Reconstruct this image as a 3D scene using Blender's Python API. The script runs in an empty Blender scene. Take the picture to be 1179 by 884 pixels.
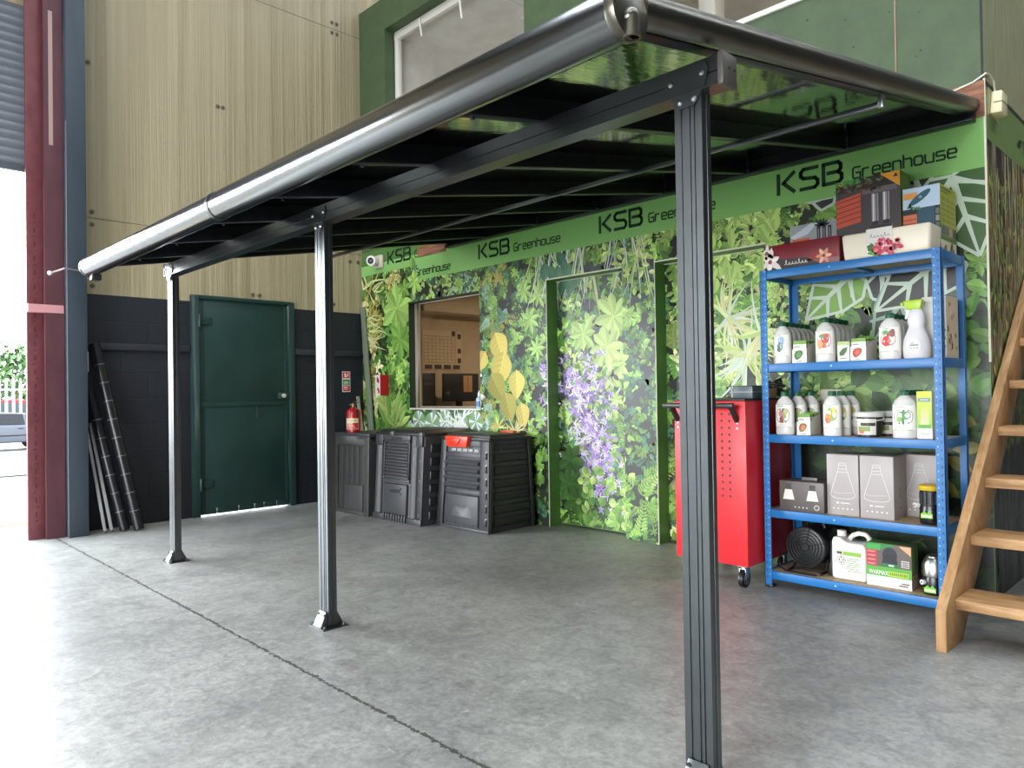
WORLD, OFFICE_FILL, UPPER_FILL, HALL_FILL, EXPO = 19.5, 36, 11, 55, 0.0
import bpy, bmesh, math, random
from mathutils import Vector, Matrix
random.seed(7)
S = bpy.context.scene
COL = S.collection
PI = math.pi

# ------------------------------------------------------------------ helpers
def lin(c):
    return c / 12.92 if c <= 0.04045 else ((c + 0.055) / 1.055) ** 2.4

def hx(h):
    h = h.lstrip('#')
    return tuple(lin(int(h[i:i + 2], 16) / 255) for i in (0, 2, 4)) + (1.0,)

def mul(c, k):
    return (min(1, c[0] * k), min(1, c[1] * k), min(1, c[2] * k), 1.0)

def mix(a, b, t):
    return tuple(a[i] * (1 - t) + b[i] * t for i in range(3)) + (1.0,)

WHITE = hx('e8e6e0')

class MB:
    """collects faces (with a colour each) and links them as ONE mesh object"""
    def __init__(self, org=(0, 0, 0), col=(0.8, 0.8, 0.8, 1)):
        self.v = []; self.f = []; self.c = []; self.o = Vector(org); self.col = col; self.M = None

    def poly(self, pts, col=None):
        b = len(self.v)
        for p in pts:
            p = Vector(p)
            if self.M is not None: p = self.M @ p
            self.v.append(tuple(p - self.o))
        self.f.append(tuple(range(b, b + len(pts)))); self.c.append(col or self.col)
        return self

    def mesh(self, vs, fs, col=None):
        b = len(self.v)
        for p in vs:
            p = Vector(p)
            if self.M is not None: p = self.M @ p
            self.v.append(tuple(p - self.o))
        for f in fs:
            self.f.append(tuple(b + i for i in f)); self.c.append(col or self.col)
        return self

    def box(self, x0, x1, y0, y1, z0, z1, col=None):
        vs = [(x0, y0, z0), (x1, y0, z0), (x1, y1, z0), (x0, y1, z0), (x0, y0, z1), (x1, y0, z1), (x1, y1, z1), (x0, y1, z1)]
        return self.mesh(vs, [(0, 3, 2, 1), (4, 5, 6, 7), (0, 1, 5, 4), (1, 2, 6, 5), (2, 3, 7, 6), (3, 0, 4, 7)], col)

    def hexa(self, b, t, col=None):
        """b, t: four bottom and four top corners (counter-clockwise from above)"""
        return self.mesh(list(b) + list(t), [(0, 3, 2, 1), (4, 5, 6, 7), (0, 1, 5, 4), (1, 2, 6, 5), (2, 3, 7, 6), (3, 0, 4, 7)], col)

    def bar(self, p0, p1, w, h, up=(0, 0, 1), col=None):
        """rectangular bar from p0 to p1, w across, h along up"""
        p0 = Vector(p0); p1 = Vector(p1); d = (p1 - p0).normalized(); u = Vector(up)
        s = d.cross(u).normalized(); u = s.cross(d).normalized()
        a = s * (w / 2); e = u * (h / 2)
        return self.hexa([p0 - a - e, p0 + a - e, p1 + a - e, p1 - a - e], [p0 - a + e, p0 + a + e, p1 + a + e, p1 - a + e], col)

    def cyl(self, p0, p1, r0, r1=None, n=16, col=None, caps=True):
        if r1 is None: r1 = r0
        p0 = Vector(p0); p1 = Vector(p1); d = (p1 - p0).normalized()
        t = Vector((1, 0, 0)) if abs(d.x) < 0.9 else Vector((0, 1, 0))
        a = d.cross(t).normalized(); b = d.cross(a)
        vs = []
        for i in range(n):
            q = a * math.cos(2 * PI * i / n) + b * math.sin(2 * PI * i / n)
            vs += [p0 + q * r0, p1 + q * r1]
        fs = [(2 * i, 2 * i + 1, (2 * i + 3) % (2 * n), (2 * i + 2) % (2 * n)) for i in range(n)]
        if caps:
            fs.append(tuple(2 * i for i in range(n))); fs.append(tuple(2 * i + 1 for i in reversed(range(n))))
        return self.mesh(vs, fs, col)

    def tube(self, path, r, n=8, col=None):
        path = [Vector(p) for p in path]
        vs = []; N = len(path); prev = None
        for i, p in enumerate(path):
            d = (path[min(i + 1, N - 1)] - path[max(i - 1, 0)]).normalized()
            if prev is None:
                t = Vector((0, 0, 1)) if abs(d.z) < 0.9 else Vector((1, 0, 0))
                a = d.cross(t).normalized()
            else:
                a = (prev - d * prev.dot(d)).normalized()
            prev = a; b = d.cross(a)
            for k in range(n):
                vs.append(p + (a * math.cos(2 * PI * k / n) + b * math.sin(2 * PI * k / n)) * r)
        fs = []
        for i in range(N - 1):
            for k in range(n):
                k2 = (k + 1) % n
                fs.append((i * n + k, i * n + k2, (i + 1) * n + k2, (i + 1) * n + k))
        fs.append(tuple(reversed(range(n)))); fs.append(tuple((N - 1) * n + k for k in range(n)))
        return self.mesh(vs, fs, col)

    def lathe(self, prof, c=(0, 0, 0), n=24, col=None, sx=1.0, sy=1.0, cols=None):
        c = Vector(c); vs = []
        for r, z in prof:
            for k in range(n):
                a = 2 * PI * k / n
                vs.append(c + Vector((r * math.cos(a) * sx, r * math.sin(a) * sy, z)))
        for i in range(len(prof) - 1):
            fs = [(i * n + k, i * n + (k + 1) % n, (i + 1) * n + (k + 1) % n, (i + 1) * n + k) for k in range(n)]
            self.mesh_idx(vs, fs, cols[i] if cols else col)
        self.mesh_idx(vs, [tuple(reversed(range(n)))], cols[0] if cols else col)
        m = (len(prof) - 1) * n
        self.mesh_idx(vs, [tuple(m + k for k in range(n))], cols[-1] if cols else col)
        return self

    def mesh_idx(self, vs, fs, col):
        used = sorted({i for f in fs for i in f}); mp = {j: k for k, j in enumerate(used)}
        return self.mesh([vs[i] for i in used], [tuple(mp[i] for i in f) for f in fs], col)

    def prism(self, pts, axis, a0, a1, col=None):
        """pts: outline in the two other axes (x:(y,z) y:(x,z) z:(x,y))"""
        def P(p, a):
            return {'x': (a, p[0], p[1]), 'y': (p[0], a, p[1]), 'z': (p[0], p[1], a)}[axis]
        n = len(pts)
        vs = [P(p, a0) for p in pts] + [P(p, a1) for p in pts]
        fs = [tuple(range(n)), tuple(reversed(range(n, 2 * n)))]
        fs += [(i, i + n, (i + 1) % n + n, (i + 1) % n) for i in range(n)]
        return self.mesh(vs, fs, col)

    def sphere(self, c, r, n=12, m=8, col=None, s=(1, 1, 1)):
        prof = [(max(1e-4, r * math.sin(PI * i / m)), -r * math.cos(PI * i / m)) for i in range(m + 1)]
        c = Vector(c); vs = []
        for rr, z in prof:
            for k in range(n):
                a = 2 * PI * k / n
                vs.append(c + Vector((rr * math.cos(a) * s[0], rr * math.sin(a) * s[1], z * s[2])))
        fs = []
        for i in range(m):
            for k in range(n):
                fs.append((i * n + k, i * n + (k + 1) % n, (i + 1) * n + (k + 1) % n, (i + 1) * n + k))
        return self.mesh(vs, fs, col)

    def build(self, name, mat, parent=None, bevel=0, seg=2, smooth=30, weld=True, fix=True):
        me = bpy.data.meshes.new(name)
        me.from_pydata(self.v, [], self.f)
        at = me.color_attributes.new('Col', 'FLOAT_COLOR', 'CORNER')
        k = 0
        data = []
        for p, c in zip(me.polygons, self.c):
            data += list(c) * p.loop_total
        at.data.foreach_set('color', data)
        if weld or bevel:
            bm = bmesh.new(); bm.from_mesh(me)
            if weld: bmesh.ops.remove_doubles(bm, verts=bm.verts, dist=1e-5)
            if fix: bmesh.ops.recalc_face_normals(bm, faces=bm.faces)
            if bevel:
                es = [e for e in bm.edges if len(e.link_faces) == 2 and e.calc_face_angle(0) > 0.5]
                bmesh.ops.bevel(bm, geom=es, offset=bevel, segments=seg, affect='EDGES', profile=0.5, clamp_overlap=True)
            bm.to_mesh(me); bm.free()
        me.materials.append(mat)
        if smooth:
            me.polygons.foreach_set('use_smooth', [True] * len(me.polygons))
            me.set_sharp_from_angle(angle=math.radians(smooth))
        ob = bpy.data.objects.new(name, me); COL.objects.link(ob)
        if parent is not None: ob.parent = parent
        elif self.o.length: ob.location = self.o
        return ob

def tag(o, label=None, cat=None, group=None, kind=None):
    if label: o['label'] = label
    if cat: o['category'] = cat
    if group: o['group'] = group
    if kind: o['kind'] = kind
    return o

def thing(name, label, cat, loc=(0, 0, 0), group=None, rz=0):
    o = bpy.data.objects.new(name, None); COL.objects.link(o); o.location = loc; o.rotation_euler = (0, 0, rz)
    o.empty_display_size = 0.05
    return tag(o, label, cat, group)

def struct(mb, name, mat, label=None, **k):
    o = mb.build(name, mat, **k); o['kind'] = 'structure'
    if label: o['label'] = label; 
    return o

def dup(root, loc, label=None, group=None, rz=None):
    r = root.copy(); COL.objects.link(r); r.location = loc
    if rz is not None: r.rotation_euler = (0, 0, rz)
    if label: r['label'] = label
    if group: r['group'] = group
    for ch in list(root.children):
        c = ch.copy(); COL.objects.link(c); c.parent = r
        for g in list(ch.children):
            d = g.copy(); COL.objects.link(d); d.parent = c
    return r

def text_polys(s, size):
    cu = bpy.data.curves.new('lettering', 'FONT'); cu.body = s; cu.size = size; cu.resolution_u = 3
    ob = bpy.data.objects.new('lettering', cu)
    me = ob.to_mesh()
    vs = [tuple(v.co) for v in me.vertices]; fs = [tuple(p.vertices) for p in me.polygons]
    ob.to_mesh_clear(); bpy.data.objects.remove(ob); bpy.data.curves.remove(cu)
    return vs, fs

def put_text(mb, s, size, origin, u, v, col, width=None):
    vs, fs = text_polys(s, size)
    if not vs: return
    x0 = min(p[0] for p in vs); x1 = max(p[0] for p in vs)
    k = 1 if width is None else width / max(1e-6, x1 - x0)
    o = Vector(origin); u = Vector(u); v = Vector(v)
    mb.mesh([o + u * ((p[0] - x0) * k) + v * p[1] for p in vs], fs, col)

# ------------------------------------------------------------------ materials
def new_mat(name):
    m = bpy.data.materials.new(name); m.use_nodes = True
    nt = m.node_tree; b = nt.nodes['Principled BSDF']
    return m, nt, b

def N(nt, t, **k):
    n = nt.nodes.new(t)
    for a, b in k.items():
        if a in n.inputs: n.inputs[a].default_value = b
        else: setattr(n, a, b)
    return n

def coords(nt, scale=(1, 1, 1)):
    g = N(nt, 'ShaderNodeNewGeometry'); mp = N(nt, 'ShaderNodeMapping')
    mp.inputs['Scale'].default_value = scale
    nt.links.new(g.outputs['Position'], mp.inputs['Vector'])
    return mp.outputs['Vector']

def noise(nt, vec, scale, detail=4, rough=0.55, dist=0):
    n = N(nt, 'ShaderNodeTexNoise'); n.inputs['Scale'].default_value = scale; n.inputs['Detail'].default_value = detail
    n.inputs['Roughness'].default_value = rough; n.inputs['Distortion'].default_value = dist
    nt.links.new(vec, n.inputs['Vector']); return n.outputs['Fac']

def ramp(nt, fac, stops):
    r = N(nt, 'ShaderNodeValToRGB'); e = r.color_ramp.elements
    while len(e) < len(stops): e.new(0.5)
    for i, (p, c) in enumerate(stops):
        e[i].position = p; e[i].color = c
    nt.links.new(fac, r.inputs['Fac']); return r.outputs['Color']

def bump(nt, b, h, strength=0.2, dist=0.01):
    n = N(nt, 'ShaderNodeBump'); n.inputs['Strength'].default_value = strength; n.inputs['Distance'].default_value = dist
    nt.links.new(h, n.inputs['Height']); nt.links.new(n.outputs['Normal'], b.inputs['Normal'])

def mat_col(name, rough=0.5, metal=0.0, bumps=0.0, bscale=60, coat=0.0, spec=0.5, rvar=0.12):
    """uses the per-face colour with slight procedural wear in the gloss"""
    m, nt, b = new_mat(name)
    a = N(nt, 'ShaderNodeVertexColor'); a.layer_name = 'Col'
    nt.links.new(a.outputs['Color'], b.inputs['Base Color'])
    vec = coords(nt); f = noise(nt, vec, 18, 3)
    mr = N(nt, 'ShaderNodeMapRange'); mr.inputs['To Min'].default_value = max(0.02, rough - rvar); mr.inputs['To Max'].default_value = min(1, rough + rvar)
    nt.links.new(f, mr.inputs['Value']); nt.links.new(mr.outputs['Result'], b.inputs['Roughness'])
    b.inputs['Metallic'].default_value = metal; b.inputs['Coat Weight'].default_value = coat
    b.inputs['Specular IOR Level'].default_value = spec
    if bumps: bump(nt, b, noise(nt, vec, bscale, 3), bumps, 0.004)
    return m

def mat_two(name, c0, c1, scale=(1, 1, 1), nscale=5, rough=0.5, metal=0.0, bumps=0.1, bdist=0.005, lo=0.35, hi=0.65, detail=5, spec=0.5, r2=None, dist=0):
    m, nt, b = new_mat(name)
    vec = coords(nt, scale); f = noise(nt, vec, nscale, detail, 0.6, dist)
    nt.links.new(ramp(nt, f, [(lo, c0), (hi, c1)]), b.inputs['Base Color'])
    b.inputs['Roughness'].default_value = rough; b.inputs['Metallic'].default_value = metal
    b.inputs['Specular IOR Level'].default_value = spec
    if r2 is not None:
        mr = N(nt, 'ShaderNodeMapRange'); mr.inputs['To Min'].default_value = rough; mr.inputs['To Max'].default_value = r2
        nt.links.new(f, mr.inputs['Value']); nt.links.new(mr.outputs['Result'], b.inputs['Roughness'])
    if bumps: bump(nt, b, f, bumps, bdist)
    return m

M = {}
M['print'] = mat_col('printed_card', 0.42)
M['vinyl'] = mat_col('printed_vinyl', 0.36, rvar=0.06, spec=0.55)
M['plastic'] = mat_col('moulded_plastic', 0.35)
M['matte'] = mat_col('matte_paint', 0.6, bumps=0.05)
M['black_plastic'] = mat_col('recycled_black_plastic', 0.42, bumps=0.25, bscale=220)
M['gloss'] = mat_col('gloss_paint', 0.25)
M['steel_paint'] = mat_col('powder_coated_steel', 0.38)
M['zinc'] = mat_col('zinc_plated_steel', 0.3, metal=1.0)
M['dark_alu'] = mat_two('anthracite_aluminium', hx('64686a'), hx('6a6e70'), (1, 1, 1), 12, 0.30, 0.95, 0.0)
M['gutter_alu'] = mat_two('mill_finish_aluminium', hx('7a7c7d'), hx('828485'), (1, 8, 8), 3, 0.17, 1.0, 0.015, r2=0.22)
M['tube_alu'] = mat_two('bronze_grey_aluminium', hx('6f6c64'), hx('7a766c'), (8, 1, 8), 3, 0.28, 1.0, 0.02, r2=0.36)
M['rafter'] = mat_two('black_aluminium', hx('1b1d20'), hx('232629'), (1, 1, 1), 12, 0.35, 0.6, 0.0)
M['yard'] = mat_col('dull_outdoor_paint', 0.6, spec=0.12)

def mat_roof_panel():
    m, nt, b = new_mat('smoked_polycarbonate')
    vec = coords(nt, (40, 1.5, 40))
    f = noise(nt, vec, 1.0, 3)
    nt.links.new(ramp(nt, f, [(0.3, hx('666861')), (0.7, hx('868880'))]), b.inputs['Base Color'])
    b.inputs['Metallic'].default_value = 1.0; b.inputs['Roughness'].default_value = 0.06
    bump(nt, b, f, 0.12, 0.004)
    return m
M['roof_panel'] = mat_roof_panel()

def mat_floor():
    m, nt, b = new_mat('painted_concrete')
    vec = coords(nt)
    big = noise(nt, vec, 0.9, 6, 0.62, 0.4)
    base = ramp(nt, big, [(0.28, hx('7f807e')), (0.5, hx('959692')), (0.72, hx('aaaba6'))])
    fine = noise(nt, coords(nt, (1, 1, 1)), 38, 6, 0.75)
    mx = N(nt, 'ShaderNodeMix'); mx.data_type = 'RGBA'; mx.blend_type = 'MULTIPLY'; mx.inputs['Factor'].default_value = 1.0
    nt.links.new(base, mx.inputs['A']); nt.links.new(ramp(nt, fine, [(0.30, (0.62, 0.62, 0.62, 1)), (0.64, (1.1, 1.1, 1.1, 1))]), mx.inputs['B'])
    mid = noise(nt, coords(nt, (1, 1, 1)), 9, 9, 0.72, 0.8)
    mm = N(nt, 'ShaderNodeMix'); mm.data_type = 'RGBA'; mm.blend_type = 'MULTIPLY'; mm.inputs['Factor'].default_value = 1.0
    nt.links.new(mx.outputs['Result'], mm.inputs['A']); nt.links.new(ramp(nt, mid, [(0.33, (0.74, 0.74, 0.74, 1)), (0.5, (1, 1, 1, 1)), (0.66, (1.2, 1.2, 1.19, 1))]), mm.inputs['B'])
    # pale scuffs, two directions
    col = mm.outputs['Result']
    for sc, rot, th in (((0.5, 30, 1), 0.55, 0.665), ((0.35, 26, 1), 1.15, 0.68), ((0.4, 34, 1), 0.15, 0.685), ((4, 4, 4), 0, 0.66), ((18, 18, 18), 0, 0.68)):
        g = N(nt, 'ShaderNodeNewGeometry'); mp = N(nt, 'ShaderNodeMapping'); mp.inputs['Scale'].default_value = sc
        mp.inputs['Rotation'].default_value = (0, 0, rot); nt.links.new(g.outputs['Position'], mp.inputs['Vector'])
        s = noise(nt, mp.outputs['Vector'], 2.2, 8, 0.7, 0.6)
        fac = ramp(nt, s, [(th - 0.03, (0, 0, 0, 1)), (th + 0.07, (0.55, 0.55, 0.55, 1))])
        m2 = N(nt, 'ShaderNodeMix'); m2.data_type = 'RGBA'
        nt.links.new(fac, m2.inputs['Factor']); nt.links.new(col, m2.inputs['A']); m2.inputs['B'].default_value = hx('c4c6c4')
        col = m2.outputs['Result']
    # dark stains
    st = noise(nt, coords(nt, (1, 1, 1)), 5.5, 8, 0.75, 1.0)
    fac = ramp(nt, st, [(0.60, (0, 0, 0, 1)), (0.75, (0.5, 0.5, 0.5, 1))])
    m3 = N(nt, 'ShaderNodeMix'); m3.data_type = 'RGBA'
    nt.links.new(fac, m3.inputs['Factor']); nt.links.new(col, m3.inputs['A']); m3.inputs['B'].default_value = hx('4d4e50')
    col = m3.outputs['Result']
    # the day joint: a jagged dark line along the room
    g = N(nt, 'ShaderNodeNewGeometry'); sx = N(nt, 'ShaderNodeSeparateXYZ'); nt.links.new(g.outputs['Position'], sx.inputs[0])
    jn = noise(nt, coords(nt, (1, 0.2, 1)), 5, 12, 0.85)
    a = N(nt, 'ShaderNodeMath', operation='MULTIPLY_ADD'); nt.links.new(jn, a.inputs[0]); a.inputs[1].default_value = 0.05; a.inputs[2].default_value = 2.995
    ad = N(nt, 'ShaderNodeMath', operation='ADD'); nt.links.new(sx.outputs['Y'], ad.inputs[0]); nt.links.new(a.outputs[0], ad.inputs[1])
    ab = N(nt, 'ShaderNodeMath', operation='ABSOLUTE'); nt.links.new(ad.outputs[0], ab.inputs[0])
    jw = noise(nt, coords(nt), 40, 4, 0.7)
    w = N(nt, 'ShaderNodeMath', operation='MULTIPLY_ADD'); nt.links.new(jw, w.inputs[0]); w.inputs[1].default_value = 0.05; w.inputs[2].default_value = -0.018
    lt = N(nt, 'ShaderNodeMath', operation='LESS_THAN'); nt.links.new(ab.outputs[0], lt.inputs[0]); nt.links.new(w.outputs[0], lt.inputs[1])
    m4 = N(nt, 'ShaderNodeMix'); m4.data_type = 'RGBA'
    k = N(nt, 'ShaderNodeMath', operation='MULTIPLY'); nt.links.new(lt.outputs[0], k.inputs[0]); k.inputs[1].default_value = 0.8
    nt.links.new(k.outputs[0], m4.inputs['Factor']); nt.links.new(col, m4.inputs['A']); m4.inputs['B'].default_value = hx('33342f')
    nt.links.new(m4.outputs['Result'], b.inputs['Base Color'])
    mr = N(nt, 'ShaderNodeMapRange'); mr.inputs['From Min'].default_value = 0.3; mr.inputs['From Max'].default_value = 0.7
    mr.inputs['To Min'].default_value = 0.32; mr.inputs['To Max'].default_value = 0.52
    nt.links.new(fine, mr.inputs['Value']); nt.links.new(mr.outputs['Result'], b.inputs['Roughness'])
    bump(nt, b, fine, 0.10, 0.004); b.inputs['Specular IOR Level'].default_value = 0.34
    return m
M['floor'] = mat_floor()

def mat_block():
    m, nt, b = new_mat('dark_painted_blockwork')
    g = N(nt, 'ShaderNodeNewGeometry'); sx = N(nt, 'ShaderNodeSeparateXYZ'); nt.links.new(g.outputs['Position'], sx.inputs[0])
    cx = N(nt, 'ShaderNodeCombineXYZ'); nt.links.new(sx.outputs['Y'], cx.inputs['X']); nt.links.new(sx.outputs['Z'], cx.inputs['Y'])
    br = N(nt, 'ShaderNodeTexBrick'); nt.links.new(cx.outputs[0], br.inputs['Vector'])
    br.inputs['Scale'].default_value = 1.0; br.inputs['Brick Width'].default_value = 0.45; br.inputs['Row Height'].default_value = 0.225
    br.inputs['Mortar Size'].default_value = 0.006; br.inputs['Mortar Smooth'].default_value = 0.4
    br.inputs['Color1'].default_value = hx('12161e'); br.inputs['Color2'].default_value = hx('151922'); br.inputs['Mortar'].default_value = hx('0e1218')
    n = noise(nt, coords(nt), 25, 4)
    mx = N(nt, 'ShaderNodeMix'); mx.data_type = 'RGBA'; mx.blend_type = 'MULTIPLY'; mx.inputs['Factor'].default_value = 1
    nt.links.new(br.outputs['Color'], mx.inputs['A']); nt.links.new(ramp(nt, n, [(0.3, (0.8, 0.8, 0.8, 1)), (0.7, (1.15, 1.15, 1.15, 1))]), mx.inputs['B'])
    nt.links.new(mx.outputs['Result'], b.inputs['Base Color']); b.inputs['Roughness'].default_value = 0.6
    inv = N(nt, 'ShaderNodeMath', operation='SUBTRACT'); inv.inputs[0].default_value = 1; nt.links.new(br.outputs['Fac'], inv.inputs[1])
    bump(nt, b, inv.outputs[0], 0.4, 0.006)
    return m
M['block'] = mat_block()

def mat_clad():
    m, nt, b = new_mat('beige_insulated_cladding')
    v1 = coords(nt, (1, 3.2, 0.05)); w1 = noise(nt, v1, 3.0, 6, 0.7)
    v2 = coords(nt, (1, 14, 0.12)); w2 = noise(nt, v2, 3.0, 4, 0.6)
    v3 = coords(nt, (1, 3, 2)); w3 = noise(nt, v3, 3.0, 6, 0.75, 1.2)
    nt.links.new(ramp(nt, w1, [(0.3, hx('887c5e')), (0.7, hx('ada082'))]), b.inputs['Base Color'])
    a = N(nt, 'ShaderNodeMath', operation='MULTIPLY_ADD'); nt.links.new(w2, a.inputs[0]); a.inputs[1].default_value = 0.22; nt.links.new(w1, a.inputs[2])
    c = N(nt, 'ShaderNodeMath', operation='MULTIPLY_ADD'); nt.links.new(w3, c.inputs[0]); c.inputs[1].default_value = 0.30; nt.links.new(a.outputs[0], c.inputs[2])
    bump(nt, b, c.outputs[0], 0.6, 0.035)
    b.inputs['Roughness'].default_value = 0.42
    return m
M['clad'] = mat_clad()

M['green_wall'] = mat_two('green_painted_board', hx('435539'), hx('4b5e41'), (1, 1, 1), 6, 0.5, 0, 0.06, 0.003)
M['green_jamb'] = mat_two('leaf_green_paint', hx('4a7438'), hx('52803e'), (1, 1, 1), 5, 0.4, 0, 0.03, 0.002)
M['khaki_wall'] = mat_two('khaki_painted_board', hx('9a9c78'), hx('b2b08a'), (1, 6, 0.6), 6, 0.6, 0, 0.2, 0.004)
M['white_wall'] = mat_two('white_plasterboard', hx('c9c6bf'), hx('d6d4ce'), (1, 1, 1), 4, 0.6, 0, 0.03, 0.003)
M['office_wall'] = mat_two('warm_beige_emulsion', hx('c3b49c'), hx('cdbfa8'), (1, 1, 1), 3, 0.6, 0, 0.02, 0.002)
M['shell'] = mat_two('grey_sheet_lining', hx('4a4b47'), hx('565752'), (1, 1, 1), 2, 0.6, 0, 0.05, 0.01)
M['red_steel'] = mat_two('red_oxide_steel', hx('4c2a32'), hx('5e383f'), (2, 2, 0.8), 4, 0.45, 0, 0.25, 0.006, 0.3, 0.7, 8)
M['red_angle'] = mat_two('red_oxide_angle', hx('5c2a30'), hx('743e44'), (2, 2, 1.2), 5, 0.42, 0, 0.3, 0.006, 0.3, 0.7, 8)
M['blue_steel'] = mat_two('blue_grey_steel', hx('333c46'), hx('39434e'), (2, 2, 0.5), 5, 0.4, 0, 0.05, 0.003)
M['green_door'] = mat_two('bottle_green_door_paint', hx('17302c'), hx('1f3a36'), (1, 1, 0.6), 4, 0.42, 0, 0.08, 0.004, 0.3, 0.7)
M['brick'] = mat_two('bare_brown_timber', hx('6b4634'), hx('9a6a50'), (1, 8, 8), 6, 0.7, 0, 0.4, 0.008)
M['chip'] = mat_two('particle_board', hx('a58d6c'), hx('c2aa86'), (1, 1, 1), 45, 0.7, 0, 0.1, 0.003)
M['tarmac'] = mat_two('pale_tarmac', hx('404040'), hx('50504e'), (1, 1, 1), 12, 0.8, 0, 0.2, 0.01)

def mat_wood(axis):
    m, nt, b = new_mat('planed_pine_' + axis)
    sc = {'x': (1.2, 14, 14), 's': (14, 2.0, 2.0)}[axis]
    vec = coords(nt, sc)
    g = noise(nt, vec, 2.0, 6, 0.6, 1.3)
    k = noise(nt, coords(nt, (5, 5, 5)), 1.0, 3)
    c = ramp(nt, g, [(0.28, hx('7f5c3a')), (0.48, hx('ac8458')), (0.72, hx('c4a074'))])
    mx = N(nt, 'ShaderNodeMix'); mx.data_type = 'RGBA'; mx.blend_type = 'MULTIPLY'; mx.inputs['Factor'].default_value = 0.8
    nt.links.new(c, mx.inputs['A']); nt.links.new(ramp(nt, k, [(0.3, (0.8, 0.76, 0.7, 1)), (0.6, (1.05, 1.05, 1.05, 1))]), mx.inputs['B'])
    nt.links.new(mx.outputs['Result'], b.inputs['Base Color']); b.inputs['Roughness'].default_value = 0.55
    bump(nt, b, g, 0.15, 0.003)
    return m
M['wood_x'] = mat_wood('x'); M['wood_s'] = mat_wood('s')

def mat_pane(name, tint, rough=0.02, amt=0.12):
    m = bpy.data.materials.new(name); m.use_nodes = True; nt = m.node_tree; nt.nodes.clear()
    out = N(nt, 'ShaderNodeOutputMaterial'); t = N(nt, 'ShaderNodeBsdfTransparent'); t.inputs['Color'].default_value = tint
    g = N(nt, 'ShaderNodeBsdfGlossy'); g.inputs['Roughness'].default_value = rough
    lwt = N(nt, 'ShaderNodeLayerWeight'); lwt.inputs['Blend'].default_value = 0.5
    fr = N(nt, 'ShaderNodeMapRange'); fr.inputs['From Min'].default_value = 0.3; fr.inputs['From Max'].default_value = 1.0; fr.inputs['To Min'].default_value = 0.03; fr.inputs['To Max'].default_value = 0.4
    nt.links.new(lwt.outputs['Facing'], fr.inputs['Value'])
    wv = noise(nt, coords(nt), 1.5, 1); bn = N(nt, 'ShaderNodeBump'); bn.inputs['Strength'].default_value = 0.02
    nt.links.new(wv, bn.inputs['Height']); nt.links.new(bn.outputs['Normal'], g.inputs['Normal'])
    mx = N(nt, 'ShaderNodeMixShader'); nt.links.new(fr.outputs[0], mx.inputs[0]); nt.links.new(t.outputs[0], mx.inputs[1]); nt.links.new(g.outputs[0], mx.inputs[2])
    nt.links.new(mx.outputs[0], out.inputs['Surface'])
    return m
M['pane'] = mat_pane('tinted_office_glass', (0.74, 0.66, 0.57, 1))
def mat_emit(name, col, s):
    m, nt, b = new_mat(name)
    b.inputs['Emission Color'].default_value = col; b.inputs['Emission Strength'].default_value = s; b.inputs['Base Color'].default_value = (0.8, 0.8, 0.8, 1)
    return m
M['lamp'] = mat_emit('fill_tube', (1, 0.93, 0.8, 1), 6)
# ------------------------------------------------------------------ the setting
XR = 6.01            # corner of the printed room
floor = MB().box(-0.05, 11, -12, 7, -0.12, 0.0)
struct(floor, 'floor', M['floor'], 'worn grey painted concrete floor with a jagged joint', smooth=0)
g = MB()
g.hexa([(-80, -60, -1.6), (-0.05, -60, -1.0), (-0.05, 40, -1.0), (-80, 40, -1.6)], [(-80, -60, -0.72), (-24, -60, -0.72), (-24, 40, -0.72), (-80, 40, -0.72)])
g.hexa([(-24, -60, -1.6), (-0.05, -60, -1.0), (-0.05, 40, -1.0), (-24, 40, -1.6)], [(-24, -60, -0.72), (-0.05, -60, -0.02), (-0.05, 40, -0.02), (-24, 40, -0.72)])
struct(g, 'ground', M['tarmac'], 'sunlit pale yard outside the roller door', smooth=0)
y = MB(col=hx('d8c23a'))
y.hexa([(-2.6, -9, -0.2), (-2.45, -9, -0.2), (-1.15, -2.6, -0.2), (-1.3, -2.6, -0.2)], [(-2.6, -9, -0.085), (-2.45, -9, -0.08), (-1.15, -2.6, -0.045), (-1.3, -2.6, -0.05)])
struct(y, 'trim_1', M['matte'], 'yellow line painted across the yard', smooth=0)
k = MB(col=hx('1c1a18')).box(-9.3, -9.0, -30, 30, -0.35, -0.255)
struct(k, 'trim_2', M['matte'], 'low kerb edge across the yard', smooth=0)

# left wall: dark blockwork below, beige cladding above
DY0, DY1, DZ = -1.885, -0.84, 2.09
lw = MB()
lw.box(-0.2, 0, -2.80, DY0, 0, 2.03); lw.box(-0.2, 0, DY1, 0.14, 0, 2.03)
struct(lw, 'wall_left', M['block'], 'dark navy painted block wall beside the green metal door', smooth=0)
lc = MB()
lc.box(-0.2, 0.0, -2.80, 7, 2.09, 7.5); lc.box(-0.2, 0.0, -2.80, DY0, 2.03, 2.09); lc.box(-0.2, 0.0, DY1, 0.14, 2.03, 2.09)
lc.box(-0.2, 0.0, 3.2, 7, -0.1, 2.09)
lc.box(-0.2, 0.0, -9.5, -2.80, 4.35, 7.5); lc.box(-0.2, 0.0, -9.5, -7.2, 0, 4.35)
clad = struct(lc, 'wall_left', M['clad'], 'beige ribbed cladding above the dark block wall', smooth=0)
sm = MB(col=hx('55503f'))
for z0, z1, ya, yb in ((2.684, 2.688, -2.80, 0.0), (5.12, 5.124, -2.8, 0.1)):
    sm.box(-0.01, 0.0025, ya, yb, z0, z1)
sm.build('seam', M['matte'], clad, smooth=0)
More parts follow.
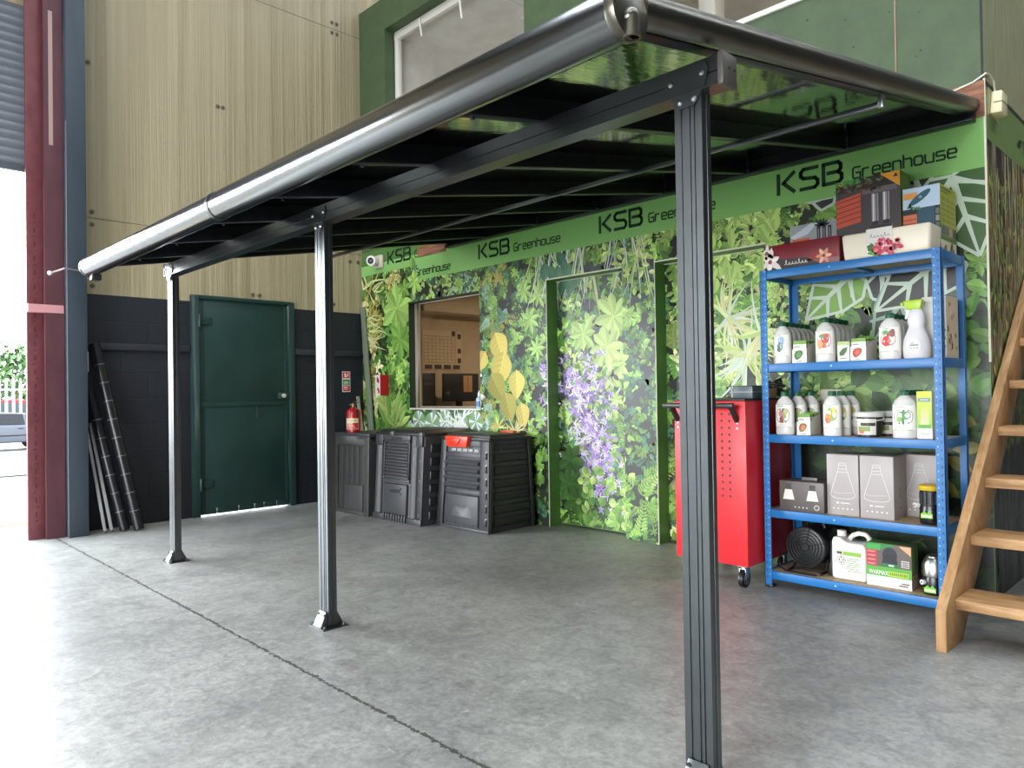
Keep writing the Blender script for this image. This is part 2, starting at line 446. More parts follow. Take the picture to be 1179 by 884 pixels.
for (yy, zz) in ((-2.70, 2.74), (-2.70, 2.63), (-2.72, 4.03), (-1.60, 3.94), (-1.55, 3.94), (-0.28, 5.19), (-0.34, 5.19), (-0.28, 5.08), (-0.34, 5.08), (-1.27, 2.14), (-1.20, 2.14), (-0.42, 2.11), (-0.36, 2.11), (-2.05, 2.12), (-2.70, 2.10), (-0.15, 2.60), (0.0 - 0.05, 2.60), (-0.4, 3.5)):
    s = MB(col=hx('6d6552')); s.cyl((0, yy, zz), (0.006, yy, zz), 0.022, 0.02, 14); s.cyl((0.006, yy, zz), (0.014, yy, zz), 0.010, 0.008, 6, hx('4a4438'))
    s.build('fixing_screw', M['matte'], clad)
rail = MB(col=hx('22262d')).box(0.001, 0.03, -2.79, DY0 - 0.01, 1.55, 1.61); rail.box(0.001, 0.03, DY1 + 0.01, -0.03, 1.55, 1.61)
struct(rail, 'trim_3', M['matte'], 'dark horizontal rail along the block wall', bevel=0.003)

# green metal door in the block wall
d3 = thing('door_3', None, None, (0, (DY0 + DY1) / 2, 0)); d3['kind'] = 'structure'; d3['label'] = 'dark green metal door with a strip of daylight under it'
o3 = (0, (DY0 + DY1) / 2, 0)
fr = MB(o3); fr.box(-0.08, 0.035, DY0, DY0 + 0.075, 0, DZ); fr.box(-0.08, 0.035, DY1 - 0.06, DY1, 0, DZ); fr.box(-0.08, 0.035, DY0 + 0.075, DY1 - 0.06, DZ - 0.03, DZ)
fr.build('door_frame', M['green_door'], d3, bevel=0.004)
lf = MB(o3); ya, yb = DY0 + 0.085, DY1 - 0.068
lf.box(-0.045, 0.005, ya, yb, 1.066, DZ - 0.025); lf.box(-0.045, 0.005, ya, yb, 0.065, 1.058)
cuts = [0.18, 0.42, 0.60, 0.71, 0.86]; e = 0
for i, q in enumerate(cuts + [1.0]):
    a = ya + (yb - ya) * e; bq = ya + (yb - ya) * q
    lf.box(-0.045, 0.004, a, bq - (0.012 if i < 5 else 0), 0.012, 0.0655); e = q
lf.build('door_leaf', M['green_door'], d3, bevel=0.003)
rb = MB(o3); rb.box(0.003, 0.014, ya, yb, 1.035, 1.075); rb.box(0.003, 0.012, ya, ya + 0.035, 0.06, DZ - 0.05); rb.box(0.003, 0.012, yb - 0.035, yb, 0.06, DZ - 0.05)
rb.build('stiffening_strap', M['green_door'], d3, bevel=0.002)
for zz in (1.85, 0.30):
    h = MB(o3); h.cyl((0.03, ya - 0.005, zz - 0.06), (0.03, ya - 0.005, zz + 0.06), 0.016, n=12); h.box(0.005, 0.022, ya, ya + 0.11, zz - 0.035, zz + 0.035)
    h.build('hinge', M['green_door'], d3, bevel=0.002)
h = MB(o3, col=hx('3a4b48')); h.box(0.005, 0.05, yb - 0.11, yb - 0.02, 1.10, 1.16); h.cyl((0.05, yb - 0.07, 1.13), (0.075, yb - 0.07, 1.13), 0.02, n=14, col=hx('b9b9b4'))
h.build('latch', M['steel_paint'], d3, bevel=0.003)
h = MB(o3, col=hx('20302e')); h.tube([(0.02, -1.26, 1.03), (0.05, -1.26, 1.02), (0.05, -1.26, 0.92), (0.02, -1.26, 0.91)], 0.009)
h.build('pull_handle', M['steel_paint'], d3)

# steel columns beside the roller door
rc = MB(); rc.box(-0.12, 0.16, -3.085, -2.95, 0, 7.3)
struct(rc, 'column', M['red_steel'], 'rusty red steel column between roller door and grey post', smooth=0)
ra = MB(); ra.box(0.06, 0.10, -3.20, -3.085, 0, 7.3); ra.box(-0.12, 0.06, -3.165, -3.085, 0, 7.3)
an = struct(ra, 'column', M['red_angle'], 'rusty red door guide angle at the edge of the opening', bevel=0.004)
hl = MB(col=hx('4a2427'))
for i in range(22):
    z = 0.15 + i * 0.115; hl.cyl((0.1001, -3.145 + 0.012 * math.sin(i * 2.1), z), (0.1006, -3.145 + 0.012 * math.sin(i * 2.1), z + 0.001), 0.011, n=8); hl.box(0.1001, 0.1005, -3.15, -3.138, z + 0.03, z + 0.07)
hl.build('rivet_row', M['matte'], an, smooth=0)
pk = MB(col=hx('c98f90')).box(0.09, 0.163, -3.203, -2.953, 1.83, 1.895)
struct(pk, 'trim_4', M['matte'], 'pale pink band painted across the red column', smooth=0)
st = MB(col=hx('a98a88')).box(0.158, 0.1625, -3.05, -3.02, 3.2, 4.3)
struct(st, 'trim_5', M['matte'], 'bare scraped strip on the red column', smooth=0)
bc = MB(); bc.box(0.0, 0.24, -2.945, -2.80, 0, 7.3)
struct(bc, 'column', M['blue_steel'], 'blue-grey painted steel post beside the red column', bevel=0.004)
wl = MB(col=hx('7a7d80')).box(0.237, 0.2425, -2.949, -2.944, 0, 3.4)
struct(wl, 'trim_6', M['matte'], 'pale edge strip down the grey post', smooth=0)
tb = MB(col=hx('c8c2b4')).box(0.0, 0.05, -2.772, -2.745, 1.36, 1.53)
struct(tb, 'trim_7', M['matte'], 'small pale plate on the block wall by the grey post', bevel=0.003)

# roller shutter
rs = MB(col=hx('6b7078'))
z = 3.03; seg = 0.072
while z < 4.5:
    for i in range(6):
        a0 = PI * i / 6; a1 = PI * (i + 1) / 6
        rs.poly([(-0.02 + 0.018 * math.sin(a0), -7.2, z + seg * i / 6), (-0.02 + 0.018 * math.sin(a0), -3.166, z + seg * i / 6), (-0.02 + 0.018 * math.sin(a1), -3.166, z + seg * (i + 1) / 6), (-0.02 + 0.018 * math.sin(a1), -7.2, z + seg * (i + 1) / 6)])
    z += seg
rs.box(-0.04, 0.0, -7.2, -3.166, 2.99, 3.04, hx('4d525a'))
struct(rs, 'door_4', M['steel_paint'], 'grey slatted roller shutter rolled up over the opening', smooth=40)

# shell of the hall outside the frame
sh = MB(); sh.box(-0.2, 11.2, -9.7, -9.5, 3.2, 7.5); sh.box(-0.2, 3.0, -9.7, -9.5, 0, 3.2); sh.box(8.0, 11.2, -9.7, -9.5, 0, 3.2); struct(sh, 'wall_front', M['shell'], smooth=0)  # unseen opening in the front wall, added and sized for frontal fill
sh = MB(); sh.box(11, 11.2, -12, 7.2, 0, 7.5); struct(sh, 'wall_right', M['shell'], smooth=0)
sh = MB(); sh.box(-0.2, 11.2, 7, 7.2, 0, 7.5); struct(sh, 'wall_alley', M['shell'], smooth=0)
SKY = [(2.0, 2.5), (5.6, 6.1), (9.0, 9.5)]
ce = MB(); xs = [-0.2] + [q for s in SKY for q in s] + [11.2]
for i in range(0, len(xs), 2): ce.box(xs[i], xs[i + 1], -12.2, 7.2, 7.5, 7.6)
for a, b_ in SKY: ce.box(a, b_, -12.2, -9.0, 7.5, 7.6); ce.box(a, b_, 5.5, 7.2, 7.5, 7.6)
struct(ce, 'ceiling', M['shell'], smooth=0)

# printed room: walls
WX0, WX1, WZ0, WZ1 = 0.87, 1.97, 0.98, 2.065
D1, D2, DH = (2.82, 3.61), (3.91, 4.77), 2.065
bw = MB(); T = 0.135
for x0, x1, z0, z1 in ((0, WX0, 0, 2.7), (WX0, WX1, 0, WZ0), (WX0, WX1, WZ1, 2.7), (WX1, D1[0], 0, 2.7), (D1[0], D1[1], DH, 2.7), (D1[1], D2[0], 0, 2.7), (D2[0], D2[1], DH, 2.7), (D2[1], XR, 0, 2.7)):
    bw.box(x0, x1, 0.0, T, z0, z1)
wall_back = struct(bw, 'wall_back', M['green_jamb'], 'printed leaf mural wall under a bright green lettered band', smooth=0)
O1, O2 = (0.5, 2.6, 3.57, 5.05), (3.7, 5.7, 3.57, 5.05)
uw = MB(); T2 = 0.13
uw.box(XR - 0.12, XR - 0.0005, 0.0035, 0.0042, 2.7, 5.4)
for x0, x1, z0, z1 in ((0, 0.5, 2.7, 5.4), (0.5, 5.7, 2.7, 3.57), (0.5, 5.7, 5.05, 5.4), (2.6, 3.7, 3.57, 5.05), (5.7, XR - 0.12, 2.7, 5.4)):
    uw.box(x0, x1, 0.004, T2, z0, z1)
up = struct(uw, 'wall_back', M['green_wall'], 'dark green upper wall with two openings', smooth=0)
pn = MB(col=hx('9a7a66')).box(5.575, 5.583, -0.002, 0.004, 2.82, 4.6)
pn.build('cable', M['matte'], up, smooth=0)
sl = MB(col=hx('1a221a')).box(XR - 0.014, XR - 0.004, -0.002, 0.0034, 2.74, 5.4); sl.build('corner_gap_line', M['matte'], up, smooth=0)  # dark strip drawn along the gap at the upper corner
dots = MB(col=hx('26382a'))
for i in range(46):
    x = random.uniform(4.0, 5.95); z = random.uniform(2.78, 3.5); r = random.uniform(0.004, 0.009)
    dots.cyl((x, 0.0035, z), (x, 0.003, z), r, n=7)
dots.build('nail_hole', M['matte'], up, smooth=0)['kind'] = 'stuff'
sw = MB(); sw.box(XR - 0.12, XR, 0.0045, 6.8, 2.75, 5.4)
struct(sw, 'wall_side', M['khaki_wall'], 'khaki upper side wall of the printed room', smooth=0)
sw2 = MB(); sw2.box(XR - 0.12, XR - 0.0005, T, 6.8, 0, 2.75)
wall_side = struct(sw2, 'wall_side', M['green_jamb'], 'bark printed side wall behind the wooden stairs', smooth=0)
# upstairs: sill trims, plaster, white room
ms = MB(); ms.box(0.02, XR - 0.12, 0.14, 4.0, 3.40, 3.55); struct(ms, 'floor', M['white_wall'], 'upper room floor', smooth=0)
mc = MB(); mc.box(0.02, XR - 0.12, 0.135, 4.0, 5.0, 5.38); struct(mc, 'ceiling', M['white_wall'], 'pale grey ceiling of the upper room', smooth=0)
mw = MB(); mw.box(0.42, 0.52, 0.135, 4, 3.55, 5.0); mw.box(0.52, XR - 0.12, 3.9, 4.0, 3.55, 5.0); mw.box(3.0, 3.1, 0.135, 3.9, 3.55, 5.0)
struct(mw, 'wall_upstairs', M['white_wall'], 'pale grey inner walls seen through the upper openings', smooth=0)
tr = MB(col=hx('e6e2d8')); tr.box(3.7, 5.7, -0.012, 0.20, 3.55, 3.585); struct(tr, 'trim_8', M['matte'], 'white sill board of the right upper opening', bevel=0.003)
tr = MB(col=hx('dedad2')); tr.box(0.515, 0.575, 0.12, 0.17, 3.57, 4.98); tr.box(0.515, 2.6, 0.115, 0.16, 4.955, 5.01); struct(tr, 'trim_9', M['matte'], 'ragged white lining edge of the left upper opening', bevel=0.003)
for i, (x, l, w) in enumerate(((0.98, 0.16, 0.03), (1.62, 0.22, 0.03))):
    s = MB((x, 0.1, 4.99), col=hx('e8e6e0')); s.M = None
    s.hexa([(x + 0.03, 0.10, 4.98 - l), (x + 0.045, 0.10, 4.98 - l), (x + 0.045, 0.11, 4.98 - l), (x + 0.03, 0.11, 4.98 - l)], [(x - w / 2, 0.10, 5.02), (x + w / 2, 0.10, 5.02), (x + w / 2, 0.11, 5.02), (x - w / 2, 0.11, 5.02)])
    tag(s.build('torn_lining_strip', M['matte'], None), ['short torn white strip hanging in the left upper opening', 'longer torn white strip hanging near the middle of the upper opening'][i], 'strip')
pj_ = MB(col=hx('a9a69e')); pj_.box(1.9, 1.906, 0.14, 3.8, 4.9985, 5.0); struct(pj_, 'trim_10', M['matte'], smooth=0)
cr = MB((1.75, 0.9, 5.0), col=hx('cfccc4')); cr.lathe([(0.05, -0.012), (0.055, 0.0)], (1.75, 0.9, 5.0), 20)
tag(cr.build('ceiling_rose', M['matte']), 'small round plate on the upper room ceiling', 'ceiling fitting')
# white frame timbers standing in the right opening
sf = thing('white_shelf_frame', 'white timber frame standing in the right upper opening', 'frame', (3.6, 1.2, 3.55))
oo = (3.6, 1.2, 3.55)
b = MB(oo, col=hx('e4e0d6')); b.box(3.62, 3.78, 1.15, 1.31, 3.55, 5.0); b.build('post', M['matte'], sf, bevel=0.006)
b = MB(oo, col=hx('dcd8cd')); b.box(3.12, 3.64, 1.19, 1.27, 4.30, 4.42); b.box(3.12, 3.64, 1.17, 1.29, 4.42, 4.445); b.build('cross_board', M['matte'], sf, bevel=0.004)
b = MB(oo, col=hx('c9c4b8')); b.box(3.14, 3.30, 1.19, 1.27, 3.55, 4.31); b.build('upright', M['matte'], sf, bevel=0.004)
# exposed timber strip above the band
ex = MB(); ex.box(5.62, XR, -0.012, 0.003, 2.55, 2.74); struct(ex, 'trim_11', M['brick'], 'bare reddish brown timber at the end of the band', smooth=0)
ex = MB(col=hx('b0603e')); ex.box(1.04, 1.50, -0.006, 0.0, 2.51, 2.62); struct(ex, 'trim_12', M['brick'], 'torn orange brown patch above the band', smooth=0)
ed = MB(col=hx('e2dcc6')); ed.box(XR - 0.006, XR + 0.004, -0.006, 0.004, 1.25, 2.75); struct(ed, 'trim_13', M['matte'], 'pale edge bead on the outer corner', smooth=0)

# ------------------------------------------------------------------ the mural
G = {k: hx(v) for k, v in dict(
    dk='10140f', dk2='1b2119', dk3='2b3028', slate='3a3d3f', g1='2a4022', g2='3d602e', g3='5a8a3e', g4='7ba64c', g5='9bc264', y1='bcd47a', y2='d3e09a', y3='dcd9a0', ol='9a9448', gold='c6b65e',
    bl='4a7a5c', gr='8fae96', pale='ccdcc8', wh='e4e9e2', pu1='7f62a8', pu2='a98ccc', pu3='d2c2e6', band='6aa84a').items()}

class Mural:
    """flat prints on wall rectangles; leaves are clipped to each rectangle"""
    def __init__(self, rects, place, cell=0.06):
        self.rects = rects; self.place = place; self.cell = cell; self.grid = {}
        self.mbs = [MB() for _ in rects]
    def level(self, pts):
        us = [p[0] for p in pts]; vs = [p[1] for p in pts]; c = self.cell
        keys = [(i, j) for i in range(int(min(us) // c), int(max(us) // c) + 1) for j in range(int(min(vs) // c), int(max(vs) // c) + 1)]
        l = 1 + max(self.grid.get(k, 0) for k in keys)
        for k in keys: self.grid[k] = l
        return l
    def clip(self, pts, r):
        for ax, val, sg in ((0, r[0], 1), (0, r[1], -1), (1, r[2], 1), (1, r[3], -1)):
            out = []
            for i in range(len(pts)):
                a, b = pts[i], pts[(i + 1) % len(pts)]
                da, db = (a[ax] - val) * sg, (b[ax] - val) * sg
                if da >= 0: out.append(a)
                if (da > 0 and db < 0) or (da < 0 and db > 0):
                    t = da / (da - db); out.append((a[0] + (b[0] - a[0]) * t, a[1] + (b[1] - a[1]) * t))
            pts = out
            if len(pts) < 3: return None
        return pts
    def draw(self, polys, rect=None):
        if polys and isinstance(polys[0], list):
            for q in polys: self.draw(q, rect)
            return
        """polys: [(pts, colour)] of one motif, painted at one level"""
        allp = [p for q, _ in polys for p in q]
        u0 = min(p[0] for p in allp); u1 = max(p[0] for p in allp); v0 = min(p[1] for p in allp); v1 = max(p[1] for p in allp)
        hit = [i for i, r in enumerate(self.rects) if u1 > r[0] and u0 < r[1] and v1 > r[2] and v0 < r[3] and (rect is None or i in rect)]
        if not hit: return
        l = self.level(allp); vein_up = len(polys) in (3, 11)
        for i in hit:
            r = self.rects[i]
            for j, (pts, c) in enumerate(polys):
                q = self.clip(list(pts), r)
                if q: self.mbs[i].poly([self.place(p[0], p[1], r[4], l + (0.5 if j >= 2 and vein_up else 0)) for p in q], c)

def leaf(cu, cv, ang, L, W, col, vein=None, tip=0.5):
    """ovate leaf: two halves of slightly different green and a midrib"""
    ca, sa = math.cos(ang), math.sin(ang)
    def P(t, s): return (cu + ca * t * L - sa * s * W, cv + sa * t * L + ca * s * W)
    if L > 0.15:
        def wd(t): return 0.5 * (math.sin(PI * min(1, t / (2 * tip)) if t < tip else PI / 2 + PI / 2 * (t - tip) / (1 - tip)) ** 0.8)
        T = [i / 9 for i in range(10)]
        A = [P(t, wd(t)) for t in T[:-1]] + [P(1, 0)]; B = [P(t, -wd(t)) for t in T[:-1]] + [P(1, 0)]
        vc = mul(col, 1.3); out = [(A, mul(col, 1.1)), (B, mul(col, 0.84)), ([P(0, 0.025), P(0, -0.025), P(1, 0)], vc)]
        for t in (0.15, 0.3, 0.45, 0.6):
            for s in (1, -1):
                w_ = wd(min(0.95, t + 0.17)) * 0.85
                out.append(([P(t, s * 0.03), P(t + 0.17, s * w_), P(t + 0.022, s * 0.03)], vc))
        return out
    A = [P(0, 0), P(0.08, 0.22), P(0.25, 0.42), P(tip, 0.5), P(0.75, 0.35), P(1, 0)]
    B = [P(0, 0), P(0.08, -0.22), P(0.25, -0.42), P(tip, -0.5), P(0.75, -0.35), P(1, 0)]
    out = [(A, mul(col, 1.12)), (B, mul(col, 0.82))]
    if vein: out.append(([P(0, 0.04), P(0, -0.04), P(1, 0)], vein))
    return out

def strap(cu, cv, ang, L, W, bend, col):
    pts = []; out = []; u, v = cu, cv; a = ang; n = 5
    for i in range(n + 1):
        w = W * (1 - (i / n) ** 1.5) * 0.5 + 0.0008
        pts.append(((u - math.sin(a) * w, v + math.cos(a) * w), (u + math.sin(a) * w, v - math.cos(a) * w)))
        u += math.cos(a) * L / n; v += math.sin(a) * L / n; a += bend / n
    for i in range(n):
        out.append(([pts[i][0], pts[i + 1][0], pts[i + 1][1], pts[i][1]], col))
    return out

def palmate(cu, cv, R, n, a0, col, wk=0.42):
    out = []
    for i in range(n):
        a = a0 + 2 * PI * i / n + random.uniform(-0.12, 0.12)
        out.append(leaf(cu, cv, a, R * random.uniform(0.8, 1.05), R * wk, mul(col, random.uniform(0.75, 1.2)), mul(col, 1.45), 0.62))
    return out

def fern(cu, cv, ang, L, col, n=9):
    out = []
    for i in range(n):
        t = (i + 0.5) / n; u = cu + math.cos(ang) * L * t; v = cv + math.sin(ang) * L * t; l = L * 0.32 * (1 - t * 0.75)
        for s in (1, -1):
            out.append(leaf(u, v, ang + s * 1.0, l, l * 0.34, mul(col, random.uniform(0.85, 1.15))))
    return out

def disc(cu, cv, ru, rv, col, n=14):
    return [([(cu + ru * math.cos(2 * PI * i / n), cv + rv * math.sin(2 * PI * i / n)) for i in range(n)], col)]

def veined(cu, cv, ang, L, W, base, vein, vw=0.019):
    """big caladium leaf: dark blade with thick pale veins"""
    ca, sa = math.cos(ang), math.sin(ang)
    def P(t, s): return (cu + ca * t * L - sa * s * W, cv + sa * t * L + ca * s * W)
    O = [P(-0.12, 0), P(-0.2, 0.32), P(0.05, 0.52), P(0.45, 0.42), P(1, 0), P(0.45, -0.42), P(0.05, -0.52), P(-0.2, -0.32)]
    out = []
    for i in range(len(O)):
        out.append(([P(0.1, 0), O[i], O[(i + 1) % len(O)]], mul(base, 1.0 if i % 2 else 0.85)))
    yield out
    def line(a, b, w0, w1):
        d = math.atan2(b[1] - a[1], b[0] - a[0]); n = (-math.sin(d), math.cos(d))
        return ([(a[0] + n[0] * w0, a[1] + n[1] * w0), (b[0] + n[0] * w1, b[1] + n[1] * w1), (b[0] - n[0] * w1, b[1] - n[1] * w1), (a[0] - n[0] * w0, a[1] - n[1] * w0)], vein)
    lines = [line(P(-0.1, 0), P(1, 0), vw, vw * 0.3)]
    for t, s in ((0.0, 0.5), (0.0, -0.5), (0.25, 0.42), (0.25, -0.42), (0.5, 0.32), (0.5, -0.32), (-0.05, 0.35), (-0.05, -0.35)):
        lines.append(line(P(t - 0.05, 0), P(t + 0.22, s), vw * 0.7, vw * 0.35))
    for i in range(len(O)): lines.append(line(O[i], O[(i + 1) % len(O)], vw * 0.45, vw * 0.45))
    for q in lines: yield [q]

E0 = -0.0006
def place_back(u, v, yy, l): return (u, yy + E0 - l * 1.2e-5, v)
BZ = 2.55
rects = [(0, WX0, 0, BZ, 0), (WX0, WX1, 0, WZ0, 0), (WX0, WX1, WZ1, BZ, 0), (WX1, D1[0], 0, BZ, 0), (D1[0], D1[1], DH, BZ, 0), (D1[1], D2[0], 0, BZ, 0), (D2[0], D2[1], DH, BZ, 0), (D2[1], XR - 0.004, 0, BZ, 0),
         (D1[0], D1[1], 0.02, DH, 0.131), (D2[0], D2[1], 0.02, DH, 0.131)]
mu = Mural(rects, place_back)
rnd = random.Random(21)
R = rnd.uniform
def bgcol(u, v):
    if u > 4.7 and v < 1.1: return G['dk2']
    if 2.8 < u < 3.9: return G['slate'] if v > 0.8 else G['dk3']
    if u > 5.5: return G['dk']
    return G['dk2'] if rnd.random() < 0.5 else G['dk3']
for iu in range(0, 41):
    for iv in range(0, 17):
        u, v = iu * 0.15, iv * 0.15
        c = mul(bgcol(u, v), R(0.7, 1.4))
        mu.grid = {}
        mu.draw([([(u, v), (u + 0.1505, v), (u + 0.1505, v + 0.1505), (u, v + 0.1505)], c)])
mu.grid = {}
def zone(u, v):
    """dominant greens, leaf size and style of the print at that place"""
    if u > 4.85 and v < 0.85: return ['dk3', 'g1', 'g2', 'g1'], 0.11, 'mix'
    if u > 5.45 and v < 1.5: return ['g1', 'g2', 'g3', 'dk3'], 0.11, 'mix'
    if u < 0.35: return ['g2', 'g3', 'ol', 'y3'], 0.10, 'mix'
    if u < 0.9 and v < 1.15: return ['g3', 'g4', 'g5', 'g2'], 0.10, 'mix'
    if u < 0.9: return ['g2', 'g3', 'g4', 'g5'], 0.08, 'mix'
    if u < 1.97 and v > 2.0: return ['g3', 'g5', 'y1', 'gr', 'bl'], 0.06, 'mix'
    if u < 1.97: return ['g2', 'g3', 'bl', 'pale'], 0.09, 'mix'
    if u < 2.35: return ['bl', 'gr', 'g3', 'ol', 'g4'], 0.08, 'fern'
    if u < 2.85: return ['g3', 'g4', 'bl', 'g5', 'g2'], 0.065, 'mix'
    if u < 3.62 and v < 0.55: return ['g2', 'g3', 'g4', 'g5'], 0.085, 'mix'
    if u < 3.62: return ['g3', 'g4', 'g5', 'y1', 'bl'], 0.07, 'mix'
    if u < 3.95: return ['g3', 'g4', 'g5', 'bl'], 0.055, 'fern' if v < 0.6 else 'mix'
    if u < 4.75: return ['g4', 'g5', 'y1', 'y2', 'g3'], 0.08, 'mix'
    if u < 5.2 and v > 0.9: return ['g3', 'g4', 'g5', 'y1'], 0.055, 'mix'
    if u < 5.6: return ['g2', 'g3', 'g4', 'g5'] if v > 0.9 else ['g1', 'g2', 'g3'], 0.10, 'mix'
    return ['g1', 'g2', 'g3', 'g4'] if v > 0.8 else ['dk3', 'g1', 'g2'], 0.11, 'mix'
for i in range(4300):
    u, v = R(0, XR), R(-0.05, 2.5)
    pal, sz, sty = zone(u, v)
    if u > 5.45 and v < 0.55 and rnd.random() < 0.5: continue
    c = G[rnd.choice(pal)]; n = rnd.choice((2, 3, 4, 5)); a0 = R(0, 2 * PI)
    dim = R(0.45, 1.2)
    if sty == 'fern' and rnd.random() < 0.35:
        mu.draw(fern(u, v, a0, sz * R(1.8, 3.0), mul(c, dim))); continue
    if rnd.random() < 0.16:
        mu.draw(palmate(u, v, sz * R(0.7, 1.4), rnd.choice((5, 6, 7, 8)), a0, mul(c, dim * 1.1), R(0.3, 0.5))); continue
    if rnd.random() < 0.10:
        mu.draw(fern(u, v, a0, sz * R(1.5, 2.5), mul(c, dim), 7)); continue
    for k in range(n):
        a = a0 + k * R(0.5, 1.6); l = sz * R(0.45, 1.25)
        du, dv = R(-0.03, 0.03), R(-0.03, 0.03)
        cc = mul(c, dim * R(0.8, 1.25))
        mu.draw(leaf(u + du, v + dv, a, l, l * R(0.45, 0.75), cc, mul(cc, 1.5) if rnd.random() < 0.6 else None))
def many(n, f):
    for i in range(n): f(i)
# named motifs of the print
many(46, lambda i: mu.draw(strap(R(0.02, 0.26), R(1.6, 2.38), rnd.choice((R(0.2, 1.4), R(1.6, 2.9), R(-1.2, 0.4))), R(0.16, 0.36), R(0.016, 0.03), R(-1.4, 1.4), mul(G[rnd.choice(('y3', 'y1', 'gold', 'y2'))], R(0.7, 1.05)))))
for i in range(70): mu.draw(leaf(0.6 + 0.12 * math.cos(i) * R(0, 1), 2.33 + 0.14 * math.sin(i) * R(0, 1), R(0, 6.3), 0.06, 0.03, mul(G[rnd.choice(('ol', 'gold', 'y3'))], R(0.6, 1))))
mu.draw(palmate(0.66, 2.03, 0.30, 9, 0.3, G['g5'])); mu.draw(palmate(0.72, 1.70, 0.22, 8, 0.1, G['g4'])); mu.draw(palmate(0.98, 2.28, 0.16, 7, 0.9, G['g5'])); mu.draw(palmate(0.80, 2.22, 0.13, 6, 0.4, G['g4']))
many(26, lambda i: mu.draw(leaf(0.42 + R(-0.05, 0.25), 0.82 + R(-0.06, 0.12), R(0.3, 2.8), R(0.22, 0.36), R(0.05, 0.09), mul(G[rnd.choice(('g4', 'g5', 'y1'))], R(0.7, 1)), G['y1'])))
for i in range(5):
    cu, cv = 1.02 + i * 0.22, 0.86 - 0.035 * (i % 2)
    rr = R(0.10, 0.13)
    mu.draw(disc(cu, cv, rr, rr, mul(G['gr'], 0.9)))
    for k in range(9):
        a = 2 * PI * k / 9 + R(0, .3); mu.draw([([(cu, cv), (cu + rr * 0.95 * math.cos(a), cv + rr * 0.95 * math.sin(a)), (cu + rr * 0.95 * math.cos(a + 0.33), cv + rr * 0.95 * math.sin(a + 0.33))], G['wh'] if k % 3 else G['g4'])])
many(34, lambda i: mu.draw(strap(R(1.3, 1.75), R(0.8, 0.95), R(0, 6.3), R(0.1, 0.22), 0.018, R(-2, 2), G['wh'])))
for (u, v, s, a) in ((2.18, 1.55, 0.30, -1.2), (2.30, 1.36, 0.34, -1.9), (2.12, 1.18, 0.30, -1.0), (2.45, 1.22, 0.26, -1.6), (2.3, 1.02, 0.28, -1.3), (2.05, 1.42, 0.22, -2.2), (2.5, 0.95, 0.22, -1.4)):
    c = mul(G[rnd.choice(('ol', 'gold', 'gold'))], R(0.85, 1.1)); mu.draw(leaf(u, v + s * 0.4, a, s, s * 0.78, c, mul(c, 1.35), 0.35))  # sky light through the added opening behind the camera
for (u, v) in ((2.2, 0.82), (2.42, 0.78), (2.33, 0.7)):
    many(16, lambda i: mu.draw(strap(u, v, R(-0.3, 3.4), R(0.10, 0.17), 0.016, R(-1, 1), mul(G[rnd.choice(('y3', 'gold'))], R(0.8, 1)))))
for (u, v, r_) in ((2.62, 1.75, 0.14), (2.72, 1.95, 0.13), (2.55, 2.0, 0.12), (2.7, 1.5, 0.12)):
    mu.draw(palmate(u, v, r_, 8, R(0, 1), G['g5'], 0.3))
# hanging roots over the first door
many(44, lambda i: mu.draw(strap(rnd.choice((R(2.66, 2.95), R(3.0, 3.35), R(3.5, 3.85))), R(2.3, 2.42), R(-2.0, -1.2), R(0.3, 0.75), R(0.007, 0.016), R(-0.5, 0.6), mul(G[rnd.choice(('pale', 'wh', 'y2', 'gr'))], R(0.7, 1)))))
many(10, lambda i: mu.draw(leaf(R(2.75, 3.2), R(2.05, 2.3), R(-2.2, -0.9), 0.16, 0.10, mul(G['bl'], R(0.8, 1.2)), G['gr'])))
for (u, v, r_) in ((3.42, 1.72, 0.24), (3.35, 1.48, 0.2), (3.1, 1.6, 0.17), (3.52, 1.35, 0.16)):
    mu.draw(palmate(u, v, r_, 8, R(0, 1), mix(G['y1'], G['g5'], R(0.2, 0.7)), 0.36))
many(30, lambda i: mu.draw(leaf(R(3.5, 3.9), R(2.0, 2.25) - 0, R(0, 6.3), 0.07, 0.035, mul(G[rnd.choice(('g5', 'y1', 'y2'))], R(0.8, 1)))))
# purple blossom
def blossom(i):
    t = R(0, 1); u = 3.14 + (t - 0.4) * 0.30 + rnd.gauss(0, 0.15 - 0.06 * t); v = 1.33 - t * 1.02 + rnd.gauss(0, 0.10)
    c = G[rnd.choice(('pu1', 'pu2', 'pu2', 'pu3', 'pu3'))]; a0 = R(0, 6.3)
    for k in range(rnd.choice((3, 4, 5))): mu.draw(leaf(u, v, a0 + k * 1.3, R(0.025, 0.055), R(0.008, 0.02), mul(c, R(0.7, 1.15))))
many(210, blossom)
many(70, lambda i: mu.draw(leaf(3.12 + rnd.gauss(0, 0.2), 0.95 + rnd.gauss(0, 0.35), R(0, 6.3), R(0.04, 0.08), R(0.02, 0.045), mul(G[rnd.choice(('g4', 'g5', 'g3', 'slate'))], R(0.6, 1)))))
many(170, blossom)
many(60, lambda i: mu.draw(leaf(3.12 + rnd.gauss(0, 0.16), 0.95 + rnd.gauss(0, 0.3), R(0, 6.3), 0.06, 0.014, mul(G[rnd.choice(('y2', 'wh', 'pale'))], R(0.8, 1)))))
for (u, v) in ((2.95, 0.55), (2.92, 0.35), (3.02, 0.22)): mu.draw(palmate(u, v, 0.17, 7, R(0, 1), G['g2'], 0.45))
many(60, lambda i: mu.draw(leaf(R(3.05, 3.65), R(0.04, 0.5), R(0, 6.3), R(0.06, 0.1), R(0.05, 0.08), mul(G[rnd.choice(('g4', 'g5', 'y1', 'g3'))], R(0.7, 1.05)))))
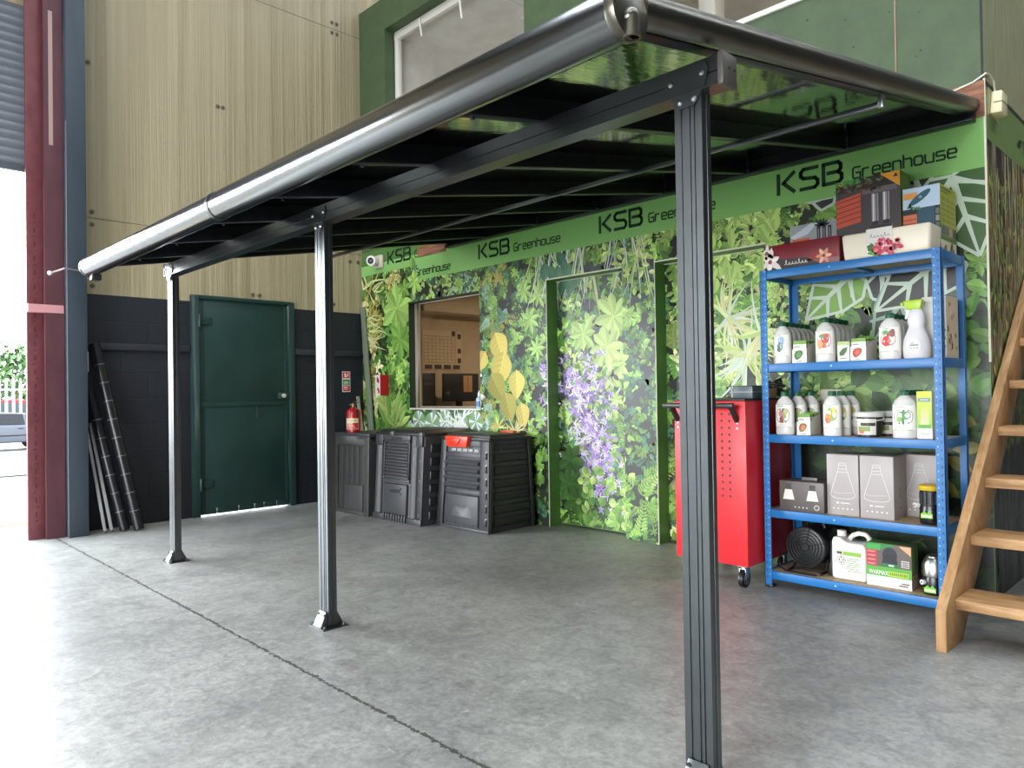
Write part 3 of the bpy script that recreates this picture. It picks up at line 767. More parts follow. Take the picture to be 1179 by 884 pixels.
many(24, lambda i: mu.draw(leaf(R(3.5, 3.62), R(0.05, 0.2), R(0, 6.3), 0.06, 0.05, mul(G['y1'], R(0.8, 1)))))
many(9, lambda i: mu.draw(fern(R(3.65, 3.9), R(0.05, 0.5), R(0.5, 2.6), R(0.18, 0.26), mul(G[rnd.choice(('g5', 'y1', 'g4'))], R(0.7, 1)))))
# yellow green hanging plants right of the near post
for (u, v, a, l) in ((4.35, 2.28, -2.3, 0.34), (4.55, 2.3, -1.3, 0.36), (4.7, 2.22, -0.8, 0.3), (4.25, 2.2, -1.8, 0.3), (4.45, 2.02, -1.4, 0.38), (4.65, 1.98, -1.1, 0.34), (4.6, 2.42, -0.6, 0.26), (4.82, 2.3, -1.6, 0.25), (4.3, 1.98, -2.0, 0.25)):
    c = mix(G['y1'], G['g5'], R(0, 0.7))
    mu.draw(fern(u, v, a, l, c, 7))
    many(6, lambda i: mu.draw(leaf(u + R(-0.06, 0.06), v + R(-0.1, 0.06), a + R(-0.7, 0.7), R(0.1, 0.16), R(0.05, 0.07), mul(c, R(0.8, 1.05)), mul(c, 1.3))))
for (u, v) in ((4.42, 1.62), (4.55, 1.35), (4.66, 1.5)):
    many(30, lambda i: mu.draw(strap(u, v, R(-2.9, 0.4) if i % 3 else R(0, 3.1), R(0.2, 0.42), R(0.016, 0.03), R(-1.2, 1.2), mul(G[rnd.choice(('y2', 'y3', 'y1', 'pale'))], R(0.75, 1)))))
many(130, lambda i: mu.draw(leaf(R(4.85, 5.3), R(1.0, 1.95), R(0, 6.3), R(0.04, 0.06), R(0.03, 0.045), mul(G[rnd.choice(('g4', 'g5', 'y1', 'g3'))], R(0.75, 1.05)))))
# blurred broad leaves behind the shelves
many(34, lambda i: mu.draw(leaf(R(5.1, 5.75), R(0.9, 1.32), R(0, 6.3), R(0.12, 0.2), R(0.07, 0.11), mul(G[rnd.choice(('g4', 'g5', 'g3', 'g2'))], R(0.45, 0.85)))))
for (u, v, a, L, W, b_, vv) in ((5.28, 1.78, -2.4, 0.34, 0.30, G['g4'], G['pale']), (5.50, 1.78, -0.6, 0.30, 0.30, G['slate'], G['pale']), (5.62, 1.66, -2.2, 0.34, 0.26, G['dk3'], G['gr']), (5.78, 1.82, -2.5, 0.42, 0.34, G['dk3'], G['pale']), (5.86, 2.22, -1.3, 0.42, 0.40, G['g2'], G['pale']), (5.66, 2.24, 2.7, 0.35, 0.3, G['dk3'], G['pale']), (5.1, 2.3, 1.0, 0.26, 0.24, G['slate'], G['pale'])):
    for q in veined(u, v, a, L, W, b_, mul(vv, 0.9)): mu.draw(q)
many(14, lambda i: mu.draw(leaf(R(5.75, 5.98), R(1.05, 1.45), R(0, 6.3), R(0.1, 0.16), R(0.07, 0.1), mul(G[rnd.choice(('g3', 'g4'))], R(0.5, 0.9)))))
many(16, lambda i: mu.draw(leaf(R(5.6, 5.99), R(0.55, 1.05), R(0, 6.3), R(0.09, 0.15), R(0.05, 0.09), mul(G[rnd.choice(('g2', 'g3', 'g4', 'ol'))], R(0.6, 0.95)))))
# green band on top of the print
bandc = hx('86bd6a')
for (a, b_, z0) in ((0.0, 1.035, 2.44), (1.035, 3.0, 2.283), (3.0, 4.6, 2.283), (4.6, XR, 2.283)):
    u = a
    lev = 0
    while u < b_ - 1e-6:
        e = min(b_, u + 0.25); mu.draw([([(u, z0), (e, z0), (e, BZ), (u, BZ)], bandc)]); u = e
many(1, lambda i: mu.draw(leaf(0.93, 2.40, 1.55, 0.16, 0.06, G['g4'], G['y1'])))
mu.draw(leaf(0.98, 2.40, 1.7, 0.13, 0.05, G['g3'], G['y1']))
names = ['mural_print'] * 8
for i in range(8): mu.mbs[i].build('mural_print', M['vinyl'], wall_back, smooth=0, weld=False)
for i, n_, lab in ((8, 'door_1', 'flush door printed with purple blossom and leaves'), (9, 'door_2', 'flush printed door half hidden behind the near post')):
    a, b_, z0, z1, yy = rects[i]
    dm = MB(); dm.box(a + 0.003, b_ - 0.003, 0.131, 0.17, 0.012, DH); do = struct(dm, n_, M['green_jamb'], lab, smooth=0)
    mu.mbs[i].build('mural_print', M['vinyl'], do, smooth=0, weld=False)
ln = MB(col=hx('cfd2b8'))
for a, b_ in (D1, D2):
    ln.box(a - 0.004, b_, -0.0052, -0.001, DH - 0.001, DH + 0.010); ln.box(a - 0.004, a + 0.002, -0.0052, 0.0, 0, DH)
    ln.box(a + 0.001, b_, 0.118, 0.131, DH - 0.004, DH)
struct(ln, 'trim_14', M['matte'], 'pale cut edge of the print around the door openings', smooth=0)

# lettering on the band
GL = {
    'K': [[(0, 0), (0, 1)], [(.95, 1), (.3, .52), (.95, 0)]],
    'S': [[(1, 1), (.18, 1), (.02, .86), (.02, .66), (.18, .54), (.84, .48), (1, .34), (1, .14), (.84, 0), (0, 0)]],
    'B': [[(0, 0), (0, 1), (.82, 1), (.96, .86), (.96, .66), (.82, .53), (.24, .53)], [(.82, .53), (1, .36), (1, .14), (.84, 0), (0, 0)]],
    'G': [[(1, .98), (.15, .98), (0, .84), (0, .14), (.15, 0), (1, 0), (1, .48), (.45, .48)]],
    'r': [[(0, 0), (0, .72)], [(0, .55), (.2, .72), (.8, .72)]],
    'e': [[(0, .37), (1, .37), (1, .58), (.86, .72), (.14, .72), (0, .58), (0, .14), (.14, 0), (.95, 0)]],
    'n': [[(0, 0), (0, .72), (.84, .72), (1, .58), (1, 0)]],
    'h': [[(0, 0), (0, 1.08)], [(0, .72), (.84, .72), (1, .58), (1, 0)]],
    'o': [[(.14, 0), (0, .14), (0, .58), (.14, .72), (.86, .72), (1, .58), (1, .14), (.86, 0), (.14, 0)]],
    'u': [[(0, .72), (0, .14), (.14, 0), (1, 0), (1, .72)]],
    's': [[(.95, .72), (.12, .72), (0, .62), (0, .46), (.12, .37), (.88, .36), (1, .26), (1, .1), (.88, 0), (0, 0)]],
}
def letter_word(mb, word, u0, v0, lw_, gap, h, t, col, P, cl=(-1e9, 1e9)):
    """strokes of a squared techno face; P maps (u, v, level) to the wall"""
    u = u0
    for ch in word:
        for ln_ in GL[ch]:
            for (a, b_) in zip(ln_[:-1], ln_[1:]):
                p = (u + a[0] * lw_, v0 + a[1] * h); q = (u + b_[0] * lw_, v0 + b_[1] * h)
                d = math.hypot(q[0] - p[0], q[1] - p[1]); e = ((q[0] - p[0]) / d * t / 2, (q[1] - p[1]) / d * t / 2); n_ = (-e[1], e[0])
                k_ = 0.62
                pts = [(p[0] - e[0] * k_ + n_[0], p[1] - e[1] * k_ + n_[1]), (p[0] - e[0] * k_ - n_[0], p[1] - e[1] * k_ - n_[1]), (q[0] + e[0] * k_ - n_[0], q[1] + e[1] * k_ - n_[1]), (q[0] + e[0] * k_ + n_[0], q[1] + e[1] * k_ + n_[1])]
                pts = [(min(max(x, cl[0]), cl[1]), z) for x, z in pts]
                if max(x for x, z in pts) - min(x for x, z in pts) < 1e-5 : continue
                mb.poly([P(x, z) for x, z in pts], col)
        u += lw_ + gap
LC = hx('0d3018')
PB = lambda x, z: (x, -0.0064, z)
for i, x0 in enumerate((0.555, 1.982, 3.409, 4.869)):
    m = MB()
    if i == 0:
        letter_word(m, 'KSB', 0.52, 2.52, 0.108, 0.036, 0.122, 0.023, LC, PB)
        letter_word(m, 'G', 1.0, 2.52, 0.045, 0.014, 0.072, 0.0105, LC, PB, (0, 1.035))
    else:
        letter_word(m, 'KSB', x0, 2.367, 0.108, 0.036, 0.122, 0.023, LC, PB)
    letter_word(m, 'Greenhouse', x0 + 0.462, 2.367 if i else 2.33, 0.042, 0.0137, 0.066, 0.0105, LC, PB, (1.035 if i == 0 else -9, 99))
    m.build('lettering', M['print'], wall_back, smooth=0, weld=False, fix=False)

# side wall print: bark, moss and a strip of the band
def place_side(u, v, xx, l): return (XR + 0.0006 + l * 1.2e-5, u, v)
ms_ = Mural([(0.0, 5.0, 0, 2.75, 0)], place_side, 0.08)
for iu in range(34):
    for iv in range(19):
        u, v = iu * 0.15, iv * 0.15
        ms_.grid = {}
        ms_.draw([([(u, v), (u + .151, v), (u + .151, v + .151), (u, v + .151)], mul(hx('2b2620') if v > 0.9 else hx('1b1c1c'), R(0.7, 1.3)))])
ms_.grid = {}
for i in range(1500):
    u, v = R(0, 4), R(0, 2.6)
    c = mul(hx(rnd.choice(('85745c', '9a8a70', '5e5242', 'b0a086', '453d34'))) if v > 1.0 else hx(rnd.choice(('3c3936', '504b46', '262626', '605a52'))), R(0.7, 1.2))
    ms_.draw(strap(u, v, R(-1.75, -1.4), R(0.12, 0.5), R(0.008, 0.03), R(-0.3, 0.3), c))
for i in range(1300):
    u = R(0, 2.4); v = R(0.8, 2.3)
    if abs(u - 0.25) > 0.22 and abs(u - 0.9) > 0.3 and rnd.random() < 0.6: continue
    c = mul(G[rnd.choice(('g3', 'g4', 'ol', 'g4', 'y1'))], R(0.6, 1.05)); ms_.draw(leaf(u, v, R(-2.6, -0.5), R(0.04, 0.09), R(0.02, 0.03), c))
for i in range(60):
    ms_.draw(strap(R(0, 1.6), R(2.2, 2.55), R(-1.7, -1.4), R(0.3, 0.9), R(0.008, 0.016), R(-0.2, 0.2), mul(G[rnd.choice(('pale', 'gold', 'y3'))], R(0.6, 0.9))))
for k_ in range(20): ms_.draw([([(k_ * .25, 2.44), (k_ * .25 + .25, 2.44), (k_ * .25 + .25, 2.72), (k_ * .25, 2.72)], hx('7c9a55'))])
ms_.mbs[0].build('mural_print', M['vinyl'], wall_side, smooth=0, weld=False)
m = MB()
letter_word(m, 'Greenhouse', 0.86, 2.53, 0.06, 0.02, 0.08, 0.01, LC, lambda x, z: (XR + 0.0062, x, z))
m.poly([(XR + 0.0062, 0.70, 2.56), (XR + 0.0062, 0.76, 2.60), (XR + 0.0062, 0.82, 2.60), (XR + 0.0062, 0.76, 2.545)], LC)
m.build('lettering', M['print'], wall_side, smooth=0, weld=False, fix=False)

# office window and what stands behind it
w1 = thing('window_1', None, None, (WX0, 0, WZ0)); w1['kind'] = 'structure'; w1['label'] = 'brown tinted office window in the mural wall'
ow = (WX0, 0, WZ0)
m = MB(ow, col=hx('d8d4c8')); m.box(WX0, WX1, -0.006, 0.001, WZ0 - 0.012, WZ0 + 0.004); m.box(WX0 - 0.006, WX1 + 0.006, -0.003, 0.0, WZ1 - 0.002, WZ1 + 0.008, hx('33392e')); m.build('sill_edge', M['matte'], w1, smooth=0)
m = MB(ow, col=hx('2c3a26')); m.box(WX0 - 0.001, WX0 + 0.003, 0.0, 0.075, WZ0, WZ1); m.box(WX0, WX1, 0.0, 0.075, WZ1 - 0.003, WZ1 + 0.001); m.build('reveal_lining', M['matte'], w1, smooth=0)
m = MB(ow, col=hx('a89e8c')); m.box(WX0, WX0 + 0.07, 0.075, 0.11, WZ0, WZ1); m.box(WX1 - 0.02, WX1, 0.075, 0.11, WZ0, WZ1); m.box(WX0 + .07, WX1 - .02, 0.075, 0.11, WZ0, WZ0 + 0.02); m.box(WX0 + .07, WX1 - .02, 0.075, 0.11, WZ1 - 0.015, WZ1)
m.build('window_frame', M['matte'], w1, bevel=0.003)
m = MB(ow); m.box(WX0 + 0.07, WX1 - 0.02, 0.090, 0.096, WZ0 + 0.02, WZ1 - 0.015); m.build('window_pane', M['pane'], w1, smooth=0)
ofw = MB(); ofw.box(-0.02, 0.05, 0.135, 3.2, 0, 2.45); ofw.box(0.05, 2.75, 3.1, 3.2, 0, 2.45); ofw.box(2.70, 2.80, 0.135, 3.1, 0, 2.45)
struct(ofw, 'wall_office', M['office_wall'], 'warm beige office wall behind the tinted window', smooth=0)
ofw = MB(); ofw.box(0.05, 2.7, 0.135, 3.1, 2.40, 2.5); struct(ofw, 'ceiling', M['office_wall'], 'office ceiling', smooth=0)
dr = MB(); dr.box(0.05, 0.35, 0.6, 3.1, 2.08, 2.4); struct(dr, 'trim_15', M['office_wall'], 'boxed-in duct along the office wall', smooth=0)
# chart on the office wall
ch = thing('wall_chart', 'large gridded planner chart on the office wall', 'chart', (0.055, 1.1, 1.4))
oc = (0.055, 1.1, 1.4)
m = MB(oc, col=hx('d6c7ae')); m.box(0.052, 0.056, 0.79, 1.40, 1.42, 1.89); m.build('sheet', M['print'], ch, smooth=0)
m = MB(oc, col=hx('4c4238'))
for i in range(9): m.box(0.0562, 0.057, 0.81 + i * 0.06, 0.813 + i * 0.06, 1.5, 1.82)
for i in range(9): m.box(0.0562, 0.057, 0.81, 1.30, 1.5 + i * 0.04, 1.503 + i * 0.04)
for yy, zz in ((1.33, 1.80), (1.33, 1.62), (1.24, 1.83), (1.33, 1.5)): m.box(0.0562, 0.0575, yy, yy + 0.055, zz, zz + 0.06)
for i in range(4): m.box(0.0562, 0.0575, 0.82 + i * 0.145, 0.93 + i * 0.145, 1.425, 1.475)
m.build('grid', M['print'], ch, smooth=0)
dk = thing('office_desk', 'brown desk standing under the planner chart', 'desk', (0.55, 1.3, 0))
m = MB((0.55, 1.3, 0), col=hx('7a5e42')); m.box(0.10, 0.75, 0.35, 2.3, 0.92, 0.95); m.build('top', M['matte'], dk, bevel=0.004)
for ya in (0.38, 2.23): m = MB((0.55, 1.3, 0), col=hx('4d3d2d')); m.box(0.12, 0.73, ya, ya + 0.04, 0, 0.92); m.build('leg_panel', M['matte'], dk, smooth=0)
mo = thing('monitor', 'black computer monitor on the office desk', 'monitor', (0.40, 1.42, 0.95))
m = MB((0.40, 1.42, 0.95), col=hx('15161a')); m.box(0.38, 0.42, 0.815, 1.35, 1.03, 1.36); m.build('screen', M['plastic'], mo, bevel=0.006)
m = MB((0.40, 1.42, 0.95), col=hx('101114')); m.box(0.34, 0.40, 1.05, 1.11, 0.96, 1.1); m.box(0.30, 0.46, 0.97, 1.19, 0.95, 0.965); m.build('stand', M['plastic'], mo, bevel=0.003)
m = MB((0.44, 1.16, 0.95), col=hx('b08c5e')); m.box(0.4205, 0.435, 1.10, 1.235, 1.14, 1.335); m.box(0.435, 0.437, 1.163, 1.171, 1.145, 1.33, hx('5e4a30'))
tag(m.build('document_wallet', M['print'], None, bevel=0.002), 'tan folder clipped to the front of the black monitor', 'folder')
tw = thing('computer_tower', 'dark computer case on the left of the office desk', 'computer', (0.3, 0.9, 0.95))
m = MB((0.3, 0.9, 0.95), col=hx('26272b')); m.box(0.16, 0.5, 0.43, 0.63, 0.95, 1.36); m.build('case', M['plastic'], tw, bevel=0.006)
m = MB((0.3, 0.9, 0.95), col=hx('45464c')); m.box(0.499, 0.503, 0.46, 0.60, 1.22, 1.26); m.box(0.499, 0.503, 0.46, 0.60, 1.28, 1.32); m.build('drive_front', M['plastic'], tw, smooth=0)
cp = MB((0.62, 1.18, 0.95), col=hx('c9c6bb')); cp.lathe([(0.028, 0), (0.036, 0.08), (0.034, 0.08), (0.026, 0.01)], (0.62, 1.18, 0.95), 16)
tag(cp.build('paper_cup', M['plastic']), 'pale cup standing on the office desk', 'cup')
# sanitiser bottle on the sill
sb = thing('sanitiser_bottle', 'small clear bottle standing at the right end of the window sill', 'bottle', (1.88, 0.06, WZ0))
m = MB(col=hx('b8c8d2')); m.lathe([(0.026, 0), (0.03, 0.006), (0.03, 0.09), (0.012, 0.115), (0.012, 0.12)], (0, 0, 0), 16); m.build('body', M['plastic'], sb)
m = MB(col=hx('e6ecef')); m.lathe([(0.013, 0.118), (0.013, 0.15), (0.006, 0.152), (0.006, 0.17)], (0, 0, 0), 12); m.build('cap', M['plastic'], sb)
m = MB(col=hx('4f86b8')); m.lathe([(0.0304, 0.02), (0.0304, 0.07)], (0, 0, 0), 16); m.build('label', M['print'], sb)
# ------------------------------------------------------------------ patio canopy
def zr(y): return 2.62 + 0.1845 * y          # underside of the roof panels
CX0, CX1, GY = 1.49, 5.95, -3.08
co = (3.7, -1.5, 0)
can = thing('patio_canopy', 'long lean-to canopy of dark aluminium with smoked roof panels on three posts', 'canopy', co)
PW, PD, PY = 0.089, 0.046, -2.668
for px in (5.921, 3.838, 1.797):
    m = MB(co)
    x0, x1, y0, y1 = px - PW, px, PY, PY + PD
    # fluted extrusion: two grooves on the broad faces
    g_, d_ = 0.006, 0.004
    def fl(ya, s):
        pts = [(x0, ya)]
        for q in (0.24, 0.56, 0.72):
            xm = x0 + PW * q; pts += [(xm, ya), (xm + 0.001, ya + s * d_), (xm + g_, ya + s * d_), (xm + g_ + 0.001, ya)]
        pts.append((x1, ya)); return pts
    out = fl(y0, 1) + [(x1, (y0 + y1) / 2 - 0.004), (x1 - 0.003, (y0 + y1) / 2 - 0.003), (x1 - 0.003, (y0 + y1) / 2 + 0.003), (x1, (y0 + y1) / 2 + 0.004)] + list(reversed(fl(y1, -1)))
    m.prism(out, 'z', 0.006, 1.978)
    post = m.build('post', M['dark_alu'], can, smooth=0)
    b = MB(co, col=hx('8f9294'))
    b.box(x0 - 0.03, x1 + 0.03, y0 - 0.045, y1 + 0.045, 0, 0.006)
    b.hexa([(x0 + 0.004, y0 - 0.04, 0.006), (x1 - 0.004, y0 - 0.04, 0.006), (x1 - 0.004, y0 - 0.002, 0.006), (x0 + 0.004, y0 - 0.002, 0.006)], [(x0 + 0.012, y0 - 0.006, 0.075), (x1 - 0.012, y0 - 0.006, 0.075), (x1 - 0.012, y0 - 0.002, 0.075), (x0 + 0.012, y0 - 0.002, 0.075)])
    b.hexa([(x0 + 0.004, y1 + 0.002, 0.006), (x1 - 0.004, y1 + 0.002, 0.006), (x1 - 0.004, y1 + 0.04, 0.006), (x0 + 0.004, y1 + 0.04, 0.006)], [(x0 + 0.012, y1 + 0.002, 0.075), (x1 - 0.012, y1 + 0.002, 0.075), (x1 - 0.012, y1 + 0.006, 0.075), (x0 + 0.012, y1 + 0.006, 0.075)])
    b.build('foot_bracket', M['dark_alu'], post, bevel=0.002)
    for (bx, by) in ((x0 + 0.018, y0 - 0.008), (x1 - 0.018, y0 - 0.008)):
        q = MB(co, col=hx('2a2c2e')); q.cyl((bx, by - 0.008, 0.058), (bx, by + 0.006, 0.058), 0.008, n=8); q.build('foot_bolt', M['steel_paint'], post)
    for (bx, by) in ((x0 - 0.012, y0 - 0.03), (x1 + 0.012, y0 - 0.03), (x1 + 0.012, y1 + 0.03)):
        q = MB(co, col=hx('55585a')); q.cyl((bx, by, 0.006), (bx, by, 0.016), 0.008, n=6); q.build('anchor_bolt', M['steel_paint'], post)
    # gusset plate joining post and beam
    gp = MB(co); xc = (x0 + x1) / 2
    gp.prism([(xc - 0.062, 2.048), (xc - 0.072, 2.025), (xc - 0.06, 1.985), (xc - 0.025, 1.935), (xc + 0.025, 1.935), (xc + 0.06, 1.985), (xc + 0.072, 2.025), (xc + 0.062, 2.048)], 'y', PY - 0.008, PY - 0.003)
    gu = gp.build('gusset_plate', M['dark_alu'], can, smooth=0)
    for (bx, bz) in ((xc - 0.05, 2.014), (xc + 0.052, 2.018), (xc - 0.02, 1.952), (xc + 0.026, 1.952)):
        q = MB(co, col=hx('b7babc')); q.lathe([(0.0085, 0), (0.0085, 0.002), (0.005, 0.0055), (0.001, 0.0065)], (0, 0, 0), 12)
        q.v = [(v[0], v[1], v[2]) for v in q.v]
        vs = q.v; q.v = [(bx - co[0] + (v[0] + co[0]), PY - 0.008 - (v[2]) - co[1], bz + (v[1] + co[1])) for v in vs]
        q.build('bolt', M['zinc'], gu)
# front beam
m = MB(co)
yb0, yb1 = PY - 0.002, PY + 0.066
m.prism([(yb0, 1.978), (yb0 - 0.0, 2.006), (yb0 + 0.004, 2.008), (yb0 + 0.004, 2.013), (yb0, 2.015), (yb0, 2.058), (yb1, 2.058), (yb1, 1.978), (yb1 - 0.006, 1.972), (yb0 - 0.008, 1.972), (yb0 - 0.008, 1.978)], 'x', 1.66, 5.975)
beam = m.build('front_beam', M['dark_alu'], can, smooth=0)
m = MB(co, col=hx('5a5650')); m.box(5.975, 5.993, yb0 - 0.004, yb1 + 0.006, 1.970, 2.062); m.build('beam_end_cap', M['steel_paint'], beam, bevel=0.003)
for yy in (-2.64, -2.612):
    q = MB(co, col=hx('2c2c2c')); q.cyl((5.993, yy, 2.02), (5.995, yy, 2.02), 0.004, n=8); q.build('cap_screw', M['plastic'], beam)
m = MB(co, col=hx('e8eaea')); m.box(1.645, 1.66, yb0 - 0.004, yb1 + 0.006, 1.970, 2.062); m.build('beam_end_cap', M['dark_alu'], beam, bevel=0.003)
# wall ledger
m = MB(co); m.box(1.56, 5.97, -0.055, -0.0065, 2.525, 2.64); m.box(1.56, 5.97, -0.075, -0.055, 2.525, 2.545)
m.build('wall_ledger', M['rafter'], can, bevel=0.003)
# rafters with clips
NR = 7
for i in range(NR + 1):
    x = 5.93 - i * (5.93 - 1.51) / NR
    if 0 < i < NR:
        w = 0.045
        m = MB(co); m.hexa([(x - w / 2, GY + 0.04, zr(GY + 0.04) - 0.075), (x + w / 2, GY + 0.04, zr(GY + 0.04) - 0.075), (x + w / 2, -0.056, zr(-0.056) - 0.075), (x - w / 2, -0.056, zr(-0.056) - 0.075)],
               [(x - w / 2, GY + 0.04, zr(GY + 0.04) + 0.012), (x + w / 2, GY + 0.04, zr(GY + 0.04) + 0.012), (x + w / 2, -0.056, zr(-0.056) + 0.012), (x - w / 2, -0.056, zr(-0.056) + 0.012)])
        raf = m.build('rafter', M['rafter'], can, bevel=0.003)
        q = MB(co, col=hx('5a5d60')); q.box(x + w / 2, x + w / 2 + 0.012, -0.085, -0.056, 2.545, 2.615); q.cyl((x + w / 2 + 0.006, -0.07, 2.535), (x + w / 2 + 0.006, -0.07, 2.545), 0.008, n=8)
        q.build('rafter_clip', M['zinc'], raf, bevel=0.001)
        q = MB(co, col=hx('8c8f92')); zz = zr(-2.98) - 0.075; q.cyl((x, -2.98, zz - 0.012), (x, -2.98, zz + 0.002), 0.007, n=10); q.build('rafter_screw', M['zinc'], raf)
# roof panels, one per bay
for i in range(NR):
    xa = 5.93 - (i + 1) * (5.93 - 1.51) / NR; xb = 5.93 - i * (5.93 - 1.51) / NR
    m = MB(co); ya, yb_ = GY + 0.01, -0.03
    m.hexa([(xa, ya, zr(ya)), (xb, ya, zr(ya)), (xb, yb_, zr(yb_)), (xa, yb_, zr(yb_))], [(xa, ya, zr(ya) + 0.006), (xb, ya, zr(ya) + 0.006), (xb, yb_, zr(yb_) + 0.006), (xa, yb_, zr(yb_) + 0.006)])
    m.build('roof_panel', M['roof_panel'], can, smooth=0)
# round side profiles
for x, s in ((CX1, 1), (CX0 + 0.02, -1)):
    m = MB(co); ya, yb_ = GY + 0.06, -0.02; zo = 0.002
    m.cyl((x, ya, zr(ya) + zo), (x, yb_, zr(yb_) + zo), 0.042, n=24)
    sp_ = m.build('side_profile', M['tube_alu'], can, smooth=60)
    m = MB(co); m.hexa([(x - 0.045 * s - 0.012, ya, zr(ya) - 0.042), (x - 0.045 * s + 0.03, ya, zr(ya) - 0.042), (x - 0.045 * s + 0.03, yb_, zr(yb_) - 0.042), (x - 0.045 * s - 0.012, yb_, zr(yb_) - 0.042)],
           [(x - 0.045 * s - 0.012, ya, zr(ya) - 0.0), (x - 0.045 * s + 0.03, ya, zr(ya) - 0.0), (x - 0.045 * s + 0.03, yb_, zr(yb_)), (x - 0.045 * s - 0.012, yb_, zr(yb_))])
    m.build('side_lip', M['rafter'], sp_, bevel=0.002)
# gutter in two lengths with a collar
GZ, GR = 2.027, 0.064
for (xa, xb) in ((1.44, 3.60), (3.60, 5.955)):
    m = MB(co); m.cyl((xa, GY, GZ), (xb, GY, GZ), GR, n=40); m.build('gutter', M['gutter_alu'], can, smooth=60)
m = MB(co); m.cyl((3.585, GY, GZ), (3.615, GY, GZ), GR + 0.003, n=40); m.build('gutter_collar', M['dark_alu'], can, smooth=60)
m = MB(co); m.box(1.44, 5.95, GY + 0.03, GY + 0.075, zr(GY + 0.05) - 0.035, zr(GY + 0.05) + 0.02); m.build('gutter_back_plate', M['rafter'], can, bevel=0.003)
m = MB(co); m.cyl((5.955, GY, GZ), (5.985, GY, GZ), GR + 0.004, n=40); cap = m.build('gutter_end_cap', M['tube_alu'], can, bevel=0.002, smooth=60)
m = MB(co); n = 20
zc, xo, yo = 1.962, 5.975, GY - 0.006
ring = []
for z, r in ((2.012, 0.020), (1.962, 0.021), (1.962, 0.016), (2.0, 0.016)): ring.append((r, z - 1.962))
m.lathe(ring, (xo + 0.016, yo, 1.957), n)
m.sphere((xo + 0.012, yo, 2.008), 0.023, 16, 8)
m.build('drain_spout', M['tube_alu'], cap, smooth=50)
m = MB(co); m.cyl((1.425, GY, GZ), (1.44, GY, GZ), GR + 0.004, n=40); m.build('gutter_end_cap', M['gutter_alu'], can, bevel=0.002, smooth=60)
m = MB(co, col=hx('2a2c2f')); m.box(1.46, 1.52, GY - 0.01, GY + 0.05, GZ - GR - 0.03, GZ - GR + 0.01); m.build('gutter_stop', M['plastic'], can, bevel=0.003)
# thin rod slung under the rafters
m = MB(co, col=hx('8e9294')); ry = -1.30; m.box(1.55, 5.935, ry - 0.011, ry + 0.011, zr(ry) - 0.10, zr(ry) - 0.078); rod = m.build('stiffening_rod', M['dark_alu'], can, bevel=0.002)
m = MB(co, col=hx('b9bcbd')); m.box(5.925, 5.945, ry - 0.013, ry + 0.013, zr(ry) - 0.104, zr(ry) - 0.05); m.build('rod_end', M['zinc'], rod, bevel=0.002)

# coat hook bar on the red column
hk = thing('wall_hook', 'bent steel hook rod with a white tip beside the gutter end', 'hook', (0.24, -2.86, 2.18))
m = MB((0.24, -2.86, 2.18), col=hx('7b6a6a')); m.tube([(0.242, -2.81, 2.17), (0.262, -2.86, 2.178), (0.27, -2.97, 2.185)], 0.007); m.build('rod', M['steel_paint'], hk)
m = MB((0.24, -2.86, 2.18), col=hx('cfc9c4')); m.tube([(0.27, -2.97, 2.185), (0.275, -3.02, 2.16), (0.275, -3.065, 2.14)], 0.007); m.build('hook_end', M['steel_paint'], hk)
m = MB((0.24, -2.86, 2.18), col=hx('f0eeea')); m.sphere((0.275, -3.075, 2.137), 0.018, 12, 8); m.build('tip', M['plastic'], hk)

# ------------------------------------------------------------------ compost bins
BK = hx('343537'); BK2 = hx('202122'); BK3 = hx('17181a')  # one black plastic; lit fronts painted lighter, shaded sides darker
class Panel:
    """maps (u 0..1, v 0..1, d outwards) onto a tapering side"""
    def __init__(s, bl, br, tl, tr_, n): s.c = [Vector(q) for q in (bl, br, tl, tr_)]; s.n = Vector(n)
    def P(s, u, v, d=0):
        a = s.c[0].lerp(s.c[1], u); b = s.c[2].lerp(s.c[3], u); return a.lerp(b, v) + s.n * d
    def slab(s, mb, u0, u1, v0, v1, d0, d1, col=None, ti=0):
        b = [s.P(u0, v0, d0), s.P(u1, v0, d0), s.P(u1, v1, d0), s.P(u0, v1, d0)]
        t = [s.P(u0 + ti, v0 + ti, d1), s.P(u1 - ti, v0 + ti, d1), s.P(u1 - ti, v1 - ti, d1), s.P(u0 + ti, v1 - ti, d1)]
        mb.hexa(b, t, col)
    def wave(s, mb, u0, u1, v0, v1, n, d0, amp, col=None, res=8):
        k = n * res; vs = []; fs = []
        for i in range(k + 1):
            v = v0 + (v1 - v0) * i / k; d = d0 + amp * (0.5 - 0.5 * math.cos(2 * PI * i / res))
            vs += [s.P(u0, v, d), s.P(u1, v, d)]
        for i in range(k): fs.append((2 * i, 2 * i + 1, 2 * i + 3, 2 * i + 2))
        mb.mesh(vs, fs, col)
        # close the ends
        for u in (u0, u1):
            for i in range(k):
                va = v0 + (v1 - v0) * i / k; vb = v0 + (v1 - v0) * (i + 1) / k
                da = d0 + amp * (0.5 - 0.5 * math.cos(2 * PI * i / res)); db = d0 + amp * (0.5 - 0.5 * math.cos(2 * PI * (i + 1) / res))
                mb.poly([s.P(u, va, d0 - 0.004), s.P(u, vb, d0 - 0.004), s.P(u, vb, db), s.P(u, va, da)], col)

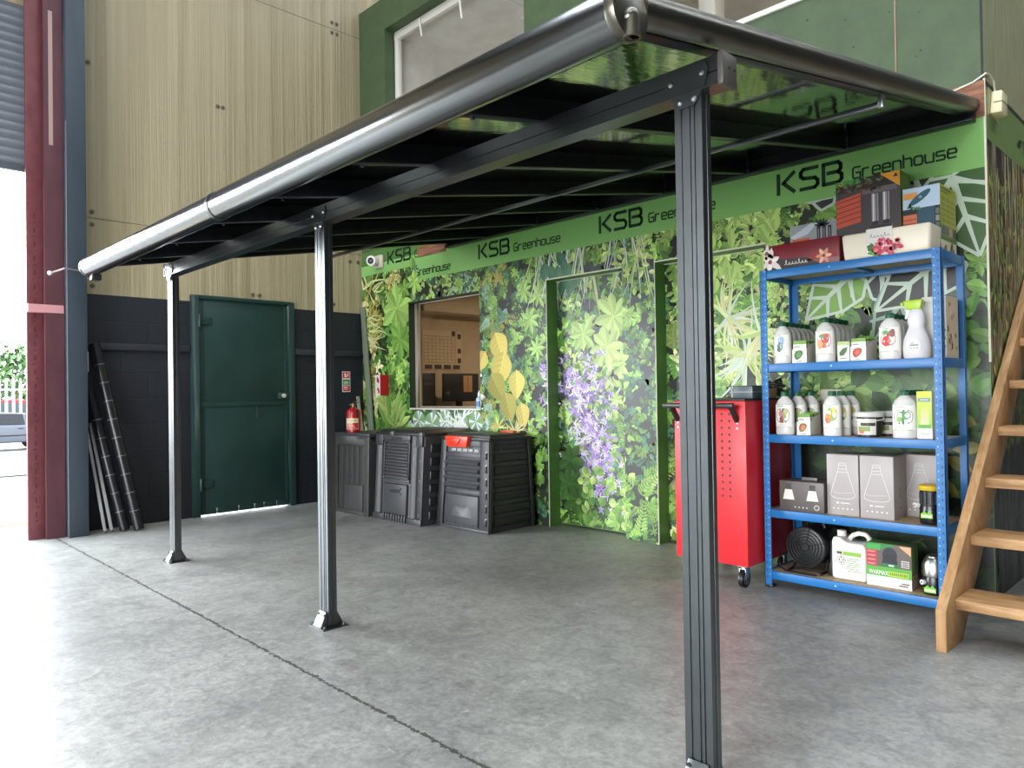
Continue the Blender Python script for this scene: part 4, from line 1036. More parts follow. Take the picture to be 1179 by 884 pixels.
def bin_sides(x0, x1, y0, y1, h, ix0, ix1, iy0, iy1):
    B = [(x0, y0, 0), (x1, y0, 0), (x1, y1, 0), (x0, y1, 0)]
    Tt = [(x0 + ix0, y0 + iy0, h), (x1 - ix1, y0 + iy0, h), (x1 - ix1, y1 - iy1, h), (x0 + ix0, y1 - iy1, h)]
    F = Panel(B[0], B[1], Tt[0], Tt[1], (0, -1, 0)); Rr = Panel(B[1], B[2], Tt[1], Tt[2], (1, 0, 0)); L = Panel(B[3], B[0], Tt[3], Tt[0], (-1, 0, 0)); K = Panel(B[2], B[3], Tt[2], Tt[3], (0, 1, 0))
    return B, Tt, F, Rr, L, K

# bin with the red latch
x0, x1, y0, y1, h = 2.035, 2.69, -0.575, -0.06, 0.735
B, Tt, F, Rr, L, K = bin_sides(x0, x1, y0, y1, h, 0.04, 0.02, 0.04, 0.03)
o = ((x0 + x1) / 2, (y0 + y1) / 2, 0)
cb = thing('compost_bin', 'black plastic compost bin with a red latch and four wavy ribs on the front', 'compost bin', o)
m = MB(o, BK)
m.hexa(B, Tt)
F.slab(m, 0, 0.12, 0, 1, 0, 0.018); F.slab(m, 0.84, 1.02, 0, 1, 0, 0.018); F.slab(m, 0.12, 0.84, 0.80, 0.86, 0, 0.014); F.slab(m, 0.12, 0.84, 0.93, 1.0, 0, 0.016)
F.slab(m, 0.12, 0.84, 0.40, 0.44, 0, 0.010); F.slab(m, 0.0, 1.02, 0, 0.035, 0, 0.022)
body = m.build('body', M['black_plastic'], cb, bevel=0.005)
m = MB(o, hx('45474a')); F.wave(m, 0.13, 0.83, 0.45, 0.79, 4, 0.002, 0.040); m.build('ribbed_panel', M['black_plastic'], cb, smooth=60)
m = MB(o, hx('9a9c9c'))
for i in range(5): F.slab(m, 0.22 + i * 0.12, 0.31 + i * 0.12, 0.876, 0.905, 0.0, 0.006)
m.build('vent_slot', M['black_plastic'], cb, bevel=0.002)
m = MB(o, hx('c9c9c8'))
for i in range(6): F.slab(m, 0.955, 0.985, 0.08 + i * 0.145, 0.15 + i * 0.145, 0.012, 0.030, BK)
for i in range(6): F.slab(m, 0.963, 0.978, 0.145 + i * 0.145, 0.165 + i * 0.145, 0.012, 0.021)
m.build('corner_tab', M['black_plastic'], cb, bevel=0.002)
m = MB(o, hx('333537')); F.slab(m, 0.14, 0.82, 0.045, 0.395, 0, 0.016, None, 0.01); dr_ = m.build('front_hatch', M['black_plastic'], cb, bevel=0.004)
m = MB(o, hx('4a4c4e'))
vs = []
for i in range(9):
    a = PI * i / 8; vs.append(F.P(0.50 - 0.2 * math.cos(a), 0.14 + 0.13 * min(1, 1.5 * math.sin(a)), 0.017))
top = [F.P(0.50 - 0.14 * math.cos(PI * i / 8), 0.15 + 0.09 * min(1, 1.5 * math.sin(PI * i / 8)), 0.035) for i in range(9)]
for i in range(8): m.poly([vs[i], vs[i + 1], top[i + 1], top[i]])
m.poly(list(top)); m.build('scoop_handle', M['black_plastic'], dr_, smooth=50)
m = MB(o, hx('1d1e20'))
for i in range(4): m.cyl(F.P(0.2 + i * 0.18, 0.07, 0.012), F.P(0.2 + i * 0.18, 0.07, 0.018), 0.009, n=10)
m.build('hatch_peg', M['black_plastic'], dr_)
m = MB(o, BK2)
for i in range(6): Rr.slab(m, 0.10, 0.92, 0.06 + i * 0.14, 0.16 + i * 0.14, 0, 0.012, None, 0.012)
for i in range(12): Rr.slab(m, 0.12 + i * 0.065, 0.155 + i * 0.065, 0.89, 0.925, 0, 0.006)
for i in range(12): Rr.slab(m, 0.12 + i * 0.065, 0.155 + i * 0.065, 0.94, 0.97, 0, 0.006)
Rr.slab(m, 0, 0.06, 0, 1, 0, 0.02); Rr.slab(m, 0.94, 1, 0, 1, 0, 0.02)
m.build('side_panel', M['black_plastic'], cb, bevel=0.003)
m = MB(o, BK2)
zt = h
lid = [(x0 + 0.035, y0 + 0.02), (x1 + 0.0, y0 + 0.02), (x1 + 0.0, y1 - 0.02), (x0 + 0.025, y1 - 0.02)]
m.hexa([(a, b_, zt) for a, b_ in lid], [(a, b_, zt + 0.028) for a, b_ in lid])
lid2 = [(x0 + 0.06, y0 + 0.055), (x1 - 0.03, y0 + 0.055), (x1 - 0.03, y1 - 0.05), (x0 + 0.06, y1 - 0.05)]
m.hexa([(a, b_, zt + 0.026) for a, b_ in lid2], [(a * 0.96 + 2.36 * 0.04, b_ * 0.96 - 0.32 * 0.04, zt + 0.05) for a, b_ in lid2])
lo_ = m.build('lid', M['black_plastic'], cb, bevel=0.006)
m = MB(o, hx('e0391f')); m.hexa([(x0 + 0.155, y0 - 0.012, zt - 0.055), (x0 + 0.40, y0 - 0.012, zt - 0.055), (x0 + 0.40, y0 + 0.03, zt - 0.055), (x0 + 0.155, y0 + 0.03, zt - 0.055)],
       [(x0 + 0.125, y0 - 0.012, zt + 0.035), (x0 + 0.425, y0 - 0.012, zt + 0.035), (x0 + 0.425, y0 + 0.06, zt + 0.035), (x0 + 0.125, y0 + 0.06, zt + 0.035)])
m.hexa([(x0 + 0.20, y0 - 0.024, zt - 0.04), (x0 + 0.30, y0 - 0.024, zt - 0.04), (x0 + 0.30, y0 - 0.012, zt - 0.04), (x0 + 0.20, y0 - 0.012, zt - 0.04)], [(x0 + 0.17, y0 - 0.024, zt + 0.015), (x0 + 0.34, y0 - 0.024, zt + 0.015), (x0 + 0.34, y0 - 0.012, zt + 0.015), (x0 + 0.17, y0 - 0.012, zt + 0.015)], hx('c42f18'))
tag(m.build('latch', M['plastic'], cb, bevel=0.006), 'red latch')
m = MB(o, hx('e0391f')); m.box(x0 + 0.36, x0 + 0.52, y1 - 0.10, y1 - 0.05, zt + 0.045, zt + 0.062); tag(m.build('latch', M['plastic'], cb, bevel=0.004), 'red latch')

# bin with the louvred front
x0, x1, y0, y1, h = 1.285, 2.012, -0.725, -0.08, 0.765
B, Tt, F, Rr, L, K = bin_sides(x0, x1, y0, y1, h, 0.0, -0.005, 0.045, 0.03)
o = ((x0 + x1) / 2, (y0 + y1) / 2, 0)
cb = thing('compost_bin', 'black compost bin with a louvred front, middle of the three bins', 'compost bin', o)
m = MB(o, BK); m.hexa(B, Tt)
F.slab(m, 0.18, 0.74, 0.93, 1.0, 0, 0.02); F.slab(m, 0.18, 0.74, 0.455, 0.49, 0, 0.014); F.slab(m, 0.86, 0.98, 0.88, 1.0, 0, 0.022); F.slab(m, 0.02, 0.18, 0.88, 1.0, 0, 0.022)
F.slab(m, 0, 0.24, 0, 0.07, 0, 0.02); F.slab(m, 0.72, 1.0, 0, 0.07, 0, 0.02); F.slab(m, 0.90, 1.0, 0.07, 0.88, 0, 0.012)
m.build('body', M['black_plastic'], cb, bevel=0.005)
for (ua, ub) in ((0.05, 0.17), (0.77, 0.89)):
    m = MB(o, hx('47484a'))
    n = 12; vs = []
    for i in range(n + 1):
        a = PI * i / n; u = (ua + ub) / 2 - (ub - ua) / 2 * math.cos(a); d = 0.034 * math.sin(a)
        vs += [F.P(u, 0.08, d), F.P(u, 0.87, d)]
    m.mesh(vs, [(2 * i, 2 * i + 2, 2 * i + 3, 2 * i + 1) for i in range(n)] + [tuple(2 * i for i in range(n + 1)), tuple(2 * i + 1 for i in reversed(range(n + 1)))])
    m.build('front_column', M['black_plastic'], cb, smooth=50)
m = MB(o, hx('3c3d3f'))
for i in range(11):
    va = 0.505 + i * 0.0365
    b_ = [F.P(0.23, va, 0), F.P(0.70, va, 0), F.P(0.70, va + 0.034, 0), F.P(0.23, va + 0.034, 0)]
    t_ = [F.P(0.23, va + 0.002, 0.022), F.P(0.70, va + 0.002, 0.022), F.P(0.70, va + 0.016, 0.016), F.P(0.23, va + 0.016, 0.016)]
    m.hexa(b_, t_)
m.build('louvre', M['black_plastic'], cb, bevel=0.002)
m = MB(o, hx('333436')); F.slab(m, 0.20, 0.735, 0.50, 0.515, 0, 0.02); F.slab(m, 0.20, 0.225, 0.50, 0.925, 0, 0.02); F.slab(m, 0.71, 0.735, 0.50, 0.925, 0, 0.02); F.slab(m, 0.20, 0.735, 0.912, 0.93, 0, 0.02)
m.build('louvre_frame', M['black_plastic'], cb, bevel=0.004)
m = MB(o, hx('37383a')); F.slab(m, 0.235, 0.71, 0.085, 0.44, 0, 0.022, None, 0.008); dr_ = m.build('front_hatch', M['black_plastic'], cb, bevel=0.004)
m = MB(o, BK3); F.slab(m, 0.37, 0.58, 0.335, 0.375, 0.0221, 0.024); m.build('handle_slot', M['black_plastic'], dr_, smooth=0)
m = MB(o, hx('404143')); F.slab(m, 0.35, 0.60, 0.375, 0.395, 0.02, 0.034); F.slab(m, 0.35, 0.60, 0.318, 0.335, 0.02, 0.03); m.build('handle_lip', M['black_plastic'], dr_, bevel=0.003)
m = MB(o, hx('3e3f41'))
for i in range(9): F.slab(m, 0.225 + i * 0.055, 0.255 + i * 0.055, 0.005, 0.085, 0, 0.024)
m.build('vent_comb', M['black_plastic'], cb, bevel=0.003)
m = MB(o, BK3); F.slab(m, 0.36, 0.57, 0.945, 0.975, 0.018, 0.0215); m.build('grip_slot', M['black_plastic'], cb, smooth=0)
m = MB(o, BK2)
for i in range(6): Rr.slab(m, 0.10, 0.92, 0.06 + i * 0.15, 0.16 + i * 0.15, 0, 0.012, None, 0.012)
m.build('side_panel', M['black_plastic'], cb, bevel=0.003)
m = MB(o, hx('6b6c6d'))
for v in (0.12, 0.3, 0.5, 0.72, 0.93): m.cyl(F.P(0.95, v, 0.010), F.P(0.95, v, 0.016), 0.009, n=10)
m.build('rivet', M['black_plastic'], cb)
m = MB(o, BK2); lid = [(x0 + 0.0, y0 + 0.03), (x1 + 0.012, y0 + 0.03), (x1 + 0.012, y1 - 0.01), (x0 + 0.0, y1 - 0.01)]
m.hexa([(a, b_, h) for a, b_ in lid], [(a, b_, h + 0.02) for a, b_ in lid]); m.hexa([(a * .94 + 1.65 * .06, b_ * .94 - .4 * .06, h + 0.018) for a, b_ in lid], [(a * .85 + 1.65 * .15, b_ * .85 - .4 * .15, h + 0.045) for a, b_ in lid])
m.build('lid', M['black_plastic'], cb, bevel=0.005)
m = MB(o, hx('55575a'))
for q in (0.35, 0.93): m.box(x0 + (x1 - x0) * q, x0 + (x1 - x0) * q + 0.05, y0 + 0.015, y0 + 0.05, h - 0.005, h + 0.03)
m.build('hinge_clip', M['black_plastic'], cb, bevel=0.004)

# bin with plank pattern
x0, x1, y0, y1, h = 0.66, 1.258, -0.755, -0.22, 0.735
B, Tt, F, Rr, L, K = bin_sides(x0, x1, y0, y1, h, 0.0, 0.0, 0.02, 0.02)
o = ((x0 + x1) / 2, (y0 + y1) / 2, 0)
cb = thing('compost_bin', 'dark grey plank patterned compost bin carrying the red extinguisher', 'compost bin', o)
PLK = hx('3d3c3b')
m = MB(o, PLK); m.hexa(B, Tt)
F.slab(m, 0, 0.09, 0, 1, 0, 0.014); F.slab(m, 0.86, 1.0, 0, 1, 0, 0.014); F.slab(m, 0.09, 0.86, 0.88, 1.0, 0, 0.014); F.slab(m, 0.09, 0.86, 0, 0.05, 0, 0.012)
m.build('body', M['black_plastic'], cb, bevel=0.004)
m = MB(o, hx('363534'))
for i in range(5): F.slab(m, 0.095 + i * 0.152, 0.24 + i * 0.152, 0.05, 0.875, 0, 0.008, None, 0.003)
m.build('plank_panel', M['black_plastic'], cb, bevel=0.002)
m = MB(o, hx('3f3e3d')); F.slab(m, 0.30, 0.84, 0.05, 0.38, 0.008, 0.018, None, 0.003); dr_ = m.build('front_hatch', M['black_plastic'], cb, bevel=0.003)
m = MB(o, hx('2a2a29'));
for i in range(3): F.slab(m, 0.42 + i * 0.14, 0.425 + i * 0.14, 0.06, 0.37, 0.0181, 0.0185)
m.build('plank_groove', M['black_plastic'], dr_, smooth=0)
m = MB(o, hx('34353a')); m.box(x0 - 0.012, x1 + 0.012, y0 + 0.0, y1, h, h + 0.03); m.build('lid', M['black_plastic'], cb, bevel=0.006)
m = MB(o, hx('4b4a49')); m.cyl(F.P(0.93, 0.93, 0.013), F.P(0.93, 0.93, 0.018), 0.012, n=12); m.build('rivet', M['black_plastic'], cb)

# fire extinguisher on the plank bin
ex_ = (0.83, -0.645, 0.765)
fe = thing('fire_extinguisher', 'small red fire extinguisher standing on the plank patterned bin', 'fire extinguisher', ex_)
m = MB(col=hx('a0161a')); m.lathe([(0.062, 0), (0.068, 0.008), (0.068, 0.19), (0.06, 0.215), (0.035, 0.235), (0.022, 0.24), (0.02, 0.25)], (0, 0, 0), 28); m.build('cylinder', M['gloss'], fe)
m = MB(col=hx('d9cdb6'))
def wrap(mb, r, a0, a1, z0, z1, col=None, n=14):
    for i in range(n):
        p = a0 + (a1 - a0) * i / n; q = a0 + (a1 - a0) * (i + 1) / n
        mb.poly([(r * math.cos(p), r * math.sin(p), z0), (r * math.cos(q), r * math.sin(q), z0), (r * math.cos(q), r * math.sin(q), z1), (r * math.cos(p), r * math.sin(p), z1)], col)
wrap(m, 0.0684, -2.7, 0.15, 0.03, 0.135)
wrap(m, 0.0687, -1.75, 0.1, 0.10, 0.13, hx('e8d9a8')); wrap(m, 0.0688, -1.7, 0.1, 0.035, 0.092, hx('b4232a'))
for i, zz in enumerate((0.05, 0.065, 0.08)): wrap(m, 0.0690, -1.5, -0.3 - i * 0.2, zz, zz + 0.006, hx('e2cfb4'))
m.build('label', M['print'], fe, smooth=60, fix=False)
m = MB()
vsx, fsx = text_polys('POWDER', 0.03)
mx_ = max(p[0] for p in vsx)
m.mesh([(0.0692 * math.cos(-1.7 + 1.5 * p[0] / mx_), 0.0692 * math.sin(-1.7 + 1.5 * p[0] / mx_), 0.104 + p[1]) for p in vsx], fsx, hx('2c1a14')); m.build('lettering', M['print'], fe, smooth=0, fix=False)
m = MB(col=hx('7d6f4a')); m.cyl((0, 0, 0.25), (0, 0, 0.275), 0.018, n=16); m.cyl((0, 0, 0.262), (-0.02, -0.03, 0.262), 0.012, n=12); m.build('valve', M['zinc'], fe)
m = MB(col=hx('24221f')); m.bar((-0.03, 0.0, 0.278), (0.055, 0.02, 0.287), 0.018, 0.008); m.bar((-0.02, 0.0, 0.285), (0.05, 0.018, 0.315), 0.016, 0.006); m.build('lever', M['plastic'], fe, bevel=0.002)
m = MB(col=hx('161616')); m.tube([(0.018, -0.01, 0.265), (0.05, -0.02, 0.26), (0.078, -0.025, 0.22), (0.08, -0.02, 0.15)], 0.007); m.build('hose', M['plastic'], fe)

# extinguisher notice on the left wall
fs_ = thing('fire_notice', 'small white fire notice with red and green panels on the dark wall', 'sign', (0.003, -0.218, 1.27))
oz = (0.003, -0.218, 1.27)
m = MB(oz, hx('d8d4cc')); m.box(0.001, 0.004, -0.268, -0.168, 1.16, 1.385); m.build('panel', M['print'], fs_, smooth=0)
m = MB(oz, hx('b8242a')); m.box(0.004, 0.0046, -0.262, -0.174, 1.312, 1.378); m.build('red_panel', M['print'], fs_, smooth=0)
m = MB(oz, hx('b8242a')); m.box(0.004, 0.0046, -0.262, -0.174, 1.17, 1.228); m.build('red_panel', M['print'], fs_, smooth=0)
m = MB(oz, hx('1f7a3c')); m.box(0.004, 0.0046, -0.262, -0.174, 1.235, 1.296); m.build('green_panel', M['print'], fs_, smooth=0)
m = MB(oz, hx('ece8e0')); m.box(0.0046, 0.005, -0.24, -0.224, 1.322, 1.366); m.box(0.0046, 0.005, -0.218, -0.208, 1.322, 1.355); m.box(0.0046, 0.005, -0.198, -0.19, 1.33, 1.37)
for zz in (1.27, 1.258, 1.245): m.box(0.0046, 0.005, -0.252, -0.19, zz, zz + 0.005)
for zz in (1.213, 1.20, 1.186): m.box(0.0046, 0.005, -0.252, -0.196, zz, zz + 0.005)
m.build('pictogram', M['print'], fs_, smooth=0)
# projecting fire sign on the mural
ps = thing('projecting_fire_sign', 'red and white projecting fire sign on the mural left of the window', 'sign', (0.54, -0.05, 1.2))
op = (0.54, -0.05, 1.2)
m = MB(op, hx('b81e24')); m.box(0.497, 0.502, -0.11, -0.0065, 1.115, 1.335); m.build('right_face', M['print'], ps, smooth=0)
m = MB(op, hx('e0dcd6')); m.box(0.405, 0.497, -0.11, -0.105, 1.115, 1.335); m.hexa([(0.36, -0.10, 1.315), (0.497, -0.105, 1.315), (0.497, -0.0065, 1.315), (0.40, -0.0065, 1.315)], [(0.36, -0.10, 1.33), (0.497, -0.105, 1.335), (0.497, -0.0065, 1.335), (0.40, -0.0065, 1.335)]); m.build('front_face', M['print'], ps, smooth=0)
m = MB(op, hx('b81e24'))
for (q, z0, z1) in ((0.45, 1.26, 1.31), (0.62, 1.25, 1.29), (0.5, 1.17, 1.2), (0.7, 1.14, 1.18)):
    x = 0.40 + 0.08 * q; y_ = -0.1106
    m.poly([(x, y_, z0), (x + 0.03, y_, z0), (x + 0.03, y_, z1), (x, y_, z1)])
m.build('pictogram', M['print'], ps, smooth=0, fix=False)
# security camera
cc = thing('security_camera', 'white security camera under the canopy at the left end of the band', 'camera', (0.36, -0.06, 2.57))
oc2 = (0.36, -0.06, 2.57)
m = MB(oc2, hx('cfc3b4')); m.box(0.30, 0.44, -0.035, -0.0065, 2.49, 2.63); m.build('mount', M['plastic'], cc, bevel=0.006)
m = MB(oc2, hx('e2dfd8')); m.cyl((0.34, -0.03, 2.57), (0.395, -0.14, 2.555), 0.045, 0.056, 24); m.build('housing', M['plastic'], cc, bevel=0.004)
m = MB(oc2, hx('2c2c34')); m.cyl((0.395, -0.1395, 2.555), (0.398, -0.145, 2.5545), 0.034, 0.034, 20); m.cyl((0.398, -0.145, 2.5545), (0.399, -0.147, 2.554), 0.016, 0.016, 16, hx('6a6a80')); m.build('lens', M['gloss'], cc)
# leaning battens in the corner
m = MB((0.2, -0.1, 0), col=hx('6f7a66')); m.hexa([(0.27, -0.07, 0.0), (0.37, -0.07, 0.0), (0.37, -0.05, 0.0), (0.27, -0.05, 0.0)], [(0.005, -0.03, 2.10), (0.075, -0.03, 2.10), (0.075, -0.01, 2.10), (0.005, -0.01, 2.10)])
tag(m.build('leaning_board', M['matte'], None, bevel=0.002), 'tall grey-green board leaning in the corner left of the mural', 'board')
m = MB((0.2, -0.2, 0), col=hx('8a8a72')); m.hexa([(0.34, -0.17, 0.0), (0.375, -0.17, 0.0), (0.375, -0.14, 0.0), (0.34, -0.14, 0.0)], [(0.008, -0.10, 1.11), (0.040, -0.10, 1.11), (0.040, -0.075, 1.11), (0.008, -0.075, 1.11)])
tag(m.build('leaning_stick', M['matte'], None, bevel=0.002), 'short pale stick leaning beside the taller board in the corner', 'stick')
# rolls and bars leaning by the grey post
for i, (bx, by, tx, ty, tz, r, lab) in enumerate(((0.30, -2.435, 0.05, -2.70, 1.60, 0.042, 'taller black grid-marked roll leaning on the wall by the grey post'), (0.24, -2.53, 0.052, -2.745, 1.20, 0.040, 'shorter black grid-marked roll leaning next to the taller one'))):
    rl = thing('membrane_roll', lab, 'roll', (bx, by, 0), 'rolls leaning by the grey post')
    p0, p1 = Vector((bx, by, 0.01)), Vector((tx, ty, tz))
    m = MB((bx, by, 0), col=hx('17191d')); m.cyl(p0, p1, r, n=24)
    nrm = (p1 - p0).normalized()
    for k_ in range(1, int((p1 - p0).length / 0.16)):
        c = p0 + nrm * (0.16 * k_); m.cyl(c, c + nrm * 0.004, r + 0.0006, n=24, caps=False, col=hx('8a9098'))
    m.build('roll', M['plastic'], rl, smooth=50, fix=False)
    m = MB((bx, by, 0), col=hx('b9a58a')); m.cyl(p0 - nrm * 0.002, p0 + nrm * 0.012, 0.018, n=14); m.build('core', M['print'], rl)
for i, (bx, by, tx, ty, tz, lab) in enumerate(((0.235, -2.68, 0.03, -2.775, 0.95, 'outer thin grey bar leaning behind the grey post'), (0.235, -2.63, 0.03, -2.735, 0.92, 'inner thin grey bar leaning behind the grey post'))):
    m = MB((bx, by, 0), col=hx('9a9a9c')); m.bar((bx, by, 0.012), (tx, ty, tz), 0.022, 0.022, (0, 1, 0.1)); m.bar((bx, by, 0.0115), (bx - 0.0008, by - 0.0004, 0.02), 0.024, 0.024, (0, 1, 0.1), hx('2b2b2d'))
    tag(m.build('metal_bar', M['steel_paint'], None, bevel=0.002), lab, 'bar', 'thin bars by the grey post')
# emergency light on the side wall
el = thing('emergency_light', 'cream emergency light box on the side wall above the corner', 'lamp', (XR, 0.25, 2.65))
oe = (XR, 0.25, 2.65)
m = MB(oe, hx('e8dfb4')); m.hexa([(XR + 0.005, 0.07, 2.58), (XR + 0.06, 0.08, 2.58), (XR + 0.06, 0.20, 2.58), (XR + 0.005, 0.21, 2.58)], [(XR + 0.005, 0.11, 2.71), (XR + 0.055, 0.12, 2.71), (XR + 0.055, 0.24, 2.71), (XR + 0.005, 0.25, 2.71)]); m.build('cover', M['plastic'], el, bevel=0.008)
m = MB(oe, hx('b9ac86')); m.box(XR + 0.0, XR + 0.005, 0.06, 0.26, 2.575, 2.72); m.build('back_plate', M['plastic'], el, smooth=0)
m = MB(oe, hx('8d8468')); m.hexa([(XR + 0.02, 0.088, 2.640), (XR + 0.0595, 0.096, 2.640), (XR + 0.0595, 0.220, 2.640), (XR + 0.02, 0.23, 2.640)], [(XR + 0.02, 0.088, 2.645), (XR + 0.0595, 0.096, 2.645), (XR + 0.0595, 0.220, 2.645), (XR + 0.02, 0.23, 2.645)]); m.build('cover_joint', M['plastic'], el, smooth=0)
m = MB(oe, hx('e4e0d2')); m.tube([(XR + 0.01, 0.17, 2.715), (XR + 0.012, 0.14, 2.77), (XR + 0.008, 0.06, 2.79), (XR + 0.006, 0.0, 2.775), (XR - 0.05, -0.016, 2.74), (XR - 0.25, -0.016, 2.70)], 0.005); m.build('cable', M['plastic'], el)
# ------------------------------------------------------------------ blue shelving
SX0, SX1, SY0, SY1 = 5.005, 5.935, -0.547, -0.142
so = ((SX0 + SX1) / 2, (SY0 + SY1) / 2, 0)
BLUE = hx('1769a8')
sh = thing('shelving_unit', 'blue steel boltless shelving unit with five boarded shelves', 'shelves', so)
for (x, y_, sx_, sy_) in ((SX0, SY0, 1, 1), (SX1, SY0, -1, 1), (SX1, SY1, -1, -1), (SX0, SY1, 1, -1)):
    m = MB(so, BLUE); w, t = 0.040, 0.003
    xa, xb = sorted((x, x + sx_ * w)); ya, yb_ = sorted((y_, y_ + sy_ * t)); m.box(xa, xb, ya, yb_, 0.0, 1.80)
    xa, xb = sorted((x, x + sx_ * t)); ya, yb_ = sorted((y_, y_ + sy_ * w)); m.box(xa, xb, ya, yb_, 0.0, 1.80)
    po = m.build('upright', M['steel_paint'], sh, smooth=0)
    m = MB(so, hx('123a6a'))
    for k_ in range(44):
        z = 0.05 + k_ * 0.04
        xx = x + sx_ * 0.014; yy = y_ - sy_ * 0.0004
        m.box(xx - 0.004, xx + 0.004, min(yy, yy + sy_ * 0.0003), max(yy, yy + sy_ * 0.0003), z, z + 0.012)
        xx = x + sx_ * 0.030; m.box(xx - 0.003, xx + 0.003, min(yy, yy + sy_ * 0.0003), max(yy, yy + sy_ * 0.0003), z + 0.02, z + 0.028, hx('7fb0e6'))
        yy = y_ + sy_ * 0.02; xx = x - sx_ * 0.0004; m.box(min(xx, xx + sx_ * 0.0003), max(xx, xx + sx_ * 0.0003), yy - 0.004, yy + 0.004, z, z + 0.012)
    q = m.build('slot_row', M['print'], po, smooth=0); q['kind'] = 'stuff'
    m = MB(so, hx('1b2430')); xa, xb = sorted((x - sx_ * 0.003, x + sx_ * 0.044)); ya, yb_ = sorted((y_ - sy_ * 0.003, y_ + sy_ * 0.044)); m.box(xa, xb, ya, yb_, -0.0, 0.014); m.build('foot', M['plastic'], po, bevel=0.002)
SH = [1.797, 1.267, 0.866, 0.442, 0.092]
for zt in SH:
    m = MB(so, BLUE); hh = 0.045
    for ya, yb_ in ((SY0 + 0.0032, SY0 + 0.02), (SY1 - 0.02, SY1 - 0.0032)):
        m.box(SX0 + 0.012, SX1 - 0.012, ya, yb_, zt - hh, zt)
    for xa, xb in ((SX0 + 0.0032, SX0 + 0.02), (SX1 - 0.02, SX1 - 0.0032)):
        m.box(xa, xb, SY0 + 0.012, SY1 - 0.012, zt - hh, zt)
    m.box((SX0 + SX1) / 2 - 0.02, (SX0 + SX1) / 2 + 0.02, SY0 + 0.02, SY1 - 0.02, zt - 0.028, zt - 0.012)
    bm_ = m.build('shelf_beam', M['steel_paint'], sh, bevel=0.0015)
    m = MB(so); m.box(SX0 + 0.022, SX1 - 0.022, SY0 + 0.022, SY1 - 0.022, zt - 0.012, zt - 0.0005); m.build('shelf_board', M['chip'], sh, smooth=0)
    m = MB(so, hx('9fc4ea')); m.cyl((5.40, SY0 + 0.0032, zt - 0.022), (5.40, SY0 + 0.001, zt - 0.022), 0.005, n=10); m.build('rivet', M['steel_paint'], bm_)
BT = [z + 0.001 for z in SH]        # standing height on each board

# ---- plant food bottles
def bottle(name, label, cat, loc, group, w, h, capcol, lab, pic, pics=(), lying=False):
    """white oval bottle with a screw cap and a wrap label; parts: body, cap, label"""
    t = thing(name, label, cat, loc, group)
    r = w / 2; sy = 0.62; bcol = hx('cfcdc9')
    prof = [(r * 0.93, 0), (r, 0.006), (r * 0.985, h * 0.12), (r, h * 0.2), (r, h * 0.58), (r * 0.95, h * 0.70), (r * 0.78, h * 0.79), (r * 0.52, h * 0.85), (0.019, h * 0.885), (0.018, h * 0.91)]
    m = MB(col=bcol); m.lathe(prof, (0, 0, 0), 32, sx=1, sy=sy); m.build('body', M['plastic'], t, smooth=60)
    m = MB(col=capcol); n = 20
    m.lathe([(0.0205, h * 0.89), (0.0205, h * 0.975), (0.018, h)], (0, 0, 0), n)
    for k in range(20):
        a = 2 * PI * k / 20; m.cyl((0.0207 * math.cos(a), 0.0207 * math.sin(a), h * 0.895), (0.0207 * math.cos(a), 0.0207 * math.sin(a), h * 0.97), 0.0013, n=5)
    m.build('cap', M['plastic'], t, smooth=50)
    z0, z1 = h * 0.17, h * 0.70
    def sp(u, v, d=0.0006):                       # u -1..1 across the label, v 0..1 up
        a = -PI / 2 + u * 1.08; rr = r + d
        return (rr * math.cos(a), rr * sy * math.sin(a) - 0.0002, z0 + (z1 - z0) * v)
    m = MB()
    K_ = 14
    for i in range(K_):
        ua, ub = -1 + 2 * i / K_, -1 + 2 * (i + 1) / K_
        m.poly([sp(ua, 0), sp(ub, 0), sp(ub, 1), sp(ua, 1)], lab)
    def rect(ua, ub, va, vb, c, d):
        k = max(1, int(abs(ub - ua) * 6))
        for i in range(k):
            p, q = ua + (ub - ua) * i / k, ua + (ub - ua) * (i + 1) / k
            m.poly([sp(p, va, d), sp(q, va, d), sp(q, vb, d), sp(p, vb, d)], c)
    def blob(cu, cv, ru, rv, ang, c, d, n=14, pinch=0.35):
        pts = []
        for i in range(n):
            a = 2 * PI * i / n; x = math.cos(a); y_ = math.sin(a) * (1 - pinch * abs(x) * (1 if x > 0 else 0.4))
            pts.append((cu + ru * (x * math.cos(ang) - y_ * math.sin(ang)), cv + rv * (x * math.sin(ang) + y_ * math.cos(ang))))
        for i in range(n):
            p, q = pts[i], pts[(i + 1) % n]
            m.poly([sp(cu, cv, d), sp(p[0], p[1], d), sp(q[0], q[1], d)], c)
    rect(-0.8, 0.8, 0.985, 1.0, hx('7f9a4a'), 0.001); rect(-0.8, 0.8, 0.0, 0.02, hx('8a8a58'), 0.001)
    rect(-0.5, 0.5, 0.07, 0.10, hx('b8bba4'), 0.001); rect(-0.35, 0.35, 0.13, 0.15, hx('a8aa96'), 0.001); rect(-0.55, 0.1, 0.9, 0.94, hx('9aa58a'), 0.001)
    for (cu, cv, ru, rv, ang, c) in pic: blob(cu, cv, ru * 1.18, rv * 1.12, ang, hx(c), 0.0014)
    m.build('label', M['print'], t, smooth=60, fix=False)
    return t
GC = hx('0d5a36')
